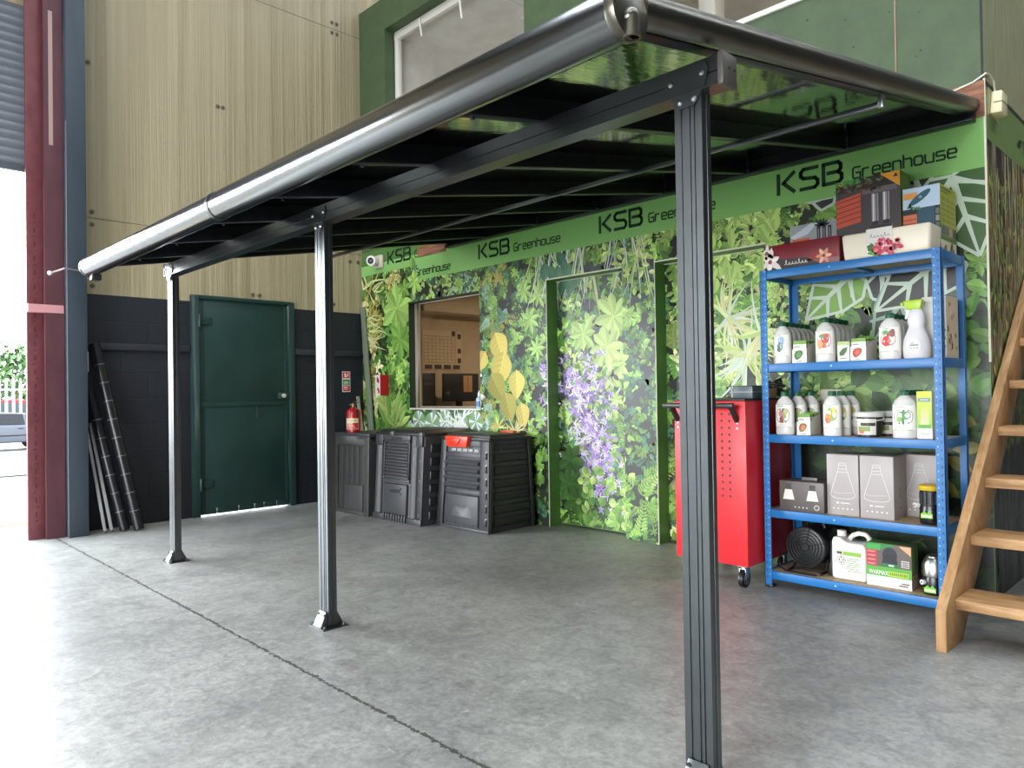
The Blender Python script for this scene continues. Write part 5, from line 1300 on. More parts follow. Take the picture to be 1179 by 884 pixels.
PIC = {
    'blue': [(0.05, 0.55, 0.5, 0.34, 1.1, 'b9c9cf'), (0.1, 0.68, 0.3, 0.2, 0.8, '7fa3c4'), (0.0, 0.45, 0.28, 0.18, 1.2, '4a6f62'), (-0.1, 0.3, 0.2, 0.1, 0.2, '3c5a44')],
    'red': [(0.12, 0.58, 0.62, 0.30, 0.9, 'c8553a'), (0.2, 0.66, 0.34, 0.2, 0.8, 'b02c24'), (-0.3, 0.42, 0.25, 0.2, 0.3, 'd8a25c'), (-0.1, 0.78, 0.25, 0.08, 0.3, '5a9a4a')],
    'berry': [(0.0, 0.5, 0.62, 0.26, 0.8, 'b03a2a'), (-0.15, 0.42, 0.32, 0.2, 0.3, 'c4352e'), (0.35, 0.74, 0.22, 0.16, 1.0, '7c2420'), (-0.2, 0.78, 0.3, 0.08, 0.2, '4f9a5c'), (0.1, 0.42, 0.14, 0.09, 0, 'dd6a5a')],
    'flower': [(0.0, 0.52, 0.66, 0.32, 0.7, '5a6a3a'), (-0.2, 0.6, 0.2, 0.13, 0, 'c87f8a'), (0.15, 0.5, 0.2, 0.12, 0, '8a9a52'), (-0.1, 0.36, 0.2, 0.12, 0, '9a4a50'), (0.3, 0.68, 0.2, 0.12, 0, 'a8a86a')],
    'mixed': [(0.15, 0.6, 0.5, 0.28, 0.9, '7aa04a'), (-0.2, 0.42, 0.36, 0.2, 0.3, 'd88a3a'), (-0.3, 0.34, 0.2, 0.12, 0.3, 'c84a3a'), (0.3, 0.74, 0.24, 0.14, 0.9, 'd8c45a')],
    'leaf': [(0.05, 0.52, 0.74, 0.28, 0.75, '2f6a34'), (0.1, 0.58, 0.5, 0.16, 0.75, '4a8f45'), (-0.25, 0.42, 0.2, 0.1, 0.5, '7fb25a')],
}
LAB = hx('e9e6de')
ordn = ['front', 'second', 'third', 'fourth', 'fifth', 'rearmost']
def brow(x, y0_, dy, n, w, h, shelf, pic, desc, where, grp, dx=0.0):
    t0 = None
    for i in range(n):
        od = ordn[i] if i < n - 1 or n == 6 else 'rearmost'
        lab = ('white bottle with %s label, front of %s' % (desc, where)) if i == 0 else ('white bottle, %s in %s' % (od, where))
        loc = (x + dx * i, y0_ + dy * i, BT[shelf])
        if i == 0: t0 = bottle('plant_food_bottle', lab, 'bottle', loc, grp, w, h, GC, LAB, PIC[pic])
        else: dup(t0, loc, lab, grp)
brow(5.110, -0.495, 0.062, 6, 0.104, 0.237, 1, 'blue', 'a blue flower', 'the left second-shelf row', 'bottles at the left of the second shelf')
brow(5.352, -0.495, 0.066, 5, 0.106, 0.240, 1, 'red', 'an orange-red', 'the middle second-shelf row', 'bottles in the middle of the second shelf')
brow(5.677, -0.480, 0.070, 4, 0.108, 0.237, 1, 'berry', 'a red berry', 'the right second-shelf row', 'bottles right of centre on the second shelf')
brow(5.117, -0.495, 0.085, 3, 0.106, 0.242, 2, 'flower', 'a flower', 'the left middle-shelf row', 'bottles at the left of the middle shelf', 0.035)
brow(5.382, -0.495, 0.075, 3, 0.098, 0.242, 2, 'mixed', 'a fruit', 'the centre middle-shelf row', 'bottles in the centre of the middle shelf', 0.02)
brow(5.742, -0.490, 0.0735, 4, 0.116, 0.242, 2, 'leaf', 'a dark green leaf', 'the right middle-shelf row', 'bottles at the right of the middle shelf')

# ---- sachet display cartons
def carton(label, loc, w, d, h, pic, n, group=None, gtop='6a9a3a', two=None):
    t = thing('sachet_carton', label, 'carton', loc, group)
    m = MB(col=hx('e6e2da')); hf = h * 0.55
    x0, x1 = -w / 2, w / 2
    t_ = 0.002
    m.box(x0, x1, -d / 2, -d / 2 + t_, 0, hf); m.box(x0, x1, d / 2 - t_, d / 2, 0, h * 0.9); m.box(x0, x1, -d / 2 + t_, d / 2 - t_, 0, t_)
    for x in (x0, x1 - t_): m.prism([(-d / 2, 0), (d / 2, 0), (d / 2, h * 0.9), (0, h * 0.78), (-d / 2, hf)], 'x', x, x + t_)
    m.build('tray', M['print'], t, smooth=0)
    m = MB(); c = [hx(q) for q in pic]
    yy = -d / 2 - 0.0006
    n_ = 12; pts = [(w * (-0.1 + 0.36 * math.cos(2 * PI * i / n_) * (0.8 + 0.2 * math.cos(2 * PI * i / n_ - 0.8))), yy, hf * 0.58 + hf * 0.36 * math.sin(2 * PI * i / n_ + 0.3)) for i in range(n_)]
    m.poly(pts, c[0]); m.poly([(p[0] * 0.55 + 0.0, yy - 0.0004, p[2] * 0.6 + hf * 0.22) for p in pts], c[1])
    m.box(x0 * 0.4, x1 * 0.3, yy - 0.0003, yy, hf * 0.08, hf * 0.13, hx('6a6a5a')); m.box(x0 * 0.8, x1 * 0.2, yy - 0.0003, yy, hf * 0.86, hf * 0.9, hx('8a8f7c'))
    m.build('picture', M['print'], t, smooth=0, fix=False)
    for i in range(n):
        y_ = -d / 2 + 0.010 + (d - 0.02) * i / max(1, n - 1)
        p = MB(col=hx('d6d3ca')); p.box(x0 + 0.006, x1 - 0.006, y_ - 0.003, y_ + 0.003, t_, h * (0.88 + 0.02 * i)); p.box(x0 + 0.006, x1 - 0.006, y_ - 0.0033, y_ + 0.0033, h * (0.76 + 0.02 * i), h * (0.9 + 0.02 * i), hx(gtop))
        p.box(x0 + 0.012, x0 + w * 0.5, y_ - 0.0036, y_ - 0.0033, h * 0.64, h * 0.68, hx('7c8070'))
        p.build('sachet', M['print'], t, smooth=0)
    return t
carton('white sachet carton with a green leaf picture in front of the left bottles, second shelf', (5.217, -0.455, BT[1]), 0.086, 0.13, 0.136, ('3f6a34', '5c9048'), 4)
carton('white sachet carton with a red picture right of the small packet, second shelf', (5.530, -0.44, BT[1]), 0.084, 0.15, 0.13, ('a8342a', 'c85a40'), 4)
carton('white sachet carton with an orange vegetable picture in front of the left bottles, middle shelf', (5.233, -0.455, BT[2]), 0.08, 0.13, 0.13, ('7a5a34', 'c8763a'), 4)
t = thing('seed_packet', 'small upright green leaf packet between two bottle rows, second shelf', 'packet', (5.452, -0.49, BT[1]))
m = MB(col=hx('e4e2d8')); m.box(-0.031, 0.031, -0.018, 0.018, 0, 0.104); m.build('box', M['print'], t, bevel=0.001)
m = MB(); yy = -0.0186
m.box(-0.03, 0.03, yy, yy + 0.0004, 0.085, 0.103, hx('a9c26a')); m.poly([(0.022, yy, 0.075), (-0.006, yy, 0.066), (-0.022, yy, 0.045), (-0.02, yy, 0.028), (0.0, yy, 0.03), (0.016, yy, 0.05)], hx('3f5f30')); m.box(-0.018, 0.014, yy, yy + .0003, 0.012, 0.016, hx('6a6a5a')); m.build('picture', M['print'], t, smooth=0, fix=False)
t = thing('leaning_card', 'greyish card leaning behind the orange vegetable carton, middle shelf', 'card', (5.262, -0.27, BT[2]))
m = MB(col=hx('b9b4a6')); m.hexa([(-0.07, -0.01, 0), (0.06, -0.01, 0), (0.06, 0.0, 0), (-0.07, 0, 0)], [(-0.055, 0.05, 0.25), (0.06, 0.05, 0.25), (0.06, 0.06, 0.25), (-0.055, 0.06, 0.25)]); m.build('card', M['print'], t, smooth=0)
m = MB(col=hx('a5604c')); m.hexa([(-0.01, 0.036, 0.2), (0.03, 0.036, 0.2), (0.03, 0.0365, 0.2), (-0.01, 0.0365, 0.2)], [(-0.005, 0.0475, 0.24), (0.035, 0.0475, 0.24), (0.035, 0.048, 0.24), (-0.005, 0.048, 0.24)]); m.build('picture', M['print'], t, smooth=0)

# ---- trigger spray bottle
t = thing('spray_bottle', 'tall white trigger spray bottle with a lime green head, second shelf', 'spray bottle', (5.800, -0.475, BT[1]))
m = MB(col=hx('d2d0d2'))
m.lathe([(0.056, 0), (0.062, 0.008), (0.065, 0.05), (0.060, 0.095), (0.046, 0.13), (0.036, 0.155), (0.036, 0.165), (0.041, 0.185), (0.037, 0.225), (0.026, 0.245), (0.020, 0.25)], (0, 0, 0), 36, sx=1, sy=0.62); m.build('body', M['plastic'], t, smooth=50)
m = MB(col=hx('a9c832')); m.hexa([(-0.042, -0.016, 0.245), (0.024, -0.018, 0.245), (0.024, 0.018, 0.245), (-0.042, 0.016, 0.245)], [(-0.058, -0.015, 0.292), (0.034, -0.02, 0.295), (0.034, 0.02, 0.295), (-0.058, 0.015, 0.292)]); hd = m.build('spray_head', M['plastic'], t, bevel=0.006)
m = MB(col=hx('b6d244')); m.cyl((-0.058, 0, 0.278), (-0.07, 0, 0.277), 0.010, n=12); m.build('nozzle', M['plastic'], hd)
m = MB(col=hx('e6e6e4')); m.hexa([(-0.052, -0.008, 0.20), (-0.042, -0.008, 0.20), (-0.042, 0.008, 0.20), (-0.052, 0.008, 0.20)], [(-0.044, -0.009, 0.25), (-0.024, -0.009, 0.25), (-0.024, 0.009, 0.25), (-0.044, 0.009, 0.25)]); m.build('trigger', M['plastic'], hd, bevel=0.003)
m = MB(); yy = -0.0415
m.poly([(0.030 * math.cos(2 * PI * i / 16), yy - 0.0, 0.062 + 0.034 * math.sin(2 * PI * i / 16)) for i in range(16)], hx('d3d2cc'))
put_text(m, 'NO', 0.012, (-0.017, yy - 0.0006, 0.072), (1, 0, 0), (0, 0, 1), hx('2c2c2a')); m.box(-0.02, 0.02, yy - 0.0006, yy - 0.0003, 0.063, 0.068, hx('4c4c48'))
for q in (-0.014, 0.0, 0.014): m.poly([(q + 0.005 * math.cos(2 * PI * i / 10), yy - 0.0006, 0.050 + 0.005 * math.sin(2 * PI * i / 10)) for i in range(10)], hx('a8a8a0'))
m.build('label', M['print'], t, smooth=0, fix=False)
# white boxes behind the spray bottle
def plain_box(name, label, cat, loc, w, d, h, cols, extra=None, group=None, bevel=0.0015, body='body'):
    t = thing(name, label, cat, loc, group)
    m = MB(col=cols); m.box(-w / 2, w / 2, -d / 2, d / 2, 0, h); m.build(body, M['print'], t, bevel=bevel)
    if extra:
        m = MB(); extra(m, w, d, h); m.build('print', M['print'], t, smooth=0, fix=False, weld=False)
    return t
def ex1(m, w, d, h):
    y_ = -d / 2 - 0.0004
    m.poly([(0.012 + 0.02 * math.cos(2 * PI * i / 16), y_, h * 0.74 + 0.02 * math.sin(2 * PI * i / 16)) for i in range(16)], hx('a8a59c'))
    m.poly([(0.012 + 0.016 * math.cos(2 * PI * i / 16), y_ - .0003, h * 0.74 + 0.016 * math.sin(2 * PI * i / 16)) for i in range(16)], hx('d8d5cc'))
    for z in (0.05, 0.09, 0.13): m.box(-0.02 + 0.05, 0.05, y_ - .0002, y_, z, z + 0.014, hx('4a4844'))
    x = w / 2 + 0.0004
    m.poly([(x, -d / 2 + 0.004, 0.004), (x, d / 2 - 0.004, 0.004), (x, d / 2 - 0.004, h - 0.004), (x, -d / 2 + 0.004, h - 0.004)], hx('d9c6a8'))
    rr = random.Random(5)
    for k in range(26):
        a = rr.uniform(-d / 2 + 0.01, d / 2 - 0.03); z = rr.uniform(0.01, h - 0.04); s = rr.uniform(0.008, 0.02)
        m.box(x, x + 0.0004, a, a + s, z, z + s * 1.4, hx(rr.choice(('3a3430', '8a6a4a', 'ece4d4', '5c4a3a', 'b08a5e'))))
plain_box('product_box', 'tall white box with a patterned side behind the spray bottle, second shelf', 'box', (5.862, -0.31, BT[1]), 0.11, 0.20, 0.31, hx('d9d7cf'), ex1)

# ---- tubs, green box on the middle shelf
def tub(label, loc):
    t = thing('feed_tub', label, 'tub', loc, 'black tubs on the middle shelf')
    m = MB(col=hx('1c1d1f')); m.lathe([(0.056, 0), (0.062, 0.10), (0.062, 0.108)], (0, 0, 0), 28); m.build('tub', M['plastic'], t, smooth=50)
    m = MB(col=hx('c9c8c4')); m.lathe([(0.068, 0.104), (0.071, 0.108), (0.071, 0.124), (0.066, 0.130), (0.060, 0.126)], (0, 0, 0), 32); m.build('lid', M['plastic'], t, smooth=40)
    m = MB(); 
    def wr(a0, a1, z0, z1, c, d):
        for i in range(10):
            p = a0 + (a1 - a0) * i / 10; q = a0 + (a1 - a0) * (i + 1) / 10
            r0, r1 = 0.056 + 0.06 * z0 + d, 0.056 + 0.06 * z1 + d
            m.poly([(r0 * math.cos(p), r0 * math.sin(p), z0), (r0 * math.cos(q), r0 * math.sin(q), z0), (r1 * math.cos(q), r1 * math.sin(q), z1), (r1 * math.cos(p), r1 * math.sin(p), z1)], c)
    wr(-2.6, -0.7, 0.012, 0.095, hx('d9d6cc'), 0.0006); wr(-2.0, -0.75, 0.058, 0.075, hx('3a3a30'), 0.001); wr(-2.3, -1.2, 0.03, 0.055, hx('7d9a52'), 0.001); wr(-2.2, -1.7, 0.018, 0.036, hx('c86a4a'), 0.0014)
    m.build('label', M['print'], t, smooth=60, fix=False)
    m = MB(col=hx('d4d4d0')); m.tube([(-0.072, 0, 0.104), (-0.076, -0.02, 0.092), (-0.05, -0.058, 0.086), (0.0, -0.077, 0.086), (0.05, -0.058, 0.086), (0.076, -0.02, 0.092), (0.072, 0, 0.104)], 0.0022, 6); m.build('wire_handle', M['plastic'], t)
    return t
t0 = tub('black tub with a white lid and white label, nearest the shelf edge', (5.562, -0.465, BT[2]))
dup(t0, (5.608, -0.325, BT[2]), 'black tub with a white lid standing behind the other tub')
def exg(m, w, d, h):
    y_ = -d / 2 - 0.0004
    for i in range(6):
        a, b_ = i / 6, (i + 1) / 6
        m.box(-w / 2 + 0.001, w / 2 - 0.001, y_, y_ + .0002, h * (0.22 + 0.6 * a), h * (0.22 + 0.6 * b_), mix(hx('8cc23a'), hx('c6d84a'), a))
    m.box(-w / 2, w / 2, y_, y_ + .0002, h * 0.82, h, hx('c8d23c')); m.box(-w / 2, w / 2, y_, y_ + .0002, 0.002, h * 0.22, hx('e2dee2'))
    m.box(-w * 0.4, w * 0.4, y_ - .0004, y_, h * 0.78, h * 0.86, hx('5a7480')); m.box(-w * 0.3, w * 0.3, y_ - .0006, y_ - .0004, h * 0.805, h * 0.835, hx('aebfc4'))
    for i in range(5): m.poly([(w * (-0.3 + 0.12 * i), y_ - .0004, h * 0.3), (w * (-0.2 + 0.12 * i), y_ - .0004, h * 0.3), (w * (-0.14 + 0.09 * i), y_ - .0004, h * 0.72)], hx('dfe8a0'))
    m.box(-w * 0.4, w * 0.4, y_ - .0004, y_, h * 0.22, h * 0.3, hx('5aa03a')); m.box(-w * 0.3, w * 0.3, y_ - .0004, y_, h * 0.1, h * 0.12, hx('9a96a0'))
plain_box('plant_food_box', 'slim yellow-green box beside the right upright, middle shelf', 'box', (5.838, -0.475, BT[2]), 0.068, 0.07, 0.235, hx('d8d8cc'), exg)

# ---- lamp boxes on the fourth shelf
def lamp_print(dark):
    def f(m, w, d, h):
        y_ = -d / 2 - 0.0005; c = hx('d8d6d4')
        def ln_(a, b_, t=0.0011):
            dx, dz = b_[0] - a[0], b_[1] - a[1]; L_ = math.hypot(dx, dz); nx, nz = -dz / L_ * t, dx / L_ * t
            m.poly([(a[0] + nx, y_, a[1] + nz), (b_[0] + nx, y_, b_[1] + nz), (b_[0] - nx, y_, b_[1] - nz), (a[0] - nx, y_, a[1] - nz)], c)
        cx = 0.0; P_ = [(-0.018, h * 0.86), (0.018, h * 0.86), (0.022, h * 0.76), (0.064, h * 0.34), (0.058, h * 0.30), (0.03, h * 0.275), (-0.03, h * 0.275), (-0.058, h * 0.30), (-0.064, h * 0.34), (-0.022, h * 0.76)]
        for a, b_ in zip(P_, P_[1:] + P_[:1]): ln_(a, b_)
        ln_((-0.022, h * 0.76), (0.022, h * 0.76)); ln_((-0.027, h * 0.71), (0.027, h * 0.71)); ln_((-0.02, h * 0.82), (0.02, h * 0.82)); ln_((-0.052, h * 0.38), (-0.03, h * 0.36), 0.0006); ln_((-0.03, h * 0.36), (0.052, h * 0.38), 0.0006)
        m.box(-0.034, -0.022, y_ - .0002, y_, h * 0.19, h * 0.215, hx('eeeeee')); m.box(-0.012, 0.036, y_ - .0002, y_, h * 0.195, h * 0.21, hx('d2d0ce'))
        for i in range(5): m.poly([(-0.048 + i * 0.024 + 0.0045 * math.cos(2 * PI * k / 8), y_ - .0002, h * 0.11 + 0.0045 * math.sin(2 * PI * k / 8)) for k in range(8)], hx('dcdad8'))
    def side(m, w, d, h):
        x = w / 2 + 0.0005
        m.box(x - .0004, x, -0.012, 0.008, h * 0.32, h * 0.50, hx('8b8480')); m.box(x - .0004, x, -0.014, 0.01, h * 0.14, h * 0.20, hx('b8b2ae')); m.box(x, x + .0002, -0.010, 0.006, h * 0.15, h * 0.19, hx('4a4442'))
    return side if dark else f
lb = thing('lamp_box', 'left of the two pale grey boxes printed with a cone lamp', 'box', (5.428, -0.40, BT[3]), 'cone lamp boxes')
m = MB(col=hx('a39c99')); m.box(-0.083, 0.083, -0.095, 0.095, 0, 0.325); m.build('body', M['print'], lb, bevel=0.0015)
m = MB(); lamp_print(0)(m, 0.166, 0.19, 0.325); m.build('front_print', M['print'], lb, smooth=0, fix=False, weld=False)
m = MB(); lamp_print(1)(m, 0.166, 0.19, 0.325); m.build('side_print', M['print'], lb, smooth=0, fix=False, weld=False)
dup(lb, (5.601, -0.40, BT[3]), 'right of the two pale grey boxes printed with a cone lamp')
dup(lb, (5.745, -0.205, BT[3]), 'grey lamp box standing behind in the shade at the right')
lb = thing('lamp_carton', 'low dark grey carton picturing two small lamps, fourth shelf', 'carton', (5.212, -0.43, BT[3]))
m = MB(col=hx('58524f')); m.box(-0.125, 0.125, -0.09, 0.09, 0, 0.165); m.build('body', M['print'], lb, bevel=0.002)
m = MB(col=hx('6a6462')); m.box(-0.03, 0.06, -0.02, 0.0, 0.165, 0.183); m.build('carry_tab', M['print'], lb, bevel=0.003)
m = MB(); y_ = -0.0906
for cx in (-0.072, 0.062):
    m.poly([(cx - 0.018, y_, 0.118), (cx + 0.018, y_, 0.118), (cx + 0.016, y_, 0.15), (cx - 0.016, y_, 0.15)], hx('3c3836'))
    m.poly([(cx - 0.033, y_, 0.062), (cx + 0.033, y_, 0.062), (cx + 0.02, y_, 0.118), (cx - 0.02, y_, 0.118)], hx('e6d8c4'))
    m.poly([(cx - 0.02, y_ - .0003, 0.068), (cx + 0.02, y_ - .0003, 0.068), (cx + 0.012, y_ - .0003, 0.10), (cx - 0.012, y_ - .0003, 0.10)], hx('f4ead8'))
for i in range(4): m.poly([(-0.035 + i * 0.022 + 0.0045 * math.cos(2 * PI * k / 8), y_, 0.022 + 0.0045 * math.sin(2 * PI * k / 8)) for k in range(8)], hx('bdb8b4'))
m.poly([(0.085 + 0.015 * math.cos(2 * PI * k / 14), y_, 0.028 + 0.015 * math.sin(2 * PI * k / 14)) for k in range(14)], hx('c9c4c0')); m.poly([(0.085 + 0.011 * math.cos(2 * PI * k / 14), y_ - .0003, 0.028 + 0.011 * math.sin(2 * PI * k / 14)) for k in range(14)], hx('5c5654'))
m.build('print', M['print'], lb, smooth=0, fix=False, weld=False)

# ---- small greenhouse heaters
def heater(label, loc, topcol, cat, stem):
    t = thing(stem, label, cat, loc, 'small black heaters')
    m = MB(col=hx('15171a')); m.lathe([(0.050, 0), (0.053, 0.006), (0.053, 0.075), (0.049, 0.085), (0.049, 0.09)], (0, 0, 0), 28); m.build('base', M['gloss'], t, smooth=40)
    return t
t = heater('black paraffin heater with a yellow lid beside the right upright, fourth shelf', (5.846, -0.46, BT[3]), None, 'heater', 'paraffin_heater')
m = MB(col=hx('1d1f22')); m.lathe([(0.049, 0.09), (0.051, 0.165), (0.046, 0.17)], (0, 0, 0), 28)
for k in range(14):
    a = 2 * PI * k / 14; m.bar((0.0515 * math.cos(a), 0.0515 * math.sin(a), 0.10), (0.0525 * math.cos(a), 0.0525 * math.sin(a), 0.155), 0.004, 0.003, (math.cos(a), math.sin(a), 0), hx('4a4d50'))
m.build('burner_cage', M['gloss'], t, smooth=40)
m = MB(col=hx('c9a81e')); m.lathe([(0.054, 0.168), (0.056, 0.172), (0.056, 0.190), (0.05, 0.194)], (0, 0, 0), 28); tag(m.build('lid', M['plastic'], t, smooth=40), 'yellow lid')
m = MB(col=hx('6fb32e')); yy = -0.0535
m.poly([(-0.034, yy, 0.032), (0.02, yy, 0.032), (0.02, yy, 0.055), (-0.034, yy, 0.055)]); m.poly([(-0.03, yy, 0.055), (-0.018, yy, 0.068), (-0.006, yy, 0.056), (0.004, yy, 0.07), (0.016, yy, 0.055)]); m.box(-0.03, 0.016, yy - 0.0006, yy - 0.0002, 0.038, 0.048, hx('e8f0c0')); m.build('label', M['print'], t, smooth=0, fix=False)
m = MB(col=hx('e0e0dc')); m.cyl((-0.05, -0.03, 0.09), (-0.064, -0.042, 0.09), 0.013, n=16); m.cyl((-0.064, -0.042, 0.09), (-0.0655, -0.0433, 0.09), 0.006, n=10, col=hx('55585a')); m.build('control_knob', M['plastic'], t)
t = heater('black paraffin heater with a steel dome beside the right upright, bottom shelf', (5.848, -0.44, BT[4]), None, 'heater', 'paraffin_heater')
m = MB(col=hx('b9b9b6')); m.lathe([(0.056, 0.09), (0.058, 0.10), (0.056, 0.15), (0.040, 0.178), (0.034, 0.18), (0.034, 0.188), (0.02, 0.195)], (0, 0, 0), 28); m.build('dome', M['zinc'], t, smooth=35)
m = MB(col=hx('6fb32e')); m.poly([(-0.034, yy, 0.012), (0.02, yy, 0.012), (0.02, yy, 0.036), (-0.034, yy, 0.036)]); m.poly([(-0.03, yy, 0.036), (-0.018, yy, 0.048), (-0.006, yy, 0.037), (0.004, yy, 0.05), (0.016, yy, 0.036)]); m.box(-0.03, 0.016, yy - 0.0006, yy - 0.0002, 0.018, 0.029, hx('e8f0c0')); m.build('label', M['print'], t, smooth=0, fix=False)
m = MB(col=hx('e0e0dc')); m.cyl((-0.035, -0.042, 0.06), (-0.043, -0.056, 0.06), 0.012, n=16); m.cyl((-0.043, -0.056, 0.06), (-0.0438, -0.0574, 0.06), 0.005, n=10, col=hx('55585a')); m.build('control_knob', M['plastic'], t)

# ---- bottom shelf: black fan heater, canister, printed box
fo = (5.205, -0.36, BT[4])
fh = thing('fan_heater', 'round black fan heater with concentric grille rings, bottom shelf left', 'fan heater', fo)
m = MB(col=hx('141517')); m.cyl((0, -0.10, 0.145), (0, 0.14, 0.145), 0.113, 0.108, 40); m.build('drum', M['plastic'], fh, bevel=0.004, smooth=50)
m = MB(col=hx('2a2c2e'))
for r in (0.108, 0.09, 0.072, 0.055, 0.038, 0.022): 
    m.tube([(r * math.cos(2 * PI * k / 32), -0.104, 0.145 + r * math.sin(2 * PI * k / 32)) for k in range(33)], 0.0032, 6)
for k in range(6):
    a = PI * k / 3 + 0.3; m.tube([(0.012 * math.cos(a), -0.102, 0.145 + 0.012 * math.sin(a)), (0.108 * math.cos(a), -0.102, 0.145 + 0.108 * math.sin(a))], 0.0026, 6)
m.cyl((0, -0.108, 0.145), (0, -0.10, 0.145), 0.018, n=16)
m.build('grille', M['gloss'], fh, smooth=50)
m = MB(col=hx('101113')); 
for sx_ in (-0.09, 0.09): m.tube([(sx_, -0.12, 0.008), (sx_, -0.06, 0.012), (sx_ * 0.95, 0.0, 0.09)], 0.008); m.tube([(sx_, 0.12, 0.008), (sx_ * 0.95, 0.05, 0.09)], 0.008)
m.tube([(-0.09, -0.06, 0.012), (0.09, -0.06, 0.012)], 0.007)
m.build('stand', M['steel_paint'], fh)
m = MB(col=hx('101012')); m.tube([(-0.12, -0.02, 0.10), (-0.16, -0.08, 0.07), (-0.155, -0.12, 0.02), (-0.10, -0.14, 0.0065), (0.0, -0.15, 0.0065), (0.08, -0.15, 0.0065)], 0.005); m.build('power_cord', M['plastic'], fh)
m = MB(col=hx('0f1012')); m.hexa([(0.118, -0.08, 0.002), (0.143, -0.08, 0.002), (0.143, 0.06, 0.002), (0.118, 0.06, 0.002)], [(0.112, -0.05, 0.19), (0.135, -0.05, 0.19), (0.135, 0.06, 0.19), (0.115, 0.06, 0.19)]); m.build('rear_bracket', M['steel_paint'], fh, bevel=0.005)
m = MB(col=hx('1a1b1d')); m.tube([(-0.05, 0.02, 0.245), (-0.03, 0.02, 0.285), (0.04, 0.02, 0.285), (0.06, 0.02, 0.24)], 0.009); m.build('carry_handle', M['plastic'], fh)
m = MB(col=hx('d9d9d6')); m.poly([(-0.006, -0.1082, 0.262), (0.006, -0.1082, 0.262), (0.006, -0.1082, 0.274), (-0.006, -0.1082, 0.274)])
jo = (5.442, -0.40, BT[4])
jc = thing('jerry_can', 'white plastic canister with a side handle and hazard label, bottom shelf', 'canister', jo)
m = MB(col=hx('e4e2dc')); out = [(-0.087, 0.0), (0.087, 0.0), (0.09, 0.02), (0.09, 0.18), (0.075, 0.2), (-0.005, 0.2), (-0.03, 0.215), (-0.04, 0.225), (-0.082, 0.225), (-0.09, 0.20), (-0.09, 0.02)]
m.prism(out, 'y', -0.07, 0.07); m.build('body', M['plastic'], jc, bevel=0.012, seg=3)
m = MB(col=hx('e4e2dc')); m.tube([(-0.02, 0, 0.205), (0.0, 0, 0.232), (0.03, 0, 0.245), (0.065, 0, 0.243), (0.084, 0, 0.225), (0.084, 0, 0.17)], 0.013, 12); m.build('handle', M['plastic'], jc, smooth=60)
m = MB(col=hx('eceae6')); m.lathe([(0.024, 0.222), (0.024, 0.25), (0.021, 0.253)], (-0.06, 0, 0), 20); m.build('cap', M['plastic'], jc, smooth=40)
m = MB(); y_ = -0.0706
m.box(-0.062, 0.064, y_, y_ + .0004, 0.035, 0.16, hx('d4dcc8')); m.box(-0.03, 0.064, y_ - .0003, y_, 0.132, 0.152, hx('7fb03a')); m.box(-0.062, -0.034, y_ - .0003, y_, 0.136, 0.15, hx('4a4d44'))
for (cx, cz) in ((-0.048, 0.105), (-0.028, 0.105), (-0.038, 0.119), (-0.038, 0.091)):
    m.poly([(cx, y_ - .0003, cz - 0.0155), (cx + 0.0155, y_ - .0003, cz), (cx, y_ - .0003, cz + 0.0155), (cx - 0.0155, y_ - .0003, cz)], hx('b8352c')); m.poly([(cx, y_ - .0006, cz - 0.0115), (cx + 0.0115, y_ - .0006, cz), (cx, y_ - .0006, cz + 0.0115), (cx - 0.0115, y_ - .0006, cz)], hx('ece8e0')); m.poly([(cx, y_ - .0009, cz - 0.006), (cx + 0.005, y_ - .0009, cz), (cx, y_ - .0009, cz + 0.007), (cx - 0.005, y_ - .0009, cz)], hx('2c2a28'))
for i in range(7): m.box(-0.01, 0.06 - 0.008 * (i % 3), y_ - .0003, y_, 0.048 + i * 0.011, 0.052 + i * 0.011, hx('8a9a7a'))
m.build('label', M['print'], jc, smooth=0, fix=False, weld=False)
wo = (5.645, -0.425, BT[4])
wb = thing('heater_box', 'green and white printed heater box, bottom shelf right of the canister', 'box', wo)
W_, D_, H_ = 0.218, 0.10, 0.222
m = MB(col=hx('55783c')); m.box(-W_ / 2, W_ / 2, -D_ / 2, D_ / 2, 0, H_); m.build('body', M['print'], wb, bevel=0.0012)
m = MB(); y_ = -D_ / 2 - 0.0005
def fr_(a, b_, c, d, col, k=0): m.box(-W_ / 2 + a * W_, -W_ / 2 + b_ * W_, y_ - 0.0003 * k, y_ - 0.0003 * k + 0.0002, c * H_, d * H_, col)
fr_(0, 1, 0, 0.24, hx('e4e2dc')); fr_(0, 1, 0.24, 0.46, hx('5aa23c')); fr_(0, 1, 0.46, 1, hx('5e5650')); fr_(0, 0.6, 0.88, 1, hx('2f7a3c'), 1); fr_(0, 0.32, 0.84, 0.97, hx('3f9a48'), 2)
for i in range(4): fr_(0.0, 0.24, 0.76 - i * 0.095, 0.835 - i * 0.095, hx('c8303a'), 2); fr_(0.03, 0.2, 0.785 - i * 0.095, 0.805 - i * 0.095, hx('e8a0a0'), 3)
put_text(m, 'WARMAX', 0.032, (-W_ / 2 + 0.012, y_ - 0.0012, 0.061), (1, 0, 0), (0, 0, 1), hx('f2f4ec'), 0.095)
fr_(0.50, 0.93, 0.27, 0.37, hx('c6cf3a'), 2)
for i in range(9): fr_(0.52 + i * 0.045, 0.555 + i * 0.045, 0.285, 0.355, hx('5a8a2c'), 3)
fr_(0.72, 0.92, 0.06, 0.09, hx('6a3038'), 2); fr_(0.78, 0.95, 0.11, 0.14, hx('3a3a3a'), 2)
def disc_(cx, cz, rx, rz, col, k): m.poly([(cx + rx * math.cos(2 * PI * i / 18), y_ - 0.0003 * k, cz + rz * math.sin(2 * PI * i / 18)) for i in range(18)], col)
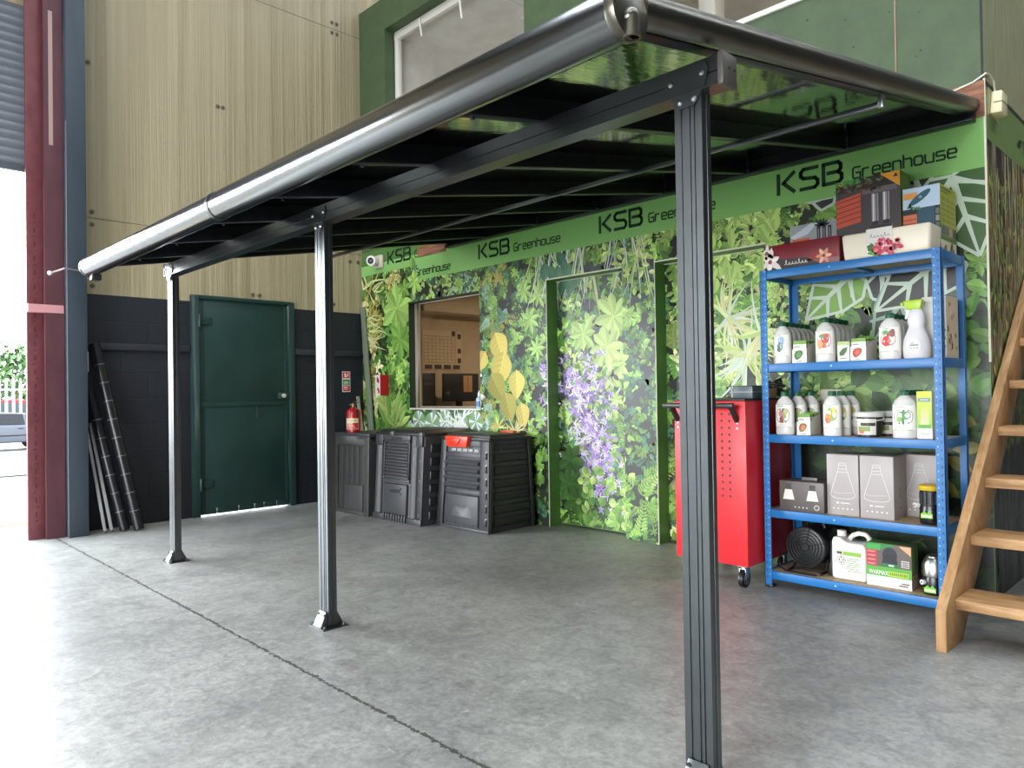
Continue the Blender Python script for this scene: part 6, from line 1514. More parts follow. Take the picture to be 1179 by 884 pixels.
disc_(0.006, 0.165, 0.036, 0.042, hx('24282e'), 2); m.poly([(-0.034, y_ - .0009, 0.11), (0.046, y_ - .0009, 0.11), (0.036, y_ - .0009, 0.17), (-0.024, y_ - .0009, 0.17)], hx('1c2126')); fr_(0.36, 0.72, 0.47, 0.55, hx('2f6a44'), 4); fr_(0.5, 0.62, 0.49, 0.53, hx('bfe0c0'), 5)
m.poly([(W_ / 2 - 0.06, y_ - .0006, H_ - 0.004), (W_ / 2 - 0.002, y_ - .0006, H_ - 0.004), (W_ / 2 - 0.002, y_ - .0006, H_ - 0.05)], hx('d8a078')); fr_(0.78, 0.95, 0.5, 0.66, hx('b9b4ac'), 2)
for i in range(3): fr_(0.80, 0.93, 0.52 + i * 0.045, 0.545 + i * 0.045, hx('6a6660'), 3)
x = W_ / 2 + 0.0005
m.box(x - .0002, x, -D_ / 2 + 0.004, D_ / 2 - 0.004, 0.004, H_ * 0.36, hx('8a6a58')); 
for i in range(5): m.box(x, x + .0002, -D_ / 2 + 0.012, D_ / 2 - 0.02, 0.012 + i * 0.013, 0.017 + i * 0.013, hx('d8ccc0'))
m.build('print', M['print'], wb, smooth=0, fix=False, weld=False)

# ---- on top of the shelves
po_ = (5.235, -0.43, BT[0])
pl = thing('planter_carton', 'long dark red carton with white lilies, top shelf left', 'carton', po_)
m = MB(col=hx('6f1420')); m.box(-0.213, 0.213, -0.095, 0.09, 0.0, 0.142); m.build('body', M['print'], pl, bevel=0.002)
m = MB(); y_ = -0.0956
m.poly([(-0.212, y_, 0.001), (0.12, y_, 0.001), (0.03, y_, 0.05), (-0.1, y_, 0.055), (-0.17, y_, 0.09), (-0.168, y_, 0.141), (-0.212, y_, 0.141)], hx('2c2628'))
PXMIN = -0.212
def petal(cx, cz, a, L_, w_, col, k=1):
    c_, s_ = math.cos(a), math.sin(a)
    P_ = [(0, 0), (0.3, 0.5), (0.7, 0.4), (1, 0), (0.7, -0.4), (0.3, -0.5)]
    m.poly([(max(PXMIN, cx + c_ * p * L_ - s_ * q * w_), y_ - 0.0003 * k, max(0.002, cz + s_ * p * L_ + c_ * q * w_)) for p, q in P_], col)
for (cx, cz, s_) in ((-0.175, 0.05, 0.075), (-0.195, 0.10, 0.05)):
    for k in range(6): petal(cx, cz, k * 1.05 + 0.4, s_ * (0.8 + 0.3 * (k % 2)), s_ * 0.45, hx(('e9e2dc', 'd8cfc8')[k % 2]), 1 + k % 2)
    disc_(cx, cz, 0.012, 0.012, hx('8a3a34'), 4)
for k in range(6): petal(0.13, 0.045, k * 1.05, 0.046, 0.022, hx(('e4b49a', 'cf8a70')[k % 2]), 1 + k % 2)
disc_(0.13, 0.045, 0.009, 0.009, hx('6a2a26'), 4)
m.poly([(0.04, y_, 0.03), (0.205, y_, 0.03), (0.205, y_, 0.07), (0.07, y_, 0.075)], hx('8a2a26'))
def script(px, pz, s_, w_, col, n=7, k=5):
    """looping handwriting strokes"""
    pts = []
    for i in range(n * 8 + 1):
        t_ = i / 8; a = 2 * PI * t_
        amp = (1.0 if int(t_) in (0, 4) else 0.5) * s_
        pts.append((px + t_ / n * w_ + 0.25 * s_ * math.sin(a), pz + amp * (0.5 - 0.5 * math.cos(a))))
    for a, b_ in zip(pts[:-1], pts[1:]):
        dx, dz = b_[0] - a[0], b_[1] - a[1]; L_ = max(1e-6, math.hypot(dx, dz)); nx, nz = -dz / L_ * 0.0014, dx / L_ * 0.0014
        m.poly([(a[0] + nx, y_ - 0.0003 * k, a[1] + nz), (b_[0] + nx, y_ - 0.0003 * k, b_[1] + nz), (b_[0] - nx, y_ - 0.0003 * k, b_[1] - nz), (a[0] - nx, y_ - 0.0003 * k, a[1] - nz)], col)
script(-0.09, 0.022, 0.026, 0.13, hx('e6e0dc'))
m.build('print', M['print'], pl, smooth=0, fix=False, weld=False)
co_ = (5.672, -0.428, BT[0])
pl = thing('planter_box', 'long cream planter with a pink flower card, top shelf right', 'planter', co_)
m = MB(col=hx('e6dcc6')); pts = [(-0.212, 0), (0.212, 0), (0.218, 0.02), (0.218, 0.135), (-0.218, 0.142), (-0.218, 0.02)]
m.hexa([(-0.208, -0.085, 0), (0.208, -0.085, 0), (0.208, 0.085, 0), (-0.208, 0.085, 0)], [(-0.216, -0.093, 0.138), (0.216, -0.093, 0.138), (0.216, 0.093, 0.138), (-0.216, 0.093, 0.138)]); m.build('trough', M['plastic'], pl, bevel=0.016, seg=3)
m = MB(); y_ = -0.0965
m.box(-0.087, 0.04, y_, y_ + 0.002, 0.006, 0.146, hx('dcd8d0')); m.box(-0.083, -0.066, y_ - .0003, y_, 0.012, 0.07, hx('e8e8e4'))
for i in range(3): m.box(-0.08, -0.069, y_ - .0006, y_ - .0003, 0.016 + i * 0.018, 0.026 + i * 0.018, hx('3a3a38'))
script(-0.07, 0.10, 0.02, 0.1, hx('8a8884'), 6, 1)
rr = random.Random(3)
for k in range(16): petal(-0.05 + rr.uniform(-0.02, 0.02), 0.035 + rr.uniform(-0.025, 0.025), rr.uniform(0, 6.3), 0.035, 0.018, hx(rr.choice(('4f8a3a', '6fa84a', '3a6a2c'))), 2 + k % 3)
for k in range(46):
    a = rr.uniform(0, 6.3); q = rr.uniform(0, 1); cx, cz = 0.02 + 0.052 * q * math.cos(a), 0.048 + 0.032 * q * math.sin(a)
    petal(cx, cz, a, 0.026, 0.022, hx(rr.choice(('c8465c', 'd8687a', 'b83448', 'e08a98'))), 5 + k % 6)
m.build('flower_card', M['print'], pl, smooth=0, fix=False, weld=False)
# boxes behind
def big_print(kind):
    pass
bo = (5.205, -0.20, BT[0])
tb_ = thing('lantern_box', 'small grey box with an orange panel behind the dark red carton', 'box', bo)
W_, D_, H_ = 0.29, 0.13, 0.29
m = MB(col=hx('8f9296')); m.box(-W_ / 2, W_ / 2, -D_ / 2, D_ / 2, 0, H_); m.build('body', M['print'], tb_, bevel=0.0015)
m = MB(); y_ = -D_ / 2 - 0.0005
fr_(0, 1, 0, 1, hx('9a9da0')); fr_(0.05, 0.40, 0.50, 0.72, hx('c8642c'), 1)
for i in range(3): fr_(0.07, 0.37, 0.54 + i * 0.055, 0.555 + i * 0.055, hx('7a3416'), 2)
m.poly([(-0.12, y_ - .0003, 0.21), (-0.04, y_ - .0003, 0.23), (0.02, y_ - .0003, 0.285), (-0.02, y_ - .0003, 0.289), (-0.144, y_ - .0003, 0.225)], hx('c4cad2'))
for i in range(3):
    cx = 0.015 + i * 0.032; m.box(cx, cx + 0.02, y_ - .0009, y_ - .0006, 0.17, 0.262, hx('26282c')); m.box(cx + 0.007, cx + 0.012, y_ - .0012, y_ - .0009, 0.17, 0.25, hx('8a8e94'))
m.box(-0.02, 0.12, y_ - .0012, y_ - .0009, 0.155, 0.172, hx('1c1d20'))
for i in range(6): petal(0.045, 0.262, 0.3 + i * 0.5, 0.05, 0.016, hx('1e2126'), 3)
m.build('print', M['print'], tb_, smooth=0, fix=False, weld=False)
bo = (5.525, -0.248, BT[0])
tb_ = thing('heater_carton', 'tall dark box with an orange slatted panel and steel tubes, top shelf centre', 'box', bo)
W_, D_, H_ = 0.335, 0.16, 0.475
m = MB(col=hx('5c7a34')); m.box(-W_ / 2, W_ / 2, -D_ / 2, D_ / 2, 0, H_); m.build('body', M['print'], tb_, bevel=0.0015)
m = MB(); y_ = -D_ / 2 - 0.0005
fr_(0, 1, 0, 1, hx('4a4244')); fr_(0, 1, 0.86, 1, hx('2a2420'), 1); fr_(0, 0.38, 0.94, 1, hx('3f9a48'), 2); disc_(-0.14, 0.462, 0.012, 0.011, hx('e0b04a'), 3)
rr = random.Random(9)
for k in range(40): petal(rr.uniform(-0.16, 0.10), rr.uniform(0.40, 0.46), rr.uniform(0, 6.3), 0.03, 0.012, hx(rr.choice(('4a5a34', '6a7a4a', '2e3a24', '7a3a2c', '5a2a24'))), 3 + k % 4)
m.poly([(-W_ / 2 + 0.002, y_ - .0012, 0.215), (-0.035, y_ - .0012, 0.235), (-0.035, y_ - .0012, 0.395), (-W_ / 2 + 0.002, y_ - .0012, 0.37)], hx('c8553a'))
for i in range(5): m.poly([(-W_ / 2 + 0.002, y_ - .0018, 0.24 + i * 0.028), (-0.035, y_ - .0018, 0.262 + i * 0.028), (-0.035, y_ - .0018, 0.266 + i * 0.028), (-W_ / 2 + 0.002, y_ - .0018, 0.244 + i * 0.028)], hx('3a1c16'))
for i in range(2):
    cx = 0.022 + i * 0.056
    m.box(cx, cx + 0.034, y_ - .0012, y_ - .0009, 0.225, 0.375, hx('9a9698')); m.box(cx + 0.006, cx + 0.013, y_ - .0015, y_ - .0012, 0.225, 0.375, hx('dcdadc')); m.box(cx + 0.022, cx + 0.028, y_ - .0015, y_ - .0012, 0.225, 0.375, hx('5a5658')); disc_(cx + 0.017, 0.215, 0.018, 0.012, hx('2c2628'), 5)
m.box(0.0, 0.125, y_ - .0012, y_ - .0009, 0.19, 0.2, hx('2a2426')); m.box(0.0, 0.006, y_ - .0012, y_ - .0009, 0.165, 0.2, hx('8a8688')); m.box(0.12, 0.126, y_ - .0012, y_ - .0009, 0.165, 0.2, hx('8a8688'))
fr_(0.0, 1.0, 0.26, 0.34, hx('5e5658'), 2); fr_(0.42, 0.95, 0.80, 0.86, hx('6a6264'), 3)
m.poly([(W_ / 2 - 0.10, y_ - .0021, H_ - 0.001), (W_ / 2 - 0.001, y_ - .0021, H_ - 0.001), (W_ / 2 - 0.001, y_ - .0021, H_ - 0.085)], hx('d8962c')); m.poly([(W_ / 2 - 0.035, y_ - .0024, H_ - 0.03), (W_ / 2 - 0.01, y_ - .0024, H_ - 0.03), (W_ / 2 - 0.02, y_ - .0024, H_ - 0.008)], hx('2c2a26'))
m.build('print', M['print'], tb_, smooth=0, fix=False, weld=False)
bo = (5.79, -0.192, BT[0])
tb_ = thing('pump_carton', 'box with a pale blue front and yellow-green side, top shelf right end', 'box', bo)
W_, D_, H_ = 0.175, 0.27, 0.365
m = MB(col=hx('b9b83a')); m.box(-W_ / 2, W_ / 2, -D_ / 2, D_ / 2, 0, H_); m.build('body', M['print'], tb_, bevel=0.0015)
m = MB(); y_ = -D_ / 2 - 0.0005
fr_(0, 1, 0.70, 1, hx('b4c8da')); fr_(0, 1, 0, 0.70, hx('1c2226')); fr_(0.40, 0.85, 0.20, 0.70, hx('244a5c'), 1); fr_(0, 0.38, 0.30, 0.62, hx('c86a4a'), 1)
for i in range(4): fr_(0, 0.36, 0.36 + i * 0.06, 0.375 + i * 0.06, hx('8a3a24'), 2)
m.poly([(-0.005 + 0.052 * math.cos(2 * PI * k / 16) * 0.9 + 0.02 * math.sin(2 * PI * k / 16), y_ - .0006, 0.31 + 0.032 * math.sin(2 * PI * k / 16) + 0.02 * math.cos(2 * PI * k / 16)) for k in range(16)], hx('2a5668')); disc_(-0.003, 0.312, 0.008, 0.008, hx('7a9aa8'), 4)
fr_(0.02, 0.4, 0.84, 0.93, hx('d8944a'), 1)
for k in range(10): petal(-0.07 + 0.006 * k, 0.265, k * 0.6, 0.022, 0.01, hx(('3a6a3a', '5a8a4a')[k % 2]), 3)
for i in range(4): fr_(0.88, 0.98, 0.28 + i * 0.1, 0.36 + i * 0.1, hx(('8a8a7a', '5a6a5a')[i % 2]), 2)
x = W_ / 2 + 0.0005
def sd(a, b_, c, d, col, k=0): m.box(x + 0.0003 * k - .0002, x + 0.0003 * k, -D_ / 2 + a * D_, -D_ / 2 + b_ * D_, c * H_, d * H_, col)
sd(0, 1, 0.0, 0.22, hx('dcd0b4')); sd(0, 1, 0.22, 0.28, hx('5a7a3a')); sd(0, 1, 0.28, 0.44, hx('8a8a5a')); sd(0, 1, 0.44, 1, hx('a9ad34'))
for i in range(4): sd(0.05 + i * 0.24, 0.26 + i * 0.24, 0.30, 0.42, hx(('4a6a6a', '7a6a5a', 'b0a48a', '5a5a4a')[i]), 1)
for i in range(3):
    for j in range(5): sd(0.06 + i * 0.31, 0.32 + i * 0.31, 0.48 + j * 0.075, 0.53 + j * 0.075, hx('8f9430'), 1)
sd(0.06, 0.7, 0.94, 0.965, hx('5a5a1a'), 1); sd(0.06, 0.5, 0.90, 0.915, hx('5a5a1a'), 1)
for (a, c) in ((0.2, 0.08), (0.3, 0.12), (0.55, 0.06), (0.65, 0.13), (0.78, 0.09), (0.7, 0.17)): m.poly([(x + .0004, -D_ / 2 + a * D_ + 0.016 * math.cos(2 * PI * k / 10), c * H_ + 0.018 * math.sin(2 * PI * k / 10)) for k in range(10)], hx(('5a4a2a', '3a2a20', '8aa04a')[int(a * 10) % 3]))
m.build('print', M['print'], tb_, smooth=0, fix=False, weld=False)

# ------------------------------------------------------------------ red tool trolley
TX0, TX1, TY0, TY1, TZ0, TZ1 = 4.515, 4.983, -0.70, -0.12, 0.127, 1.06
to = ((TX0 + TX1) / 2, (TY0 + TY1) / 2, 0)
tt = thing('tool_trolley', 'tall red steel tool trolley on castors left of the blue shelves', 'trolley', to)
m = MB(to, hx('d8262e')); m.box(TX0, TX1, TY0, TY1, TZ0, TZ1); m.build('cabinet', M['steel_paint'], tt, bevel=0.006)
m = MB(to, hx('3a0d10'))
for i in range(7):
    for j in range(13):
        cx = 4.60 + i * 0.047; cz = 0.985 - j * 0.039
        m.poly([(cx + 0.0085 * math.cos(2 * PI * k / 8), TY0 - 0.0005, cz + 0.0085 * math.sin(2 * PI * k / 8)) for k in range(8)])
m.build('peg_hole', M['print'], tt, smooth=0, fix=False)['kind'] = 'stuff'
m = MB(to, hx('1b1b1d')); m.box(TX0 - 0.005, TX1 + 0.003, TY0 - 0.01, TY1 + 0.003, TZ1, TZ1 + 0.012); m.build('top_tray', M['plastic'], tt, bevel=0.004)
m = MB(to, hx('1c1c1e')); m.bar((TX0 - 0.03, TY0 - 0.075, 1.035), (TX1 - 0.03, TY0 - 0.075, 1.035), 0.030, 0.030); hb = m.build('push_handle', M['plastic'], tt, bevel=0.010)
for x in (TX0 + 0.03, TX1 - 0.05):
    m = MB(to, hx('232326')); m.bar((x, TY0 - 0.072, 1.03), (x, TY0 - 0.002, 0.945), 0.022, 0.03); m.build('handle_arm', M['plastic'], hb, bevel=0.004)
    m = MB(to, hx('d2d4d6'))
    for z in (0.935, 0.905): m.cyl((x, TY0 - 0.0005, z), (x, TY0 - 0.006, z), 0.007, n=10)
    m.build('handle_screw', M['zinc'], hb)
for (x, y_) in ((TX0 + 0.045, TY0 + 0.06), (TX1 - 0.05, TY0 + 0.05), (TX1 - 0.05, TY1 - 0.06), (TX0 + 0.045, TY1 - 0.06)):
    m = MB(to, hx('b9bcc0')); m.box(x - 0.03, x + 0.03, y_ - 0.03, y_ + 0.03, 0.118, 0.127); m.cyl((x, y_, 0.105), (x, y_, 0.118), 0.02, n=14)
    for s_ in (-0.019, 0.019): m.hexa([(x + s_ - 0.002, y_ - 0.022, 0.045), (x + s_ + 0.002, y_ - 0.022, 0.045), (x + s_ + 0.002, y_ + 0.012, 0.045), (x + s_ - 0.002, y_ + 0.012, 0.045)], [(x + s_ - 0.002, y_ - 0.026, 0.107), (x + s_ + 0.002, y_ - 0.026, 0.107), (x + s_ + 0.002, y_ + 0.026, 0.107), (x + s_ - 0.002, y_ + 0.026, 0.107)])
    m.box(x - 0.021, x + 0.021, y_ - 0.026, y_ + 0.026, 0.104, 0.108)
    cs = m.build('castor', M['zinc'], tt, bevel=0.001)
    m = MB(to, hx('17181a')); m.cyl((x - 0.014, y_ - 0.006, 0.0505), (x + 0.014, y_ - 0.006, 0.0505), 0.050, n=28); m.build('wheel', M['plastic'], cs, bevel=0.004)
    m = MB(to, hx('9ea2a6'));
    for s_ in (-1, 1): m.cyl((x + s_ * 0.0142, y_ - 0.006, 0.0505), (x + s_ * 0.0155, y_ - 0.006, 0.0505), 0.031, n=20); m.cyl((x + s_ * 0.0155, y_ - 0.006, 0.0505), (x + s_ * 0.0225, y_ - 0.006, 0.0505), 0.008, n=10, col=hx('55585c'))
    m.build('hub', M['zinc'], cs)
# things lying on the trolley
zt_ = TZ1 + 0.012
t = thing('parts_case', 'grey small-parts case lying on the red trolley', 'case', (4.90, -0.50, zt_))
m = MB(col=hx('4a565a')); m.box(-0.07, 0.07, -0.09, 0.09, 0, 0.075); m.build('case', M['plastic'], t, bevel=0.005)
m = MB(col=hx('8b9698')); m.box(-0.072, 0.072, -0.092, 0.092, 0.035, 0.04); m.build('lid_joint', M['plastic'], t, smooth=0)
m = MB(col=hx('d8dcdc'))
for i in range(5): m.sphere((-0.055, -0.0915, 0.012 + i * 0.013), 0.005, 8, 6)
m.build('spiral', M['plastic'], t)
t = thing('kraft_box', 'small tan cardboard box on the red trolley behind the blue upright', 'box', (4.915, -0.34, zt_))
m = MB(col=hx('c2a672')); m.box(-0.055, 0.055, -0.05, 0.05, 0, 0.055); m.build('body', M['print'], t, bevel=0.001)
m = MB(col=hx('a88c5a')); m.box(-0.055, 0.055, -0.003, 0.003, 0.0551, 0.0554); m.build('tape', M['print'], t, smooth=0)
t = thing('cable_coil', 'dark brown coil of cable lying at the back of the red trolley', 'cable', (4.93, -0.20, zt_))
m = MB(col=hx('3a3230'))
pts = []
for i in range(130):
    a = i * 0.28; r = 0.055 + 0.012 * math.sin(i * 0.7); pts.append((-0.02 + r * 0.9 * math.cos(a), r * math.sin(a), 0.008 + i * 0.0007 + 0.004 * math.sin(i * 1.3)))
m.tube(pts, 0.0065, 6); m.build('coil', M['plastic'], t)
m = MB(col=hx('2a2624')); m.tube([(0.0, 0.05, 0.09), (0.02, 0.0, 0.115), (-0.01, -0.05, 0.085)], 0.009, 8); m.build('tie', M['plastic'], t)
t = thing('rag', 'crumpled dark cloth on the red trolley top', 'cloth', (4.74, -0.25, zt_))
rr = random.Random(4); m = MB(col=hx('4a3c38')); n = 9; vs = []
for i in range(n):
    for j in range(n):
        e_ = math.sin(PI * i / (n - 1)) * math.sin(PI * j / (n - 1)); vs.append((-0.09 + 0.18 * i / (n - 1) + rr.uniform(-.006, .006), -0.08 + 0.16 * j / (n - 1) + rr.uniform(-.006, .006), 0.002 + 0.07 * e_ * rr.uniform(0.5, 1)))
fs2 = [(i * n + j, (i + 1) * n + j, (i + 1) * n + j + 1, i * n + j + 1) for i in range(n - 1) for j in range(n - 1)]
m.mesh(vs, fs2); m.build('cloth', M['matte'], t, smooth=70)

# ------------------------------------------------------------------ wooden stairs
st_o = (6.32, -1.0, 0)
stt = thing('wooden_stairs', 'open pine stairs rising along the side wall at the right', 'stairs', st_o)
rise, run, nT = 0.237, 0.262, 11
def front_y(z): return -0.905 + (z - 0.20) * run / rise
for k_, x in enumerate((6.018, 6.62)):
    ztop = 2.72
    pr = [(-1.035, 0.0), (-1.035, 0.175), (front_y(ztop) - 0.035, ztop), (front_y(ztop) + 0.20, ztop), (-0.80, 0.0)]
    m = MB(st_o); m.prism(pr, 'x', x, x + 0.042); m.build('stringer', M['wood_s'], stt, bevel=0.004)
for i in range(nT):
    zt = 0.205 + i * rise; y_ = front_y(zt) - 0.01
    m = MB(st_o); m.box(6.060, 6.620, y_, y_ + 0.235, zt - 0.046, zt); m.build('tread', M['wood_x'], stt, bevel=0.004)

# ------------------------------------------------------------------ outside
def gz(x): return -0.02 - 0.70 * min(1, (-x - 0.05) / 23.95)
ca = (-25.4, 0.5, -0.72)
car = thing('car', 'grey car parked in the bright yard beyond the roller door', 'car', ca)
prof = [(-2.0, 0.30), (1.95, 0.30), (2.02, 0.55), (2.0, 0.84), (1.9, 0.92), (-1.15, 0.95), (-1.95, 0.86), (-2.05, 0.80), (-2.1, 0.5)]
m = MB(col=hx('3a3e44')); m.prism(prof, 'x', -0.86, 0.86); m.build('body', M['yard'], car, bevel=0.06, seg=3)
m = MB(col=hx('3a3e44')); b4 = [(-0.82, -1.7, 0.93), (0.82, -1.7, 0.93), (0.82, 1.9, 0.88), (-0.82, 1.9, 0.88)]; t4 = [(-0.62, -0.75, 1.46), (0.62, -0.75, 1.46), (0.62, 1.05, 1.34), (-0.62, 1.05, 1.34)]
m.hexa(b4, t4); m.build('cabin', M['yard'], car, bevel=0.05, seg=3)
m = MB(col=hx('0e1114'))
for (ya, yb_, yc, yd) in ((-1.3, -0.22, -0.22, -0.72), (-0.12, 0.82, 0.78, -0.12), (0.92, 1.62, 1.08, 0.88)):
    m.poly([(0.835, ya, 0.98), (0.835, yb_, 0.96), (0.685, yc, 1.33), (0.675, yd, 1.36)])
m.build('side_window', M['yard'], car, smooth=0, fix=False)
m = MB(col=hx('0e1114')); m.poly([(-0.7, 1.87, 0.95), (0.7, 1.87, 0.95), (0.58, 1.22, 1.30), (-0.58, 1.22, 1.30)]); m.build('rear_window', M['yard'], car, smooth=0, fix=False)
for ya in (0.60, -0.40): m = MB(col=hx('202428')); m.box(0.855, 0.875, ya, ya + 0.18, 0.80, 0.83); m.build('door_handle', M['yard'], car, bevel=0.004)
m = MB(col=hx('121416')); m.box(0.856, 0.866, -1.6, 1.7, 0.54, 0.58); m.box(0.857, 0.862, -0.18, -0.17, 0.34, 0.94); m.box(0.857, 0.862, 0.87, 0.88, 0.45, 0.92); m.build('side_moulding', M['yard'], car, smooth=0)
for (x, y_) in ((-0.80, -1.3), (0.80, -1.3), (0.80, 1.3), (-0.80, 1.3)):
    m = MB(col=hx('1c1d20')); m.cyl((x - 0.1, y_, 0.31), (x + 0.1, y_, 0.31), 0.31, n=28); w_ = m.build('wheel', M['plastic'], car, bevel=0.03)
    m = MB(col=hx('9aa0a6')); s_ = 1 if x > 0 else -1; m.cyl((x + s_ * 0.095, y_, 0.31), (x + s_ * 0.108, y_, 0.31), 0.2, n=20); m.build('hubcap', M['zinc'], w_)
fo_ = (-31, 0, -0.72)
pf = thing('palisade_fence', 'pale steel palisade fence beyond the grey car', 'fence', fo_)
m = MB(fo_, hx('7c7e80'))
for z in (0.05, 1.55): m.box(-31.03, -30.97, -8, 12, z, z + 0.07)
m.build('rail', M['steel_paint'], pf, smooth=0)
for i in range(64):
    y_ = -6.5 + i * 0.26
    if y_ > 10: break
    m = MB(fo_, hx('8a8c8e')); m.prism([(y_ - 0.05, -0.72), (y_ + 0.05, -0.72), (y_ + 0.05, 1.95), (y_, 2.08), (y_ - 0.05, 1.95)], 'x', -30.95, -30.93); m.build('pale', M['steel_paint'], pf, smooth=0)
rc_ = (-36.5, 2.5, -0.72)
rv = thing('red_van', 'red van parked behind the white palisade fence', 'van', rc_)
m = MB(col=hx('5a1418')); m.prism([(-2.2, 0.35), (2.2, 0.35), (2.2, 1.0), (1.4, 1.15), (0.9, 1.85), (-2.2, 1.9)], 'x', -0.9, 0.9); m.build('body', M['yard'], rv, bevel=0.06, seg=2)
m = MB(col=hx('2c3238')); m.poly([(0.905, -0.2, 1.15), (0.905, 1.2, 1.15), (0.905, 0.78, 1.7), (0.905, -0.2, 1.7)]); m.poly([(0.905, -2.0, 1.15), (0.905, -0.4, 1.15), (0.905, -0.4, 1.7), (0.905, -2.0, 1.7)]); m.build('side_window', M['yard'], rv, smooth=0, fix=False)
for (x, y_) in ((-0.82, -1.4), (0.82, -1.4), (0.82, 1.4), (-0.82, 1.4)):
    m = MB(col=hx('1c1d20')); m.cyl((x - 0.1, y_, 0.33), (x + 0.1, y_, 0.33), 0.33, n=24); m.build('wheel', M['plastic'], rv, bevel=0.03)
def tree(label, loc, h, r, seed):
    rr = random.Random(seed); t = thing('tree', label, 'tree', loc, 'trees beyond the yard')
    m = MB(col=hx('5a4c3c')); m.tube([(0, 0, -0.05), (0.05, 0.03, h * 0.3), (0.0, 0.1, h * 0.55)], 0.12, 8); m.build('trunk', M['matte'], t)
    m = MB()
    for k in range(700):
        a = rr.uniform(0, 2 * PI); z = rr.uniform(-1, 1); q = rr.uniform(0.55, 1) * r; s_ = math.sqrt(1 - z * z)
        c = Vector((q * s_ * math.cos(a), q * s_ * math.sin(a), h * 0.62 + z * q * 1.15)); u = Vector((rr.uniform(-1, 1), rr.uniform(-1, 1), rr.uniform(-1, 1))).normalized(); v = u.orthogonal().normalized(); l = r * rr.uniform(0.10, 0.2)
        m.poly([c - u * l, c + v * l * 0.5, c + u * l, c - v * l * 0.5], mul(hx(rr.choice(('34502a', '40602f', '283f20'))), rr.uniform(0.8, 1.15)))
    m.build('foliage', M['matte'], t, smooth=0, weld=False, fix=False)
tree('round leafy tree showing above the white fence', (-42, 4.1, -0.72), 5.2, 1.5, 2)
tree('darker tree left of the round one, beyond the fence', (-46, 2.2, -0.72), 4.2, 1.4, 5)
tree('far tree right of the round one, mostly behind the red column', (-48, 13.0, -0.72), 4.8, 1.8, 8)

# ------------------------------------------------------------------ light
w = bpy.data.worlds.new('overcast_sky'); S.world = w; w.use_nodes = True
nt = w.node_tree; bg = nt.nodes['Background']
tc = nt.nodes.new('ShaderNodeTexCoord'); sx_ = nt.nodes.new('ShaderNodeSeparateXYZ'); nt.links.new(tc.outputs['Generated'], sx_.inputs[0])
rp = nt.nodes.new('ShaderNodeValToRGB'); nt.links.new(sx_.outputs['Z'], rp.inputs['Fac'])
rp.color_ramp.elements[0].position = 0.0; rp.color_ramp.elements[0].color = (0.95, 0.97, 1.0, 1); rp.color_ramp.elements[1].position = 0.6; rp.color_ramp.elements[1].color = (0.85, 0.92, 1.0, 1)
nt.links.new(rp.outputs['Color'], bg.inputs['Color']); bg.inputs['Strength'].default_value = WORLD

def portal(name, loc, rot, sx, sy):
    l = bpy.data.lights.new(name, 'AREA'); l.shape = 'RECTANGLE'; l.size = sx; l.size_y = sy; l.energy = 1
    try: l.cycles.is_portal = True
    except Exception: pass
    o = bpy.data.objects.new(name, l); COL.objects.link(o); o.location = loc; o.rotation_euler = rot; return o
portal('door_portal', (-0.10, -5.18, 1.5), (0, -PI / 2, 0), 3.0, 4.05)
portal('fill_opening_portal', (5.5, -9.6, 1.6), (PI / 2, 0, 0), 5.0, 3.2)
for a, b_ in SKY: portal('skylight_portal', ((a + b_) / 2, -1.75, 7.62), (0, 0, 0), b_ - a, 14.5)
def area(name, loc, rot, sx, sy, e, col):
    l = bpy.data.lights.new(name, 'AREA'); l.shape = 'RECTANGLE'; l.size = sx; l.size_y = sy; l.energy = e; l.color = col
    o = bpy.data.objects.new(name, l); COL.objects.link(o); o.location = loc; o.rotation_euler = rot; return o
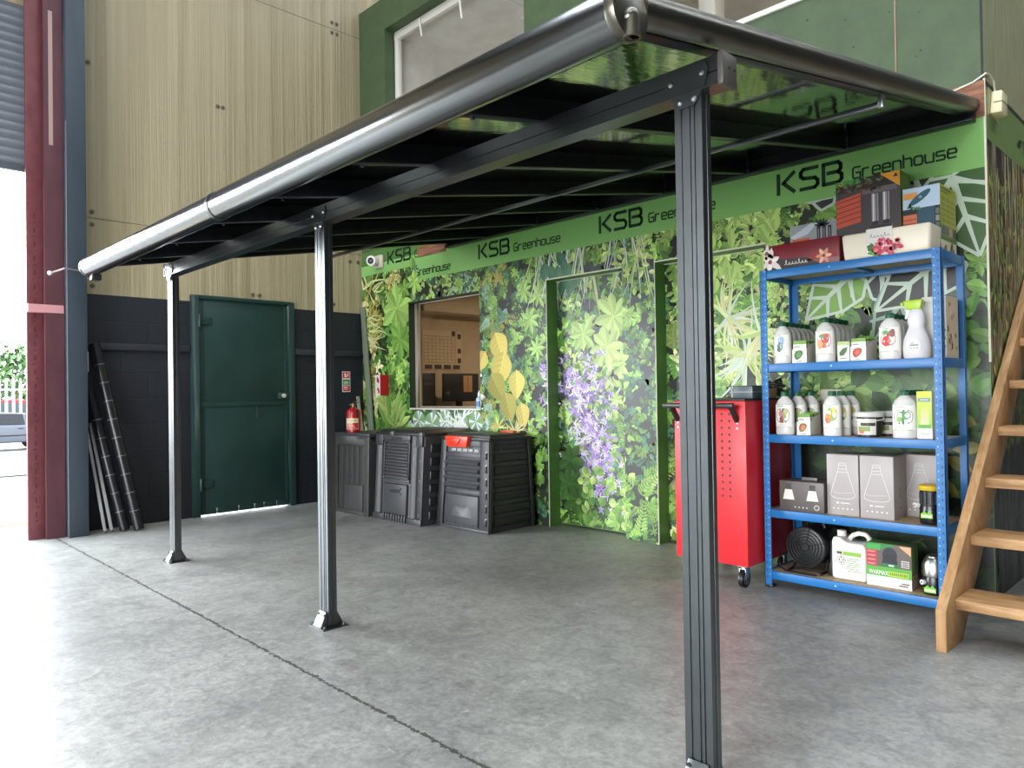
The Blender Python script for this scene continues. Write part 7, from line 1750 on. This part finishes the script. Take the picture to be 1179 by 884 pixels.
# lamps with fittings, added as fill light for hall and rooms
def fitting(label, x, y_, z, l, e, name='fill_strip_light', ax='y', rods=0):
    t = thing(name, label, 'lamp', (x, y_, z), 'added fill lights')
    m = MB(col=hx('d8d8d4')); s_ = (0.09, l / 2) if ax == 'y' else (l / 2, 0.09)
    m.box(-s_[0], s_[0], -s_[1], s_[1], 0.03, 0.07); m.build('housing', M['matte'], t, bevel=0.004)
    for q in ((-0.7, 0.7) if rods else ()):
        m = MB(col=hx('8a8c8e')); m.cyl((0, q, 0.07), (0, q, 7.5 - z), 0.006, n=8); m.build('hanging_rod', M['zinc'], t)
    m = MB(); 
    if ax == 'y': m.cyl((0, -s_[1] + .03, 0.012), (0, s_[1] - .03, 0.012), 0.016, n=12)
    else: m.cyl((-s_[0] + .03, 0, 0.012), (s_[0] - .03, 0, 0.012), 0.016, n=12)
    m.build('tube', M['lamp'], t)
    a_ = area('fill_lamp', (x, y_, z - 0.02), (0, 0, 0), s_[0] * 2, s_[1] * 2, e, (1.0, 0.93, 0.82)); a_.parent = t; a_.location = (0, 0, -0.02)
    return t
fitting('fill light added on the office ceiling', 1.5, 1.4, 2.30, 1.2, OFFICE_FILL)
fitting('fill light added on the upper room ceiling at the left', 1.7, 2.6, 4.90, 1.4, UPPER_FILL)
fitting('fill light added on the upper room ceiling at the right', 4.8, 2.6, 4.90, 1.4, UPPER_FILL)
for i, (x, y_) in enumerate(((4.2, -6.6), (8.4, -6.6))):
    fitting('added fill light hung from the hall roof %s' % ('nearer the roller door', 'over the far side of the hall')[i], x, y_, 6.6, 2.4, HALL_FILL, 'hanging_fill_light', rods=1)

# ------------------------------------------------------------------ camera
cam = bpy.data.cameras.new('camera'); co3 = bpy.data.objects.new('camera', cam); COL.objects.link(co3)
rt = Vector((0.696205, 0.717684, -0.015123)); upv = Vector((0.018798, 0.002833, 0.999819)); fw = Vector((-0.717597, 0.696363, 0.011519))
mt = Matrix((rt, upv, -fw)).transposed().to_4x4(); mt.translation = Vector((7.013246, -4.48946, 1.127584))
co3.matrix_world = mt; cam.sensor_fit = 'HORIZONTAL'; cam.sensor_width = 36; cam.lens = 840.998 / 1179 * 36; cam.clip_start = 0.05; cam.clip_end = 300
S.camera = co3
S.view_settings.view_transform = 'Standard'; S.view_settings.look = 'None'; S.view_settings.gamma = 1; S.view_settings.exposure = EXPO
S.view_settings.use_curve_mapping = False
try:
    S.cycles.use_denoising = True; S.cycles.max_bounces = 8; S.cycles.diffuse_bounces = 5; S.cycles.glossy_bounces = 4; S.cycles.sample_clamp_indirect = 6
except Exception: pass
